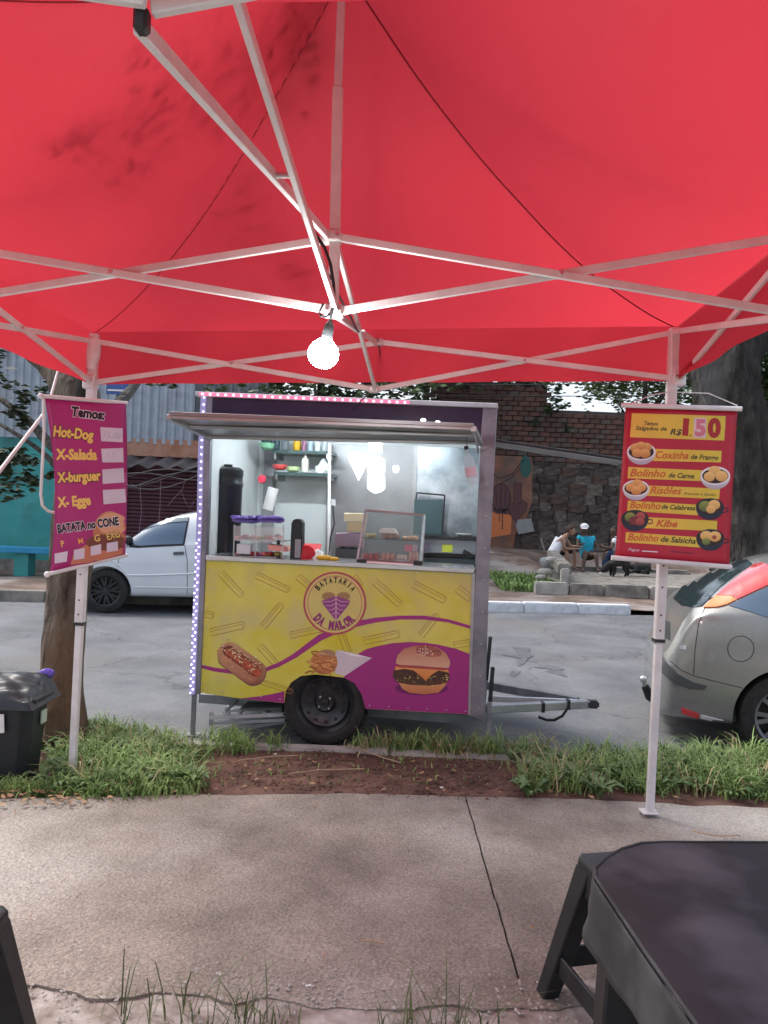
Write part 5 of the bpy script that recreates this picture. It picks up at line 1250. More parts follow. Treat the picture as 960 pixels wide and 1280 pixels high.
cup(340, 359, 581, 587.5, 1.1, MC('red_bowl_plastic', (222, 90, 90)), 'red_bowl', 'coral red bowl at the left of the lower shelf', 'bowl', [(.5, 0), (.8, .3), (1, .9), (1, 1), (.95, 1)])
cup(358, 375, 583.5, 590, 1.1, MC('lime_bowl_plastic', (190, 215, 160)), 'lime_dish', 'pale lime dish in the middle of the lower shelf', 'dish', [(.6, 0), (.9, .3), (1, .9), (1, 1), (.95, 1)])
sb = cup(376.5, 385.5, 566, 590.5, 1.1, MC('squeeze_white', (235, 235, 225)), 'squeeze_bottle', 'white squeeze bottle with pointed tip on the lower shelf', 'bottle', [(.9, 0), (1, .04), (1, .6), (.9, .64), (.9, .70), (.35, .74), (.15, 1), (.1, 1)])
g = MB()
g.grid(lambda u, v: T(394+20*u, 582+9*v-6*math.sin(PI*u)*(1-v)+3*math.sin(9*u+5*v), 1.12-.06*v), 12, 6); o = g.build('white_cloth', MC('cloth_white', (225, 232, 235), rough=.9), solid=.004, fix=False); tag(o, 'crumpled white cloth at the right end of the lower shelf', 'cloth')
pr_t = thing('paper_towel', 'tilted white paper towel roll hanging from a hook inside the trailer', 'paper roll', T(338, 622, .8))
g = MB(); g.tube([T(342, 610, .8), T(334.5, 637, .8)], .042, 18); g.build('roll', MC('paper_white', (245, 245, 245), rough=.9), pr_t, world=True)
g = MB(); g.tube([T(341, 596, .8), T(342, 608, .8), T(343, 611, .8)], .008, 6); g.build('hook', DARK, pr_t, world=True)
g = MB(); g.lathe([(.02, 0), (.034, .012), (.03, .03), (.0, .034)], T(328, 599, .9), -tn, 16); single('red_ornament', g, MC('red_knob_plastic', (225, 70, 95)), 'round reddish pink ornament on the grey upright inside the trailer', 'knob')
# tray rack with purple wrapped rims
rk = thing('snack_rack', 'clear snack rack with two purple wrapped trays on top, left on the counter', 'rack', T(322, 697, .1))
m_pur = MC('purple_wrap', (112, 92, 178), rough=.3); m_clr = mat('rack_clear', (.9, .95, .95), rough=.1, alpha=.22)
for cx_, w_ in ((307, 17), (337, 17)):
    c_ = T(cx_, 651, .16); g = MB(); rr_ = (T(cx_+w_, 651, .16)-c_).length
    for k in range(2): g.lathe([(rr_*.8, -.012+.02*k), (rr_, -.004+.02*k), (rr_*1.0, .006+.02*k), (rr_*.6, .01+.02*k)], c_, n=18)
    for i, v in enumerate(g.v): g.v[i] = v+Vector((.022*nz(v.x, v.y, v.z, 30), .022*nz(v.y, v.x, 3, 30), .012*nz(v.x, v.y, 9, 40)))
    for k in range(9): an_ = k*.7; g.ball(c_+te*rr_*.72*math.cos(an_)+tn*rr_*.72*math.sin(an_)+Vector((0, 0, .012+.006*(k % 3))), rr_*.36, 6, (1.1, .9, .42))
    g.build('wrapped_tray', m_pur, rk, world=True)
for y in (676, 697):
    g = MB(); g.prism([T(293, y-1, .04), T(355, y+1.5, .04), T(355, y+1.5, .04)+tn*.26, T(293, y-1, .04)+tn*.26], (0, 0, .008)); g.build('rack_shelf', ALU, rk, world=True)
for x in (293, 320, 354):
    for ly in (.04, .3): g = MB(); g.bar(T(x, 656, ly), T(x-1, 697, ly), .008, .008, (0, 1, 0)); g.build('rack_post', ALU, rk, world=True)
g = rq(293, 657, 355, 676, .035, .003); g.build('rack_glass', m_clr, rk, world=True)
ORD = ['leftmost', 'second', 'third', 'fourth', 'fifth', 'sixth', 'seventh', 'eighth', 'ninth', 'tenth', 'eleventh', 'twelfth', 'thirteenth', 'fourteenth', 'fifteenth', 'sixteenth', 'seventeenth', 'eighteenth']
rnd = random.Random(11); cc = [(170, 60, 80), (180, 170, 90), (120, 70, 110), (210, 120, 120), (90, 110, 60), (225, 215, 205), (190, 50, 60), (235, 160, 150)]
mc = [MC('sweet_wrap_%s' % n, c) for n, c in zip(('red', 'olive', 'plum', 'rose', 'green', 'cream', 'scarlet', 'coral'), cc)]
for lvl, (y, n_) in enumerate(((673, 18), (694, 18))):
    for i in range(n_):
        x = 296+56*(i+.5)/n_; g = MB(); g.ball(T(x, y+rnd.uniform(-2.5, 1), rnd.uniform(.06, .2)), rnd.uniform(.014, .024), 5, (1.2, .9, .8)); m_ = mc[rnd.randrange(8)]
        o = g.build('wrapped_sweet', m_); tag(o, '%s wrapped sweet, %s from the left in the %s row of the snack rack' % (m_.name.split('_')[-1], ORD[i], 'upper' if lvl == 0 else 'lower'), 'sweet', 'sweets in the snack rack')
g = MB(); g.prism([T(334, 681, .06), T(356, 683, .06), T(358, 690, .06), T(336, 688, .06)], tn*.15); single('coral_packet', g, mc[7], 'coral pink packet lying at the right of the snack rack', 'packet')
g = rq(296, 680, 313, 692, .05, .06); single('white_carton', g, MC('carton_white', (215, 222, 228)), 'small white carton at the left of the lower rack shelf', 'carton')
for k, (x, y) in enumerate(((348, 678), (348, 696.5))):
    g = MB(); g.ball(T(x, y, .02), .014, 6, (.9, .9, 1.2)); g.build('knob', BLACKP, rk, world=True)
# napkin dispenser / tall black thing
nd = thing('napkin_dispenser', 'upright black napkin dispenser with a grey label on the counter', 'dispenser', T(371, 702, .06))
g = pq([(362, 700), (364, 655), (366, 650), (370, 648.5), (375, 649), (378, 653), (377, 702), (360, 702)], .05, .09); g.build('case', m_blk, nd, world=True, bevel=.006)
g = rq(369, 674, 376, 697, .044, .006); g.build('label_plate', MC('grey_label', (150, 152, 158)), nd, world=True)
g = MB(); g.lathe([(.045, 0), (.06, .008), (.06, .05), (.045, .06)], T(382, 693, .12), -tn+Vector((.3, 0, .1)), 20); o = single('red_tin', g, MC('red_tin_paint', (196, 30, 46)), 'round red tin right beside the black napkin dispenser', 'tin')
g = MB(); g.prism([T(376, 681, .5), T(402, 682, .5), T(398, 694, .2), T(378, 692, .2)], (0, 0, .012)); single('red_mat', g, MC('red_mat_cloth', (214, 80, 84), rough=.8), 'red mat lying behind the round red tin', 'mat')
g = MB(); g.ball(T(405, 697, .08), .035, 8, (1.5, .8, .55)); g.ball(T(417, 698.5, .08), .028, 8, (1.4, .8, .5)); single('mustard_packet', g, MC('mustard_pack', (222, 172, 50)), 'yellow sauce packet lying on the counter left of the glass case', 'packet')
g = MB(); g.grid(lambda u, v: T(388+16*u, 688+12*v+2*math.sin(8*u+4*v), .12-.05*v), 8, 6); o = g.build('white_wrap', MC('wrap_white', (228, 230, 232), rough=.6), solid=.003, fix=False); tag(o, 'crumpled white wrapping behind the yellow sauce packet', 'wrapping')
# post with cable by the steel panel
g = MB(); g.tube([T(412, 556, .9), T(411, 698, .5)], .012, 8); single('white_pipe', g, MC('pipe_white', (225, 228, 230)), 'upright white pipe where the white and steel panels meet', 'pipe')
g = MB(); g.tube([T(416, 632, .6), T(418, 655, .55), T(413, 672, .5), T(411, 694, .45)], .005, 6); single('thin_black_wire', g, cab, 'thin black wire dropping along the white pipe inside the trailer', 'wire')
g = rq(414, 624, 419, 632, .7, .03); single('wall_socket', g, MC('socket_white', (220, 222, 224)), 'small white socket on the white pipe inside the trailer', 'socket')
# stacked cartons and machine left of the glass case
g = rq(430, 641, 455, 652, .5, .15, .02); single('cream_carton', g, MC('carton_cream', (222, 212, 178)), 'upper cream carton stacked left of the glass case', 'carton', .004)
g = rq(434, 653, 455, 665, .5, .14, .02); single('cream_carton', g, MC('carton_cream2', (196, 178, 140)), 'lower brownish cream carton under the upper one, left of the glass case', 'carton', .004)
mb_ = thing('small_oven', 'grey and pink countertop box under the cream cartons', 'appliance', T(435, 690, .5))
g = rq(419, 666, 455, 683, .5, .25, .03); g.build('case', MC('case_mauve', (150, 130, 148)), mb_, world=True, bevel=.005)
g = rq(419, 685, 455, 699, .52, .25, .03); g.build('base', MC('case_grey', (100, 110, 116)), mb_, world=True, bevel=.005)
for x in (429, 440): g = MB(); g.tube([T(x, 684, .5), T(x, 684, .48)], .007, 8); g.build('knob', BLACKP, mb_, world=True)
# griddle at right with raised lid board
gd = thing('griddle', 'steel griddle with a yellow sticker at the right end of the trailer kitchen', 'griddle', T(560, 700, .8))
g = rq(528, 673, 595, 691, .72, .4, .04); g.build('body', MC('griddle_grey', (150, 160, 168), metal=.3), gd, world=True, bevel=.004)
g = rq(528, 669, 598, 673.5, .70, .44, .04); g.build('plate', DARK, gd, world=True)
g = rq(528, 691.5, 594, 695, .71, .4, .04); g.build('rail', BLACKP, gd, world=True)
g = rq(528, 696, 594, 712, .74, .36, .04); g.build('lower_shelf', MC('shelf_slate', (96, 112, 122)), gd, world=True)
g = rq(553, 680.5, 566, 690, .716, .003, .03); g.build('sticker', MC('sticker_yellow', (220, 230, 80)), gd, world=True)
g = rq(528, 679, 538, 688, .716, .003, .03); g.build('sticker', MC('sticker_grey', (120, 112, 130)), gd, world=True)
g = MB(); g.bar(T(579, 689, .6), T(592, 696, .6), .03, .03); g.build('handle', BLACKP, gd, world=True)
g = MB(); g.lathe([(.02, 0), (.06, .012), (.062, .018), (.02, .02)], T(580, 670, .75), n=16); single('white_saucer', g, MC('saucer_white', (235, 238, 238)), 'white saucer on the griddle plate', 'saucer')
bd = thing('splash_board', 'upright dark green board in a thin wire frame behind the griddle', 'board', T(537, 668, 1.1))
g = rq(518, 624, 554, 668, 1.1, .012, .02); g.build('board', MC('board_green', (70, 96, 102), rough=.3), bd, world=True)
for pts in ([(521, 616), (556, 619)], [(556, 619), (552, 670)], [(521, 616), (520, 624)]): g = MB(); g.tube([T(*p, 1.08) for p in pts], .006, 6); g.build('wire', DARK, bd, world=True)
# glass display case
gc = thing('glass_case', 'slanted glass display case of pastries in the middle of the counter', 'display case', T(490, 706, .1))
fb_l, fb_r, ft_l, ft_r = T(446, 702, .02), T(525, 707, .02), T(457, 638, .14), T(530, 644, .14)
dv = tn*.26
for p, r_ in ((fb_l, fb_r), (ft_l, ft_r), (fb_l, ft_l), (fb_r, ft_r), (ft_l, ft_l+dv*.5), (ft_r, ft_r+dv*.5), (ft_r+dv*.5, fb_r+dv), (ft_l+dv*.5, fb_l+dv), (fb_l+dv, fb_r+dv), (fb_r, fb_r+dv), (ft_l+dv*.5, ft_r+dv*.5)):
    g = MB(); g.bar(p, r_, .012, .012, (0, .3, 1)); g.build('frame_bar', STEEL, gc, world=True)
g = MB(); g.prism([fb_l, fb_r, ft_r, ft_l], tn*.003); g.build('front_glass', GLASS, gc, world=True)
g = MB(); g.prism([fb_l+dv, fb_r+dv, ft_r+dv*.5, ft_l+dv*.5], tn*.003); g.build('back_glass', mat('tinted_glass', (.25, .42, .44), rough=.1, alpha=.22), gc, world=True)
g = MB(); g.prism([ft_l, ft_r, ft_r+dv*.5, ft_l+dv*.5], (0, 0, .004)); g.build('top_glass', GLASS, gc, world=True)
def shelf(y0, y1, nm, m): g = MB(); l_, r_ = T(451, y0, .08), T(526, y1, .08); g.prism([l_, r_, r_+tn*.18, l_+tn*.18], (0, 0, .006)); g.build(nm, m, gc, world=True)
shelf(673, 677, 'glass_shelf', m_shelf); g = MB(); g.prism([fb_l, fb_r, fb_r+dv, fb_l+dv], (0, 0, .012)); g.build('base_tray', MC('tray_rose', (176, 120, 120)), gc, world=True)
g = rq(446, 699, 458, 706, .0, .05); g.build('foot', BLACKP, gc, world=True); g = rq(517, 701, 528, 708, .0, .05); g.build('foot', BLACKP, gc, world=True)
for nm, x0_, y0_, x1_, y1_, ly, c_, lab in (('pastry_tray', 474, 661, 496, 666, .12, (232, 232, 228), 'white paper tray on the upper shelf of the glass case'), ('pastry', 477, 666, 499, 674, .12, (196, 160, 140), 'row of wrapped rolls on the upper shelf of the glass case'),
                                    ('pastry', 503, 669, 523, 676, .12, (214, 176, 138), 'golden pastry at the right of the upper shelf of the glass case'), ('pastry', 458, 666, 470, 672, .12, (190, 176, 120), 'small pale pastry at the left of the upper shelf of the glass case'),
                                    ('pastry', 454, 690, 474, 701, .06, (176, 84, 84), 'reddish snack pack at the left of the case floor'), ('pastry', 476, 690, 494, 701, .06, (206, 160, 140), 'pinkish snack pack in the middle of the case floor'), ('pastry', 496, 692, 509, 700, .06, (226, 220, 212), 'white paper bag on the case floor'),
                                    ('pastry', 511, 688, 523, 703, .06, (214, 184, 170), 'upright snack pack at the right of the case floor'), ('price_card', 506, 681, 515, 689, .1, (214, 120, 140), 'pink price card hanging in the right half of the glass case'), ('price_card', 516, 681, 522, 689, .1, (196, 180, 196), 'small grey price card right of the pink one')):
    g = MB(); dx_ = (x1_-x0_); n_ = 3
    if 'card' in nm: g = rq(x0_, y0_, x1_, y1_, ly, .004)
    else:
        for k in range(n_): p = T(x0_+dx_*(k+.5)/n_, y1_-(y1_-y0_)*.45, ly+.05); rr_ = (T(x0_+dx_/n_, y1_, ly)-T(x0_, y1_, ly)).length*.62; hh = (T(x0_, y0_, ly)-T(x0_, y1_, ly)).length*.5; g.ball(p, rr_, 7, (1, 1.3, hh/rr_))
        if nm == 'pastry_tray': g = pq([(473, 663), (478, 660), (493, 661), (497, 667), (474, 666)], ly, .08)
    o = g.build(nm, MC('food_%d_%d_%d' % c_, c_, rough=.5)); tag(o, lab, 'pastry' if nm == 'pastry' else ('tray' if 'tray' in nm else 'card'))
# bottle hanging from the hatch
hb = thing('hanging_bottle', 'clear plastic bottle with pink label hung from the hatch at the right', 'bottle', P(587, 585, 4.7))
t0_, t1_ = P(583, 561, 4.7), P(592, 607, 4.7); axb = (t1_-t0_).normalized()
g = MB(); L_ = (t1_-t0_).length; g.tube([t0_.lerp(t1_, t) for t in (0, .08, .12, .28, .5, .85, .97, 1)], [.010, .010, .012, .034, .036, .036, .032, .02], 16); g.build('bottle', mat('clear_pet', (.7, .78, .85), rough=.05, alpha=.26), hb, world=True)
g = MB(); g.tube([t0_.lerp(t1_, .5), t0_.lerp(t1_, .76)], .0368, 16); g.build('label', MC('label_pink', (226, 196, 212)), hb, world=True)
g = MB(); g.tube([t0_-axb*.016, t0_+axb*.006], .013, 10); g.build('cap', BLACKP, hb, world=True)
g = MB(); g.tube([P(584, 537, 4.7), P(583, 560, 4.7)], .002, 5); g.build('string', BLACKP, hb, world=True)
# odd bits on the right of the counter
for k, x in enumerate((548, 556, 563, 570, 577, 583)):
    g = MB(); g.ball(T(x, 708+k*.4, .06), .014, 6, (1.2, .9, .6)); single('sachet', g, MC('sachet_white', (226, 222, 232)) if k % 2 else MC('sachet_lilac', (170, 156, 196)), '%s sachet, %s from the left at the right end of the counter' % (('white', 'lilac')[1-k % 2], ORD[k]), 'sachet')['group'] = 'sachets on the counter'
# ============================================================ CARS
def car_body(st, L, zb, nseg=64):
    """st: stations (x, ztop, zshoulder, halfwidth, topwidth)"""
    def at(x):
        for a, b in zip(st, st[1:]):
            if a[0] <= x <= b[0]: t = (x-a[0])/(b[0]-a[0]); return [a[i]*(1-t)+b[i]*t for i in range(5)]
        return list(st[-1])
    xs = []
    for a, b in zip(st, st[1:]):
        n = max(2, int((b[0]-a[0])/.06)); xs += [a[0]+(b[0]-a[0])*i/n for i in range(n)]
    xs.append(st[-1][0]); prof = [at(x) for x in xs]
    for _ in range(3):
        q_ = [p[:] for p in prof]
        for i in range(1, len(prof)-1):
            if prof[i][0] < .3 and _ > 0: continue
            for c in (1, 2, 3, 4): q_[i][c] = (prof[i-1][c]+2*prof[i][c]+prof[i+1][c])/4
        prof = q_
    half = []
    for x, zt, zs, w, wt in prof:
        ctrl = [(0, zb), (w*.7, zb), (w*.93, zb+.02), (w*.985, zb+.12), (w, zb+.28 if zb+.28 < zs-.1 else (zb+zs)/2), (w*.995, (zs+zb+.28)/2+.02), (w*.965, zs), (w*.93, zs+.03 if zt > zs+.1 else zs+.01)]
        k = max(0, min(1, (zt-zs-.05)/.3))
        ctrl += [((w*.93)*(1-.5)+(wt)*.5+.02*k, zs+(zt-zs)*.55), (wt, zs+(zt-zs)*.90), (wt*.8, zt-.015), (0, zt)]
        pts = []
        for i in range(len(ctrl)-1):
            p0, p1, p2, p3 = ctrl[max(0, i-1)], ctrl[i], ctrl[i+1], ctrl[min(len(ctrl)-1, i+2)]
            for s in range(4):
                t = s/4; pts.append(tuple(.5*(2*p1[j]+(p2[j]-p0[j])*t*.8+(2*p0[j]-5*p1[j]+4*p2[j]-p3[j])*t*t*.8+(3*p1[j]-p0[j]-3*p2[j]+p3[j])*t**3*.8) if False else p1[j]*(1-t)+p2[j]*t for j in (0, 1)))
        pts.append(ctrl[-1])
        for _ in range(4): pts = [pts[0]]+[tuple((pts[i-1][j]+2*pts[i][j]+pts[i+1][j])/4 for j in (0, 1)) for i in range(1, len(pts)-1)]+[pts[-1]]
        half.append((x, pts))
    g = MB(); n = len(half[0][1]); m = 2*n-2
    for x, pts in half:
        ring = [(x, -y, z) for y, z in pts]+[(x, y, z) for y, z in reversed(pts[1:-1])]
        g.v += [Vector(p) for p in ring]
    for i in range(len(half)-1):
        for j in range(m): g.f.append((i*m+j, i*m+(j+1) % m, (i+1)*m+(j+1) % m, (i+1)*m+j))
    g.f.append(tuple(range(m))); g.f.append(tuple((len(half)-1)*m+j for j in reversed(range(m)))); g.smooth = True
    return g
def wheel_at(car, c, r, w, ax, m_r, spokes=5):
    """c centre of the outer face in world, ax outward axis (world)"""
    g = MB(); g.lathe([(r*.66, -w), (r*.86, -w*1.0), (r*.97, -w*.92), (r, -w*.7), (r, -w*.3), (r*.97, -w*.08), (r*.86, 0), (r*.7, -.002), (r*.66, -.02)], c, ax, 36, cap=False); wh_ = g.build('wheel', RUBBER, car, world=True)
    g = MB(); g.lathe([(r*.60, -.06), (r*.62, -.014), (r*.68, -.004), (r*.69, -.02), (r*.66, -.1), (r*.1, -.12)], c, ax, 36, cap=False); g.build('rim', m_r, wh_, world=True)
    g = MB(); g.lathe([(0, .0), (r*.12, -.002), (r*.15, -.03), (r*.15, -.08)], c+ax*(-.02), ax, 16); g.build('hub_cap', m_r, wh_, world=True)
    q_ = Vector((0, 0, 1)).rotation_difference(ax)
    for k in range(spokes):
        a_ = 2*PI*k/spokes+.3
        for o_ in (-.16, .16):
            g = MB(); g.bar(c+q_ @ Vector((r*.12*math.cos(a_), r*.12*math.sin(a_), -.03)), c+q_ @ Vector((r*.64*math.cos(a_+o_), r*.64*math.sin(a_+o_), -.022)), .03*r/.3, .02, ax); g.build('spoke', m_r, wh_, world=True, bevel=.003)
    g = MB(); g.lathe([(r*.62, -.09), (r*.62, -.085)], c, ax, 24); g.build('brake_disc', BLACKP, wh_, world=True)
    return wh_
def car(name, label, O, ang, st, L, zb, m, wheels, r, m_r, spokes):
    c = thing(name, label, 'car', O, ang)
    g = car_body(st, L, zb)
    W_ = max(s[3] for s in st)
    g.v = [v+Vector((0, W_, 0)) for v in g.v]
    body = g.build('body', m, c)
    cut = []
    for x in wheels:
        for y in (0, 2*W_):
            q_ = MB(); q_.lathe([(r+.045, -.26), (r+.045, .26)], (x, y, r), (0, 1, 0), 40); o = q_.build('cut', m); o.matrix_world = Matrix.Identity(4)
            cut.append(o)
    body.parent = None; boolcut(body, cut); body.parent = c
    if not body.data.materials: body.data.materials.append(m)
    g = MB(); g.box((L/2, W_, .42), (L*.8, W_*1.3, .4)); g.build('underbody', BLACKP, c)
    M = WM[c]; ax = (M.to_3x3() @ Vector((0, -1, 0))).normalized()
    for x in wheels:
        wheel_at(c, M @ Vector((x, .045, r)), r, .19, ax, m_r, spokes); wheel_at(c, M @ Vector((x, 2*W_-.045, r)), r, .19, -ax, m_r, spokes)
    return c, body
def patch(name, pts, pr, m, parent, th=.004, lv=3, step=0, kind=None):
    """a thin piece laid on a curved surface; outline given in picture pixels"""
    bm = bmesh.new(); vs = [bm.verts.new((x, y, 0)) for x, y in pts]; bm.faces.new(vs)
    bmesh.ops.triangulate(bm, faces=bm.faces)
    for _ in range(lv): bmesh.ops.subdivide_edges(bm, edges=[e for e in bm.edges if e.calc_length() > 5], cuts=1, use_grid_fill=True); bmesh.ops.triangulate(bm, faces=bm.faces)
    g = MB(); bm.verts.index_update(); n = len(bm.verts)
    top_ = [pr(v.co.x, v.co.y, 1+th/.001) for v in bm.verts]; bot = [pr(v.co.x, v.co.y, -3) for v in bm.verts]
    fs = [tuple(v.index for v in f.verts) for f in bm.faces]; bd_ = [(e.verts[0].index, e.verts[1].index) for e in bm.edges if len(e.link_faces) == 1]
    g.add(top_+bot, fs+[(a, b, b+n, a+n) for a, b in bd_]); bm.free(); g.smooth = True
    return g.build(name, m, parent, world=True, kind=kind)
def line(name, pts, pr, m, parent, r=.004):
    out = []
    for a, b in zip(pts, pts[1:]):
        n = max(2, int(math.hypot(b[0]-a[0], b[1]-a[1])/4)); out += [pr(a[0]+(b[0]-a[0])*i/n, a[1]+(b[1]-a[1])*i/n, 0) for i in range(n)]
    out.append(pr(*pts[-1], 0)); g = MB(); g.tube(out, r, 5); return g.build(name, m, parent, world=True)
m_whitecar = mat('white_car_paint', (.66, .70, .75), (.70, .74, .78), 2, rough=.25, coat=1, spec=.5)
m_silver = mat('champagne_silver_paint', (.27, .272, .258), (.31, .313, .298), 60, rough=.36, metal=.5, coat=1)
m_gl = mat('car_window_glass', (.015, .03, .035), rough=.06, spec=.35); m_gl2 = mat('pale_window_glass', (.10, .15, .22), rough=.05, spec=.6)
m_trim = mat('black_trim', (.02, .02, .022), rough=.5)
# white hatchback across the road
a_w = R(9); O = Vector((-4.54, 10.42, ROADZ))
stw = [(0, .52, .46, .60, .40), (.06, .62, .56, .72, .5), (.2, .76, .70, .78, .6), (.5, .87, .82, .81, .64), (.9, .96, .90, .82, .66), (1.05, 1.06, .93, .82, .64), (1.3, 1.24, .95, .82, .60), (1.6, 1.39, .97, .82, .57), (2.0, 1.47, .98, .82, .55), (2.5, 1.50, 1.0, .82, .55), (3.1, 1.46, 1.02, .82, .54), (3.5, 1.28, 1.02, .81, .52), (3.78, 1.0, .92, .78, .5), (3.86, .7, .62, .7, .45), (3.9, .5, .45, .6, .4)]
wcar, wbody = car('white_hatchback', 'white hatchback with black wheels parked in front of the maroon shutter', O, a_w, stw, 3.9, .22, m_whitecar, (.76, 3.16), .305, mat('black_alloy', (.03, .03, .034), (.06, .06, .065), 9, rough=.3, metal=.6), 8)
pw = projector(world_bvh([wbody]), .001, 10.9)
patch('window_frame', [(158.5, 684), (158, 672), (166, 664), (181, 656), (196, 650.5), (209, 648), (237, 646.5), (236, 652), (230.5, 682), (200, 683.5), (172, 685)], pw, m_trim, wcar, .003)
patch('side_window', [(166, 681), (166, 673), (181, 663.5), (200, 656.5), (218, 654), (233.5, 653), (228.5, 680), (200, 681), (176, 682.5)], pw, m_gl2, wcar, .008)
patch('wind_deflector', [(160, 671), (172, 661), (190, 653), (209, 649), (236, 648), (235, 652), (215, 653.5), (198, 656.5), (180, 663), (164, 674)], pw, mat('smoky_acrylic', (.16, .20, .24), rough=.15, coat=1), wcar, .014)
g = MB(); p = pw(161, 679, 60); g.ball(p, .085, 8, (1, .7, .75)); g.build('door_mirror', m_trim, wcar, world=True)
m_gap = mat('panel_gap', (.10, .11, .13), rough=.6)
line('door_gap', [(158, 684), (148, 700), (147, 720), (148, 742)], pw, m_gap, wcar, .005); line('door_gap', [(231, 682), (234, 700), (234, 742)], pw, m_gap, wcar, .005)
line('sill_crease', [(142, 733), (180, 734), (243, 735)], pw, m_whitecar, wcar, .012); line('door_crease', [(146, 719), (190, 719), (243, 717)], pw, m_whitecar, wcar, .014)
patch('door_handle', [(217, 690), (230, 689.5), (230, 693.5), (217, 694)], pw, m_gap, wcar, .02, 1)
line('handle_bar', [(216, 691), (231, 691)], pw, m_whitecar, wcar, .012)
line('wheel_lip', [(P_[0], P_[1]) for P_ in circ(126, 735, 36, 37, 14, -PI*.98, -.15)], pw, m_whitecar, wcar, .012)
# silver hatchback at the right
a_s = -R(13.5); O = Vector((2.06, 5.50, ROADZ-.09))
sts = [(0, .62, .56, .62, .45), (.03, .68, .62, .70, .55), (.07, .76, .70, .75, .60), (.13, .92, .86, .775, .62), (.21, 1.04, .98, .80, .62), (.38, 1.17, 1.0, .83, .59), (.6, 1.32, 1.01, .845, .57), (.85, 1.43, 1.02, .85, .555), (1.2, 1.49, 1.01, .85, .55), (2.0, 1.50, .99, .85, .55), (2.6, 1.42, .91, .85, .56), (3.05, 1.08, .90, .85, .62), (3.25, .98, .88, .85, .66), (3.7, .86, .78, .83, .62), (4.05, .70, .62, .74, .5), (4.12, .55, .5, .62, .45)]
scar, sbody = car('silver_hatchback', 'champagne silver hatchback with tow ball parked at the kerb on the right', O, a_s, sts, 4.12, .20, m_silver, (.82, 3.25), .31, mat('dull_alloy', (.16, .165, .17), (.22, .225, .23), 8, rough=.5, metal=.6), 7)
ps = projector(world_bvh([sbody]), .001, 5.6)
patch('rear_window', [(842, 748), (852, 735), (866, 722), (884, 709), (900, 697), (913, 690), (930, 697), (941, 705), (921, 718), (899, 735), (878, 758), (866, 759.5), (852, 757)], ps, m_gl, scar, .004, 3)
patch('side_window', [(911, 757), (939, 743.5), (961, 734), (985, 726), (1010, 722), (1010, 800), (960, 772), (939, 765)], ps, m_gl2, scar, .004, 3)
m_tl = mat('red_lamp_lens', (.62, .02, .03), (.75, .05, .05), 6, rough=.12, coat=1); m_or = mat('orange_lamp_lens', (.75, .20, .02), rough=.12, coat=1)
patch('tail_light', [(896, 745), (911, 731.5), (926, 719.5), (944, 705.5), (954, 704.5), (970, 711), (972, 727), (960, 732), (939, 741.5), (921, 750), (917, 746)], ps, m_tl, scar, .010, 3)
patch('tail_light', [(880, 760), (888, 751.5), (895.5, 745.4), (916, 746.4), (920, 750.4), (909, 756), (896, 759.5)], ps, m_or, scar, .010, 2)
patch('bumper_strip', [(820, 812), (823, 806), (833, 826), (848, 842), (866, 852), (884, 857), (880, 862), (862, 861), (845, 855), (830, 842)], ps, mat('grey_trim', (.07, .075, .08), rough=.35, coat=.5), scar, .012, 2)
line('fuel_flap_gap', circ(926, 811, 16.5, 16, 24), ps, m_trim, scar, .003)
line('panel_gap', [(881, 760), (873, 780), (869, 810), (867, 843)], ps, m_trim, scar, .003)
line('panel_gap', [(838, 826), (852, 838), (868, 845), (895, 852), (920, 858), (942, 864)], ps, m_trim, scar, .003)
patch('reflector', [(876, 893), (904, 900), (903, 904), (875, 897)], ps, WHITE, scar, .006, 1); patch('reflector', [(852, 884), (874, 892), (873, 898), (852, 891)], ps, m_tl, scar, .006, 1)
patch('badge', [(850, 806), (858, 807), (858, 812), (850, 811)], ps, STEEL, scar, .004, 1)
patch('number_plate', [(826, 772), (838, 778), (838, 800), (827, 796)], ps, m_trim, scar, .006, 1)
th_ = MB(); th_.tube([P(848, 884, 6.15), P(826, 880, 6.12), P(812, 870, 6.1), P(806, 857, 6.1)], [.03, .035, .04, .03], 10); th_.build('tow_bar', m_trim, scar, world=True)
g = MB(); g.tube([P(806, 860, 6.1), P(805, 850, 6.1)], .018, 8); g.ball(P(804, 849, 6.1), .03, 8); g.build('tow_ball', STEEL, scar, world=True)
def car_patch(name, pts, body, c, mode, W_, m, th=5):
    M = WM[c]; bv = world_bvh([body]); R3 = M.to_3x3()
    def pr(a, b, lay=1):
        if mode == 'top': o = M @ Vector((a/50, b/50, 4)); d = Vector((0, 0, -1))
        elif mode == 'near': o = M @ Vector((a/50, -3, b/50)); d = R3 @ Vector((0, 1, 0))
        else: o = M @ Vector((a/50, W_+3, b/50)); d = R3 @ Vector((0, -1, 0))
        h = bv.ray_cast(o, d)
        if h[0] is None: h = bv.find_nearest(o+d*3)
        n = h[1] if h[1].dot(d) < 0 else -h[1]
        return h[0]+n*.001*lay
    return patch(name, [(x*50, y*50) for x, y in pts], pr, m, c, th*.001, 2)
for c, b, W2, ws, win in ((wcar, wbody, 1.66, [(1.12, .3), (1.12, 1.36), (1.66, 1.28), (1.66, .38)], [(2.12, 1.02), (2.12, 1.34), (2.75, 1.36), (3.2, 1.25), (3.35, 1.07)]),
                          (scar, sbody, 1.70, [(3.12, .3), (3.12, 1.40), (2.62, 1.30), (2.62, .40)], [(1.55, 1.06), (1.6, 1.38), (2.2, 1.39), (2.65, 1.24), (2.95, 1.06)])):
    car_patch('windscreen', ws, b, c, 'top', W2, m_gl); car_patch('side_window', win, b, c, 'near', W2, m_gl2); car_patch('side_window', win, b, c, 'far', W2, m_gl2)
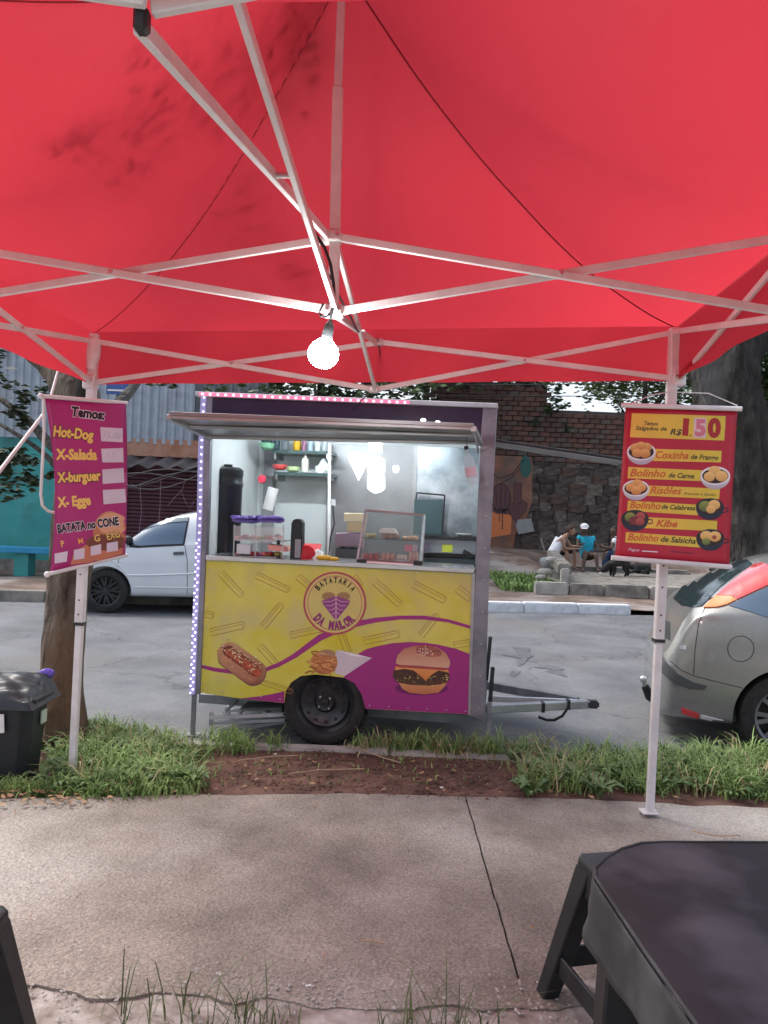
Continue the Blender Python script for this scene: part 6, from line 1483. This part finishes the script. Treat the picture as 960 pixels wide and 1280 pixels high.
car_patch('side_window', [(1.3, 1.02), (1.75, 1.31), (2.05, 1.35), (2.05, 1.02)], wbody, wcar, 'far', 1.66, m_gl2)
car_patch('headlight', [(.05, .54), (.10, .66), (.34, .72), (.30, .60)], wbody, wcar, 'near', 1.66, m_gl2)
# ============================================================ BIN
bn_ = thing('waste_bin', 'black plastic waste bin topped by a shiny black bag, beside the tree trunk', 'bin', (-2.1, 4.2, 0))
m_bin = mat('black_bin_plastic', (.010, .013, .018), (.02, .024, .03), 6, rough=.45, bump=.15, bscale=20)
fx = P(42, 900, 4.0).x; zt_ = P(42, 876, 4.0).z
def ring(x0, x1, y0, y1, z, c=.05): return [Vector(p) for p in ((x0+c, y0, z), (x1-c, y0, z), (x1, y0+c, z), (x1, y1-c, z), (x1-c, y1, z), (x0+c, y1, z), (x0, y1-c, z), (x0, y0+c, z))]
def loftr(g, rings):
    n = len(rings[0]); k = len(g.v)
    for r_ in rings: g.v += r_
    for i in range(len(rings)-1):
        for j in range(n): g.f.append((k+i*n+j, k+i*n+(j+1) % n, k+(i+1)*n+(j+1) % n, k+(i+1)*n+j))
    g.f.append(tuple(k+j for j in reversed(range(n)))); g.f.append(tuple(k+(len(rings)-1)*n+j for j in range(n)))
g = MB(); X1 = fx-.025
loftr(g, [ring(-2.42, X1-.03, 4.03, 4.26, -.01), ring(-2.44, X1, 4.0, 4.28, zt_*.93), ring(-2.47, X1+.02, 3.98, 4.31, zt_*.94), ring(-2.47, X1+.02, 3.98, 4.31, zt_)]); g.build('bin_body', m_bin, bn_, world=True, bevel=.006)
g = MB(); m_bag = mat('black_bag_film', (.014, .015, .02), (.03, .032, .04), 4, rough=.38, bump=.5, bscale=7)
def bagf(u, v):
    X = -2.50+(X1+.03+2.50)*u; Y = 3.965+.36*v; e_ = min(u, 1-u, v, 1-v); z = zt_+.045*sstep(0, .35, e_)+.075*v*sstep(0, .1, e_)+.02*nz(X*2+Y*5, X*3, 0, 3)*sstep(0, .1, e_)+.012*math.sin(26*(v-.4*u))*(1-v)*sstep(0, .15, e_)-.045*(1-sstep(0, .05, e_))
    return (X, Y, z)
g.grid(bagf, 50, 50); g.build('bag', m_bag, bn_, world=True, fix=False)
m_pbag = mat('purple_bag_film', (.10, .06, .36), (.17, .10, .5), 9, rough=.3, bump=.5, bscale=20)
g = MB(); g.ball(P(58, 842, 4.3), .035, 9, (1.2, .6, .9)); g.ball(P(56, 857, 4.28), .03, 9, (1.2, .6, .6))
for i, v in enumerate(g.v): g.v[i] = v+Vector((1, .5, 1))*.012*nz(v.x, v.y, v.z, 30)
g.build('purple_bag_corner', m_pbag, bn_, world=True)
g = MB(); g.prism([P(x, y, 3.985) for x, y in ((-6, 893), (4.5, 893), (5, 916), (-6, 917))], (0, .006, 0)); g.build('white_label', WHITE, bn_, world=True)
g = MB(); g.box(Vector((X1+.004, 4.17, P(55, 895, 4.17).z)), (.008, .06, .07)); g.build('side_label', mat('greenish_label', (.45, .55, .45), rough=.6), bn_, world=True)
# ============================================================ TABLE + STOOLS
m_cov = mat('dusty_black_vinyl', (.016, .017, .024), (.030, .031, .040), 2.2, rough=.55, spec=.35, bump=.15, bscale=9, c3=(.085, .09, .105), s3=3.0)
m_skirt = mat('worn_vinyl_edge', (.028, .033, .034), (.055, .06, .06), 5, rough=.5, bump=.25, bscale=9, c3=(.09, .10, .10), s3=5)
m_bp = mat('black_plastic_leg', (.012, .014, .015), (.024, .026, .028), 8, rough=.38, bump=.08, bscale=60)
tb_ = thing('plastic_table', 'square table under a dusty black vinyl cover in the bottom right corner', 'table', (.88, 1.45, 0))
zt_ = .72
out = [(.497, 1.69), (.508, 1.735), (.545, 1.785), (.60, 1.84), (.66, 1.878), (.72, 1.89), (1.12, 1.925), (1.2, 1.91), (1.27, 1.84), (1.29, 1.76), (1.31, 1.14), (1.29, 1.06), (1.2, 1.0), (1.12, .98), (.70, .955), (.60, .985), (.545, 1.05), (.528, 1.12), (.51, 1.4)]
cx_, cy_ = .9, 1.44
g = MB(); n = len(out); R_ = [(.0, .0), (.3, .0), (.6, .001), (.85, .001), (.965, .0), (.99, -.004), (1.0, -.012)]
dense = []
for i in range(n):
    a_, b_ = out[i], out[(i+1) % n]; m_ = max(1, int(math.hypot(b_[0]-a_[0], b_[1]-a_[1])/.03))
    for k in range(m_): dense.append((a_[0]+(b_[0]-a_[0])*k/m_, a_[1]+(b_[1]-a_[1])*k/m_))
n = len(dense)
for s_, dz in R_[1:]:
    for x, y in dense:
        X, Y = cx_+(x-cx_)*s_, cy_+(y-cy_)*s_; g.v.append(Vector((X, Y, zt_+dz+.0018*nz(X, Y, 0, 9))))
g.f.append(tuple(range(n)))
for i in range(len(R_)-2):
    for j in range(n): g.f.append((i*n+j, i*n+(j+1) % n, (i+1)*n+(j+1) % n, (i+1)*n+j))
g.smooth = True; g.build('cover_top', m_cov, tb_, world=True)
g = MB(); NL = 8
for l_ in range(NL+1):
    t = l_/NL
    for j, (x, y) in enumerate(dense):
        d_ = Vector((x-cx_, y-cy_, 0)).normalized(); w_ = .006*math.sin(j*.55)*t+.012*nz(x*3, y*3, t, 3)*t
        z = zt_-.012-.128*t*(1+.18*nz(x*2, y*2, 5, 3))
        g.v.append(Vector((x, y, z))+d_*(.003+.012*t+w_))
for i in range(NL):
    for j in range(n): g.f.append((i*n+j, i*n+(j+1) % n, (i+1)*n+(j+1) % n, (i+1)*n+j))
g.smooth = True; g.build('cover_skirt', m_skirt, tb_, world=True, solid=.002, fix=False)
g = MB(); g.tube([Vector((x, y, zt_-.004)) for x, y in dense]+[Vector((*dense[0], zt_-.004))], .0035, 6); g.build('piping', m_skirt, tb_, world=True)
for sx, sy in ((.60, 1.74), (1.2, 1.8), (.63, 1.08), (1.2, 1.1)):
    g = MB(); dx_, dy_ = (-.02 if sx < .9 else .02), (.02 if sy > 1.4 else -.02)
    rr = lambda cx, cy, w, z: [Vector((cx-w, cy-w*.8, z)), Vector((cx+w, cy-w*.8, z)), Vector((cx+w, cy+w*.8, z)), Vector((cx-w, cy+w*.8, z))]
    g.hexa(rr(sx+dx_*2, sy+dy_*2, .032, 0), rr(sx, sy, .058, .69)); g.build('leg', m_bp, tb_, world=True, bevel=.006)
def stool(label, x, y, rz, src=None):
    t = thing('plastic_stool', label, 'stool', (x, y, 0), rz, 'black plastic stools')
    h = .465; w = .145; f_ = .225
    g = MB(); g.v = []; 
    def sq(w_, z, c): return ring(-w_, w_, -w_, w_, z, c)
    loftr(g, [sq(w*1.03, h-.035, .02), sq(w*1.02, h-.006, .02), sq(w*.98, h, .02)]); g.build('seat', m_bp, t, bevel=.004)
    g = MB(); g.tube([(-.05, 0, h+.001), (.05, 0, h+.001)], .004, 6); g.build('grip_slot', BLACKP, t)
    for sx in (-1, 1):
        for sy in (-1, 1):
            g = MB()
            top_ = [Vector((sx*(w-.0), sy*(w-.0), h-.03)), Vector((sx*(w-.075), sy*w, h-.03)), Vector((sx*(w-.075), sy*(w-.075), h-.03)), Vector((sx*w, sy*(w-.075), h-.03))]
            bo = [Vector((sx*f_, sy*f_, 0)), Vector((sx*(f_-.055), sy*f_, 0)), Vector((sx*(f_-.055), sy*(f_-.055), 0)), Vector((sx*f_, sy*(f_-.055), 0))]
            g.hexa(bo, top_); g.build('leg', m_bp, t, bevel=.004)
    k_ = .55; wz = w+(f_-w)*(1-.24/h)*.9
    for a_, b_ in (((-1, -1), (1, -1)), ((1, -1), (1, 1)), ((1, 1), (-1, 1)), ((-1, 1), (-1, -1))):
        for z, hh in ((.12, .065), (h-.075, .075)):
            ww = (w+(f_-w)*(1-z/h))-.02
            g = MB(); g.bar((a_[0]*ww, a_[1]*ww, z), (b_[0]*ww, b_[1]*ww, z), .012, hh); g.build('stretcher', m_bp, t, bevel=.003)
    return t
stool('black plastic stool half hidden behind the vinyl-covered table', .815, 2.28, R(14))
stool('black plastic stool cut off at the lower left edge of the picture', -1.045, 1.80, R(3))
# ============================================================ PEOPLE (far side)
def skinmat(n, c): return mat(n, c, tuple(x*1.15 for x in c), 20, rough=.55)
sk1 = skinmat('tan_skin', (.33, .19, .13)); sk2 = skinmat('dark_skin', (.11, .065, .045)); hairm = mat('dark_hair', (.02, .014, .012), rough=.7); hairr = mat('brown_hair', (.06, .03, .022), rough=.7)
def clothm(n, c): return mat(n, c, tuple(min(1, x*1.25) for x in c), 12, rough=.9)
def person(label, J, skm, top_m, bot_m, shoe_m, hair_m=None, cap_m=None, face=(.6, -.75, 0), sleeves=True, long_legs=False, shoe=True):
    """J: joints in world space"""
    t = thing('person', label, 'person', (J['hip'].x, J['hip'].y, 0))
    V = []; E = []; Rr = []
    def add(p, r, par=None): V.append(Vector(p)); Rr.append(r); i = len(V)-1; (E.append((par, i)) if par is not None else None); return i
    hip = add(J['hip'], (.15, .12)); mid_ = add(J['mid'], (.145, .115), hip); ch = add(J['chest'], (.165, .12), mid_); nk = add(J['neck'], .058, ch); hb_ = add(J['neck']*.5+J['head']*.5, .056, nk)
    hands = []
    for s in 'LR':
        sh_ = add(J['sh'+s], .062, ch); el = add(J['el'+s], .043, sh_); wr = add(J['wr'+s], .027, el)
        d = (J['wr'+s]-J['el'+s]).normalized(); side = d.cross(Vector((0, 0, 1))).normalized()
        pm = add(J['wr'+s]+d*.05, (.036, .022), wr)
        for k in range(4): a_ = add(V[pm]+d*.05+side*(.027-.018*k), .0095, pm); b_ = add(V[a_]+d*.03+Vector((0, 0, -.012)), .009, a_); add(V[b_]+d*.012+Vector((0, 0, -.022)), .008, b_)
        a_ = add(V[wr]+d*.03+side*.042, .011, wr); add(V[a_]+d*.035+side*.012, .009, a_)
        kn = add(J['kn'+s], .062, hip); an = add(J['an'+s], .036, kn); f = J['ft'+s]; add(f, (.04, .026), an)
    skin('body', V, E, Rr, skm, t, 1, 0)
    # head with face
    H = J['head']; fd = Vector(face).normalized(); sd_ = fd.cross(Vector((0, 0, 1))).normalized()
    g = MB(); g.ball(H, .098, 14, (1, 1, 1.22)); 
    for i, v in enumerate(g.v):
        l_ = v-H; a_ = l_.dot(fd)
        if a_ > 0 and l_.z < -.01: v = v-sd_*l_.dot(sd_)*.18+fd*.010
        g.v[i] = v
    hd = g.build('head', skm, t, world=True)
    g = MB(); g.hexa([H+fd*.088+sd_*s_*.012+Vector((0, 0, z)) for s_, z in ((-1, -.018), (1, -.018), (.4, .02), (-.4, .02))], [H+fd*.118+sd_*s_*.008+Vector((0, 0, z)) for s_, z in ((-1, -.016), (1, -.016), (.3, 0), (-.3, 0))]); g.build('nose', skm, hd, world=True)
    for s_ in (-1, 1):
        g = MB(); g.ball(H+fd*.088+sd_*.034*s_+Vector((0, 0, .022)), .013, 6, (1, 1, .6)); g.build('eye', hairm, hd, world=True)
        g = MB(); g.ball(H+sd_*.097*s_, .022, 6, (.5, 1, 1.5)); g.build('ear', skm, hd, world=True)
    g = MB(); g.ball(H+fd*.090+Vector((0, 0, -.05)), .022, 6, (1, .6, .3)); g.build('mouth', mat('lip_tone', (.20, .07, .06), rough=.5), hd, world=True)
    if hair_m:
        g = MB(); c_ = H-fd*.012+Vector((0, 0, .022)); g.ball(c_, .106, 12, (1, 1, 1.12)); g.v = [v if (v-c_).dot(fd) < .05 or v.z > H.z+.07 else c_+(v-c_)*.80 for v in g.v]; g.build('hair', hair_m, t, world=True)
    if cap_m:
        g = MB(); c_ = H+Vector((0, 0, .045)); g.lathe([(.108, 0), (.108, .03), (.092, .07), (.05, .098), (.01, .105)], c_, n=16); g.build('cap', cap_m, t, world=True)
        g = MB(); g.grid(lambda u, v: c_+Vector((0, 0, .008))+sd_*(.075*(2*u-1))+fd*(.095+.07*v*math.sin(PI*(.15+.7*u)))-Vector((0, 0, .02*v)), 8, 4); g.build('cap_peak', cap_m, t, world=True, solid=.006, fix=False)
    # clothes
    V2 = [J['hip']-(J['mid']-J['hip'])*.35, J['mid'], J['chest'], J['chest']*.5+J['neck']*.5]; E2 = [(0, 1), (1, 2), (2, 3)]; R2 = [(.205, .17), (.195, .165), (.19, .145), (.10, .08)]
    for s in 'LR':
        V2.append(J['sh'+s]); E2.append((2, len(V2)-1)); R2.append(.078)
        if sleeves: V2.append(J['sh'+s]*.45+J['el'+s]*.55); E2.append((len(V2)-2, len(V2)-1)); R2.append(.066)
    skin('shirt', V2, E2, R2, top_m, t, 1, 1)
    V3 = [J['hip']+Vector((0, 0, .03)), J['hip']-Vector((0, 0, .02))]; E3 = [(0, 1)]; R3 = [(.165, .14), (.17, .15)]
    for s in 'LR':
        V3.append(J['hip']*.45+J['kn'+s]*.55); E3.append((1, len(V3)-1)); R3.append(.092); V3.append(J['hip']*.06+J['kn'+s]*.94); E3.append((len(V3)-2, len(V3)-1)); R3.append(.083)
        if long_legs: V3.append(J['an'+s]*.92+J['kn'+s]*.08); E3.append((len(V3)-2, len(V3)-1)); R3.append(.056)
    skin('trousers' if long_legs else 'shorts', V3, E3, R3, bot_m, t, 1, 0)
    if shoe:
        for s in 'LR': skin('sandal', [J['an'+s]-Vector((0, 0, .055)), J['ft'+s]-Vector((0, 0, .012)), J['ft'+s]*1.5-J['an'+s]*.5+Vector((0, 0, .01-(J['ft'+s].z-J['an'+s].z)*.5))], [(0, 1), (1, 2)], [(.04, .02), (.045, .018), (.035, .014)], shoe_m, t, 1, 1)
    return t
D0 = 18.9
def Jm(d): return {k: P(*v) for k, v in d.items()}
J1 = Jm(dict(hip=(692, 691, D0), mid=(695, 682, D0), chest=(701, 674.5, D0), neck=(708, 669.5, D0-.02), head=(714, 663.5, D0-.04), shL=(706, 672.5, D0+.19), shR=(703, 674.5, D0-.19), elL=(713, 683, D0+.15), elR=(706, 686, D0-.22), wrL=(722, 683, D0-.0), wrR=(720, 686, D0-.14),
             knL=(718, 687.5, D0+.08), knR=(709, 688, D0-.16), anL=(718, 710, D0+.06), anR=(708.5, 711, D0-.16), ftL=(724, 712.5, D0+.02), ftR=(714, 713.5, D0-.22)))
person('person in a white sleeveless shirt and black shorts leaning forward on the stone, facing right', J1, sk1, clothm('white_shirt_cloth', (.72, .74, .80)), clothm('black_shorts_cloth', (.012, .012, .014)), mat('sandal_rubber', (.25, .2, .2), rough=.7), hair_m=hairr, face=(.75, -.45, -.45), sleeves=False)
D1 = 19.25
J2 = Jm(dict(hip=(734, 697, D1), mid=(733, 688, D1), chest=(732, 677, D1), neck=(731, 669, D1-.02), head=(730.5, 661.5, D1-.06), shL=(741.5, 672.5, D1), shR=(723.5, 671, D1), elL=(746, 683.5, D1-.08), elR=(722, 682, D1-.12), wrL=(750.5, 682, D1-.3), wrR=(727, 680, D1-.34),
             knL=(745, 693, D1-.42), knR=(731, 694, D1-.45), anL=(747, 711, D1-.5), anR=(729, 711, D1-.52), ftL=(749, 714, D1-.62), ftR=(729, 714.5, D1-.66)))
person('person in a turquoise shirt and white cap sitting and facing the camera', J2, sk2, clothm('turquoise_shirt_cloth', (.02, .36, .52)), clothm('brown_shorts_cloth', (.05, .035, .03)), mat('sandal_rubber2', (.08, .07, .07), rough=.7), cap_m=clothm('white_cap_cloth', (.75, .76, .8)), face=(-.25, -1, -.15))
J3 = Jm(dict(hip=(776, 694, D1), mid=(775, 685, D1), chest=(771, 677, D1), neck=(766, 672, D1-.04), head=(768, 664, D1-.08), shL=(774, 673, D1+.15), shR=(768, 676, D1-.18), elL=(768, 686, D1+.1), elR=(764, 685, D1-.25), wrL=(758, 687, D1-.05), wrR=(753, 684, D1-.3),
             knL=(760, 690, D1-.0), knR=(757, 691, D1-.35), anL=(758, 708, D1-.05), anR=(754, 710, D1-.4), ftL=(752, 711, D1-.1), ftR=(749, 713, D1-.5)))
person('person in a white shirt and blue jeans mostly hidden behind the red price banner', J3, sk2, clothm('pale_shirt_cloth', (.68, .70, .74)), clothm('blue_jeans_cloth', (.02, .04, .10)), mat('dark_shoe', (.03, .03, .035), rough=.6), hair_m=hairm, face=(-.9, -.4, -.1), long_legs=True)
# ---- dogs
m_dog = mat('black_fur', (.010, .010, .011), (.028, .026, .026), 30, rough=.8)
def dog(name, label, d, joints, edges, rads, root=0):
    t = thing(name, label, 'dog', P(joints[root][0], joints[root][1]+8, d))
    V = [P(j[0], j[1], d+(j[2] if len(j) > 2 else 0)) for j in joints]; skin('body', V, edges, rads, m_dog, t, 2, root); return t, V
# 0 rump 1 mid 2 shoulder 3 neck 4 head 5 muzzle 6 tail1 7 tail2 ; legs
jt = [(781, 701), (774, 702), (767, 702.5), (761, 706), (756, 711), (752.5, 715), (784, 698), (789, 702),
      (767, 707, -.07), (768.5, 713, -.07), (767, 719, -.07), (765.5, 719.6, -.08), (764, 707, .07), (764, 713, .07), (763.5, 718.5, .07), (762, 719, .07),
      (782, 706, -.07), (780, 711, -.07), (783, 715, -.07), (782, 719.5, -.07), (780.5, 720, -.08), (784, 706, .07), (783, 711, .07), (786, 714.5, .07), (785, 719, .07), (783.5, 719.4, .07)]
eg = [(0, 1), (1, 2), (2, 3), (3, 4), (4, 5), (0, 6), (6, 7), (2, 8), (8, 9), (9, 10), (10, 11), (2, 12), (12, 13), (13, 14), (14, 15), (0, 16), (16, 17), (17, 18), (18, 19), (19, 20), (0, 21), (21, 22), (22, 23), (23, 24), (24, 25)]
rd = [k*1.4 for k in (.085, .088, .105, .070, .066, .034, .022, .010, .05, .03, .022, .024, .05, .03, .022, .024, .058, .038, .022, .02, .023, .058, .038, .022, .02, .023)]
dg_, Vd = dog('dog', 'black dog standing with its head down to the ground beside the seated group', 17.6, jt, eg, rd, 1)
for s_ in (-1, 1):
    g = MB(); b_ = Vd[4]+Vector((0, .05*s_, .04)); g.add([b_+Vector((-.02, 0, 0)), b_+Vector((.03, 0, .01)), b_+Vector((.01, .02*s_, -.07)), b_+Vector((0, .025*s_, .02))], [(0, 1, 3), (1, 2, 3), (2, 0, 3), (0, 2, 1)]); g.build('ear', m_dog, dg_, world=True)
g = MB(); g.ball(P(750.5, 716.5, 17.5), .03, 6, (1.4, 1, .6)); tag(g.build('white_scrap', WHITE), 'white scrap on the ground at the standing dog muzzle', 'scrap')
jt = [(810, 711), (803, 710), (795, 710), (790, 708), (786, 708), (782, 710), (814, 713), (820, 714.5), (795, 713, -.1), (788, 715.5, -.14), (783, 716, -.15), (795, 713, .1), (790, 714.5, .12), (808, 714, -.1), (801, 715.5, -.18), (808, 716.5, -.2), (808, 714, .1), (801, 714.5, .14)]
eg = [(0, 1), (1, 2), (2, 3), (3, 4), (4, 5), (0, 6), (6, 7), (2, 8), (8, 9), (9, 10), (2, 11), (11, 12), (0, 13), (13, 14), (14, 15), (0, 16), (16, 17)]
rd = [.14, .14, .15, .07, .062, .032, .02, .01, .05, .028, .024, .05, .028, .06, .035, .024, .06, .035]
dog('dog', 'dark dog lying down right of the standing one, partly behind the banner pole', 18.0, jt, eg, rd, 1)
# shovel-like stick and debris by the wall
g = MB(); g.tube([P(676, 672, 20.4), P(681, 690, 20.2)], .018, 6); tag(g.build('wooden_stake', mat('pale_wood', (.25, .22, .18), rough=.8)), 'pale stake leaning against the stone wall behind the seated man in white', 'stake')
bag = MB(); bag.ball(P(684, 703, 18.3), .16, 8, (1, .7, .9))
for i, v in enumerate(bag.v): bag.v[i] = v+Vector((.05*nz(v.x, v.y, v.z, 6), 0, .05*nz(v.z, v.x, 1, 7)))
tag(bag.build('plastic_bag', mat('grey_green_bag', (.20, .26, .25), (.5, .52, .55), 8, rough=.4)), 'grey green plastic bag left of the man in white', 'bag')
for k, (x, y, w, c) in enumerate(((643, 693, .34, WHITE), (662, 699, .2, WHITE), (612, 690, .16, WHITE))):
    p = G(x, y, fz(G(x, y, .5).x, 20)); g = MB(); g.bar(P(x-w*22, y-.6, 20.5), P(x+w*22, y+1, 20.3), .08, .03); tag(g.build('debris', c), ('largest white strip of litter on the far dirt bank', 'shorter white strip of litter near the grey bag', 'small white litter by the trailer post edge on the far bank')[k], 'litter')
# stray leaves and grit blown on the pavement
g = MB(); rnd = random.Random(21)
for i in range(46):
    X, Y = rnd.uniform(-1.9, 1.3), (rnd.uniform(2.5, 3.9) if i % 3 else rnd.uniform(3.7, 3.98)); s = rnd.uniform(.006, .015); q_ = Matrix.Rotation(rnd.uniform(0, 6), 3, 'Z') @ Matrix.Rotation(rnd.uniform(-.5, .5), 3, 'X')
    g.add([q_ @ Vector(v)*s+Vector((X, Y, .012)) for v in ((-1, 0, 0), (0, -.4, .15), (1, 0, .3), (0, .4, .15))], [(0, 1, 2, 3)])
tag(g.build('blown_leaves', m_dry, fix=False), kind='stuff')
# weeds with broader leaves among the grass
m_weed = mat('weed_leaf', (.05, .10, .03), (.14, .22, .07), 9, rough=.55)
def weed(x, y, s, rnd):
    g = MB(); b = G(x, y)
    for k in range(9):
        a_ = rnd.uniform(0, 6.28); l_ = s*rnd.uniform(.6, 1.2); d_ = Vector((math.cos(a_), math.sin(a_), 0)); sd_ = Vector((-d_.y, d_.x, 0))*l_*.16
        p1 = b+d_*l_*.35+Vector((0, 0, l_*.55)); p2 = b+d_*l_*.75+Vector((0, 0, l_*.75)); p3 = b+d_*l_*1.1+Vector((0, 0, l_*.6))
        k_ = len(g.v); g.v += [b, p1-sd_, p1+sd_, p2-sd_*.9, p2+sd_*.9, p3]; g.f += [(k_, k_+1, k_+2), (k_+1, k_+3, k_+4, k_+2), (k_+3, k_+5, k_+4)]
    return g
g = MB()
for i in range(60):
    x, y = (rnd.uniform(50, 250), rnd.uniform(935, 992)) if i % 2 else (rnd.uniform(640, 960), rnd.uniform(950, 1000))
    w_ = weed(x, y, rnd.uniform(.05, .12), rnd); g.add(w_.v, w_.f)
tag(g.build('broadleaf_weeds', m_weed, fix=False), kind='stuff')
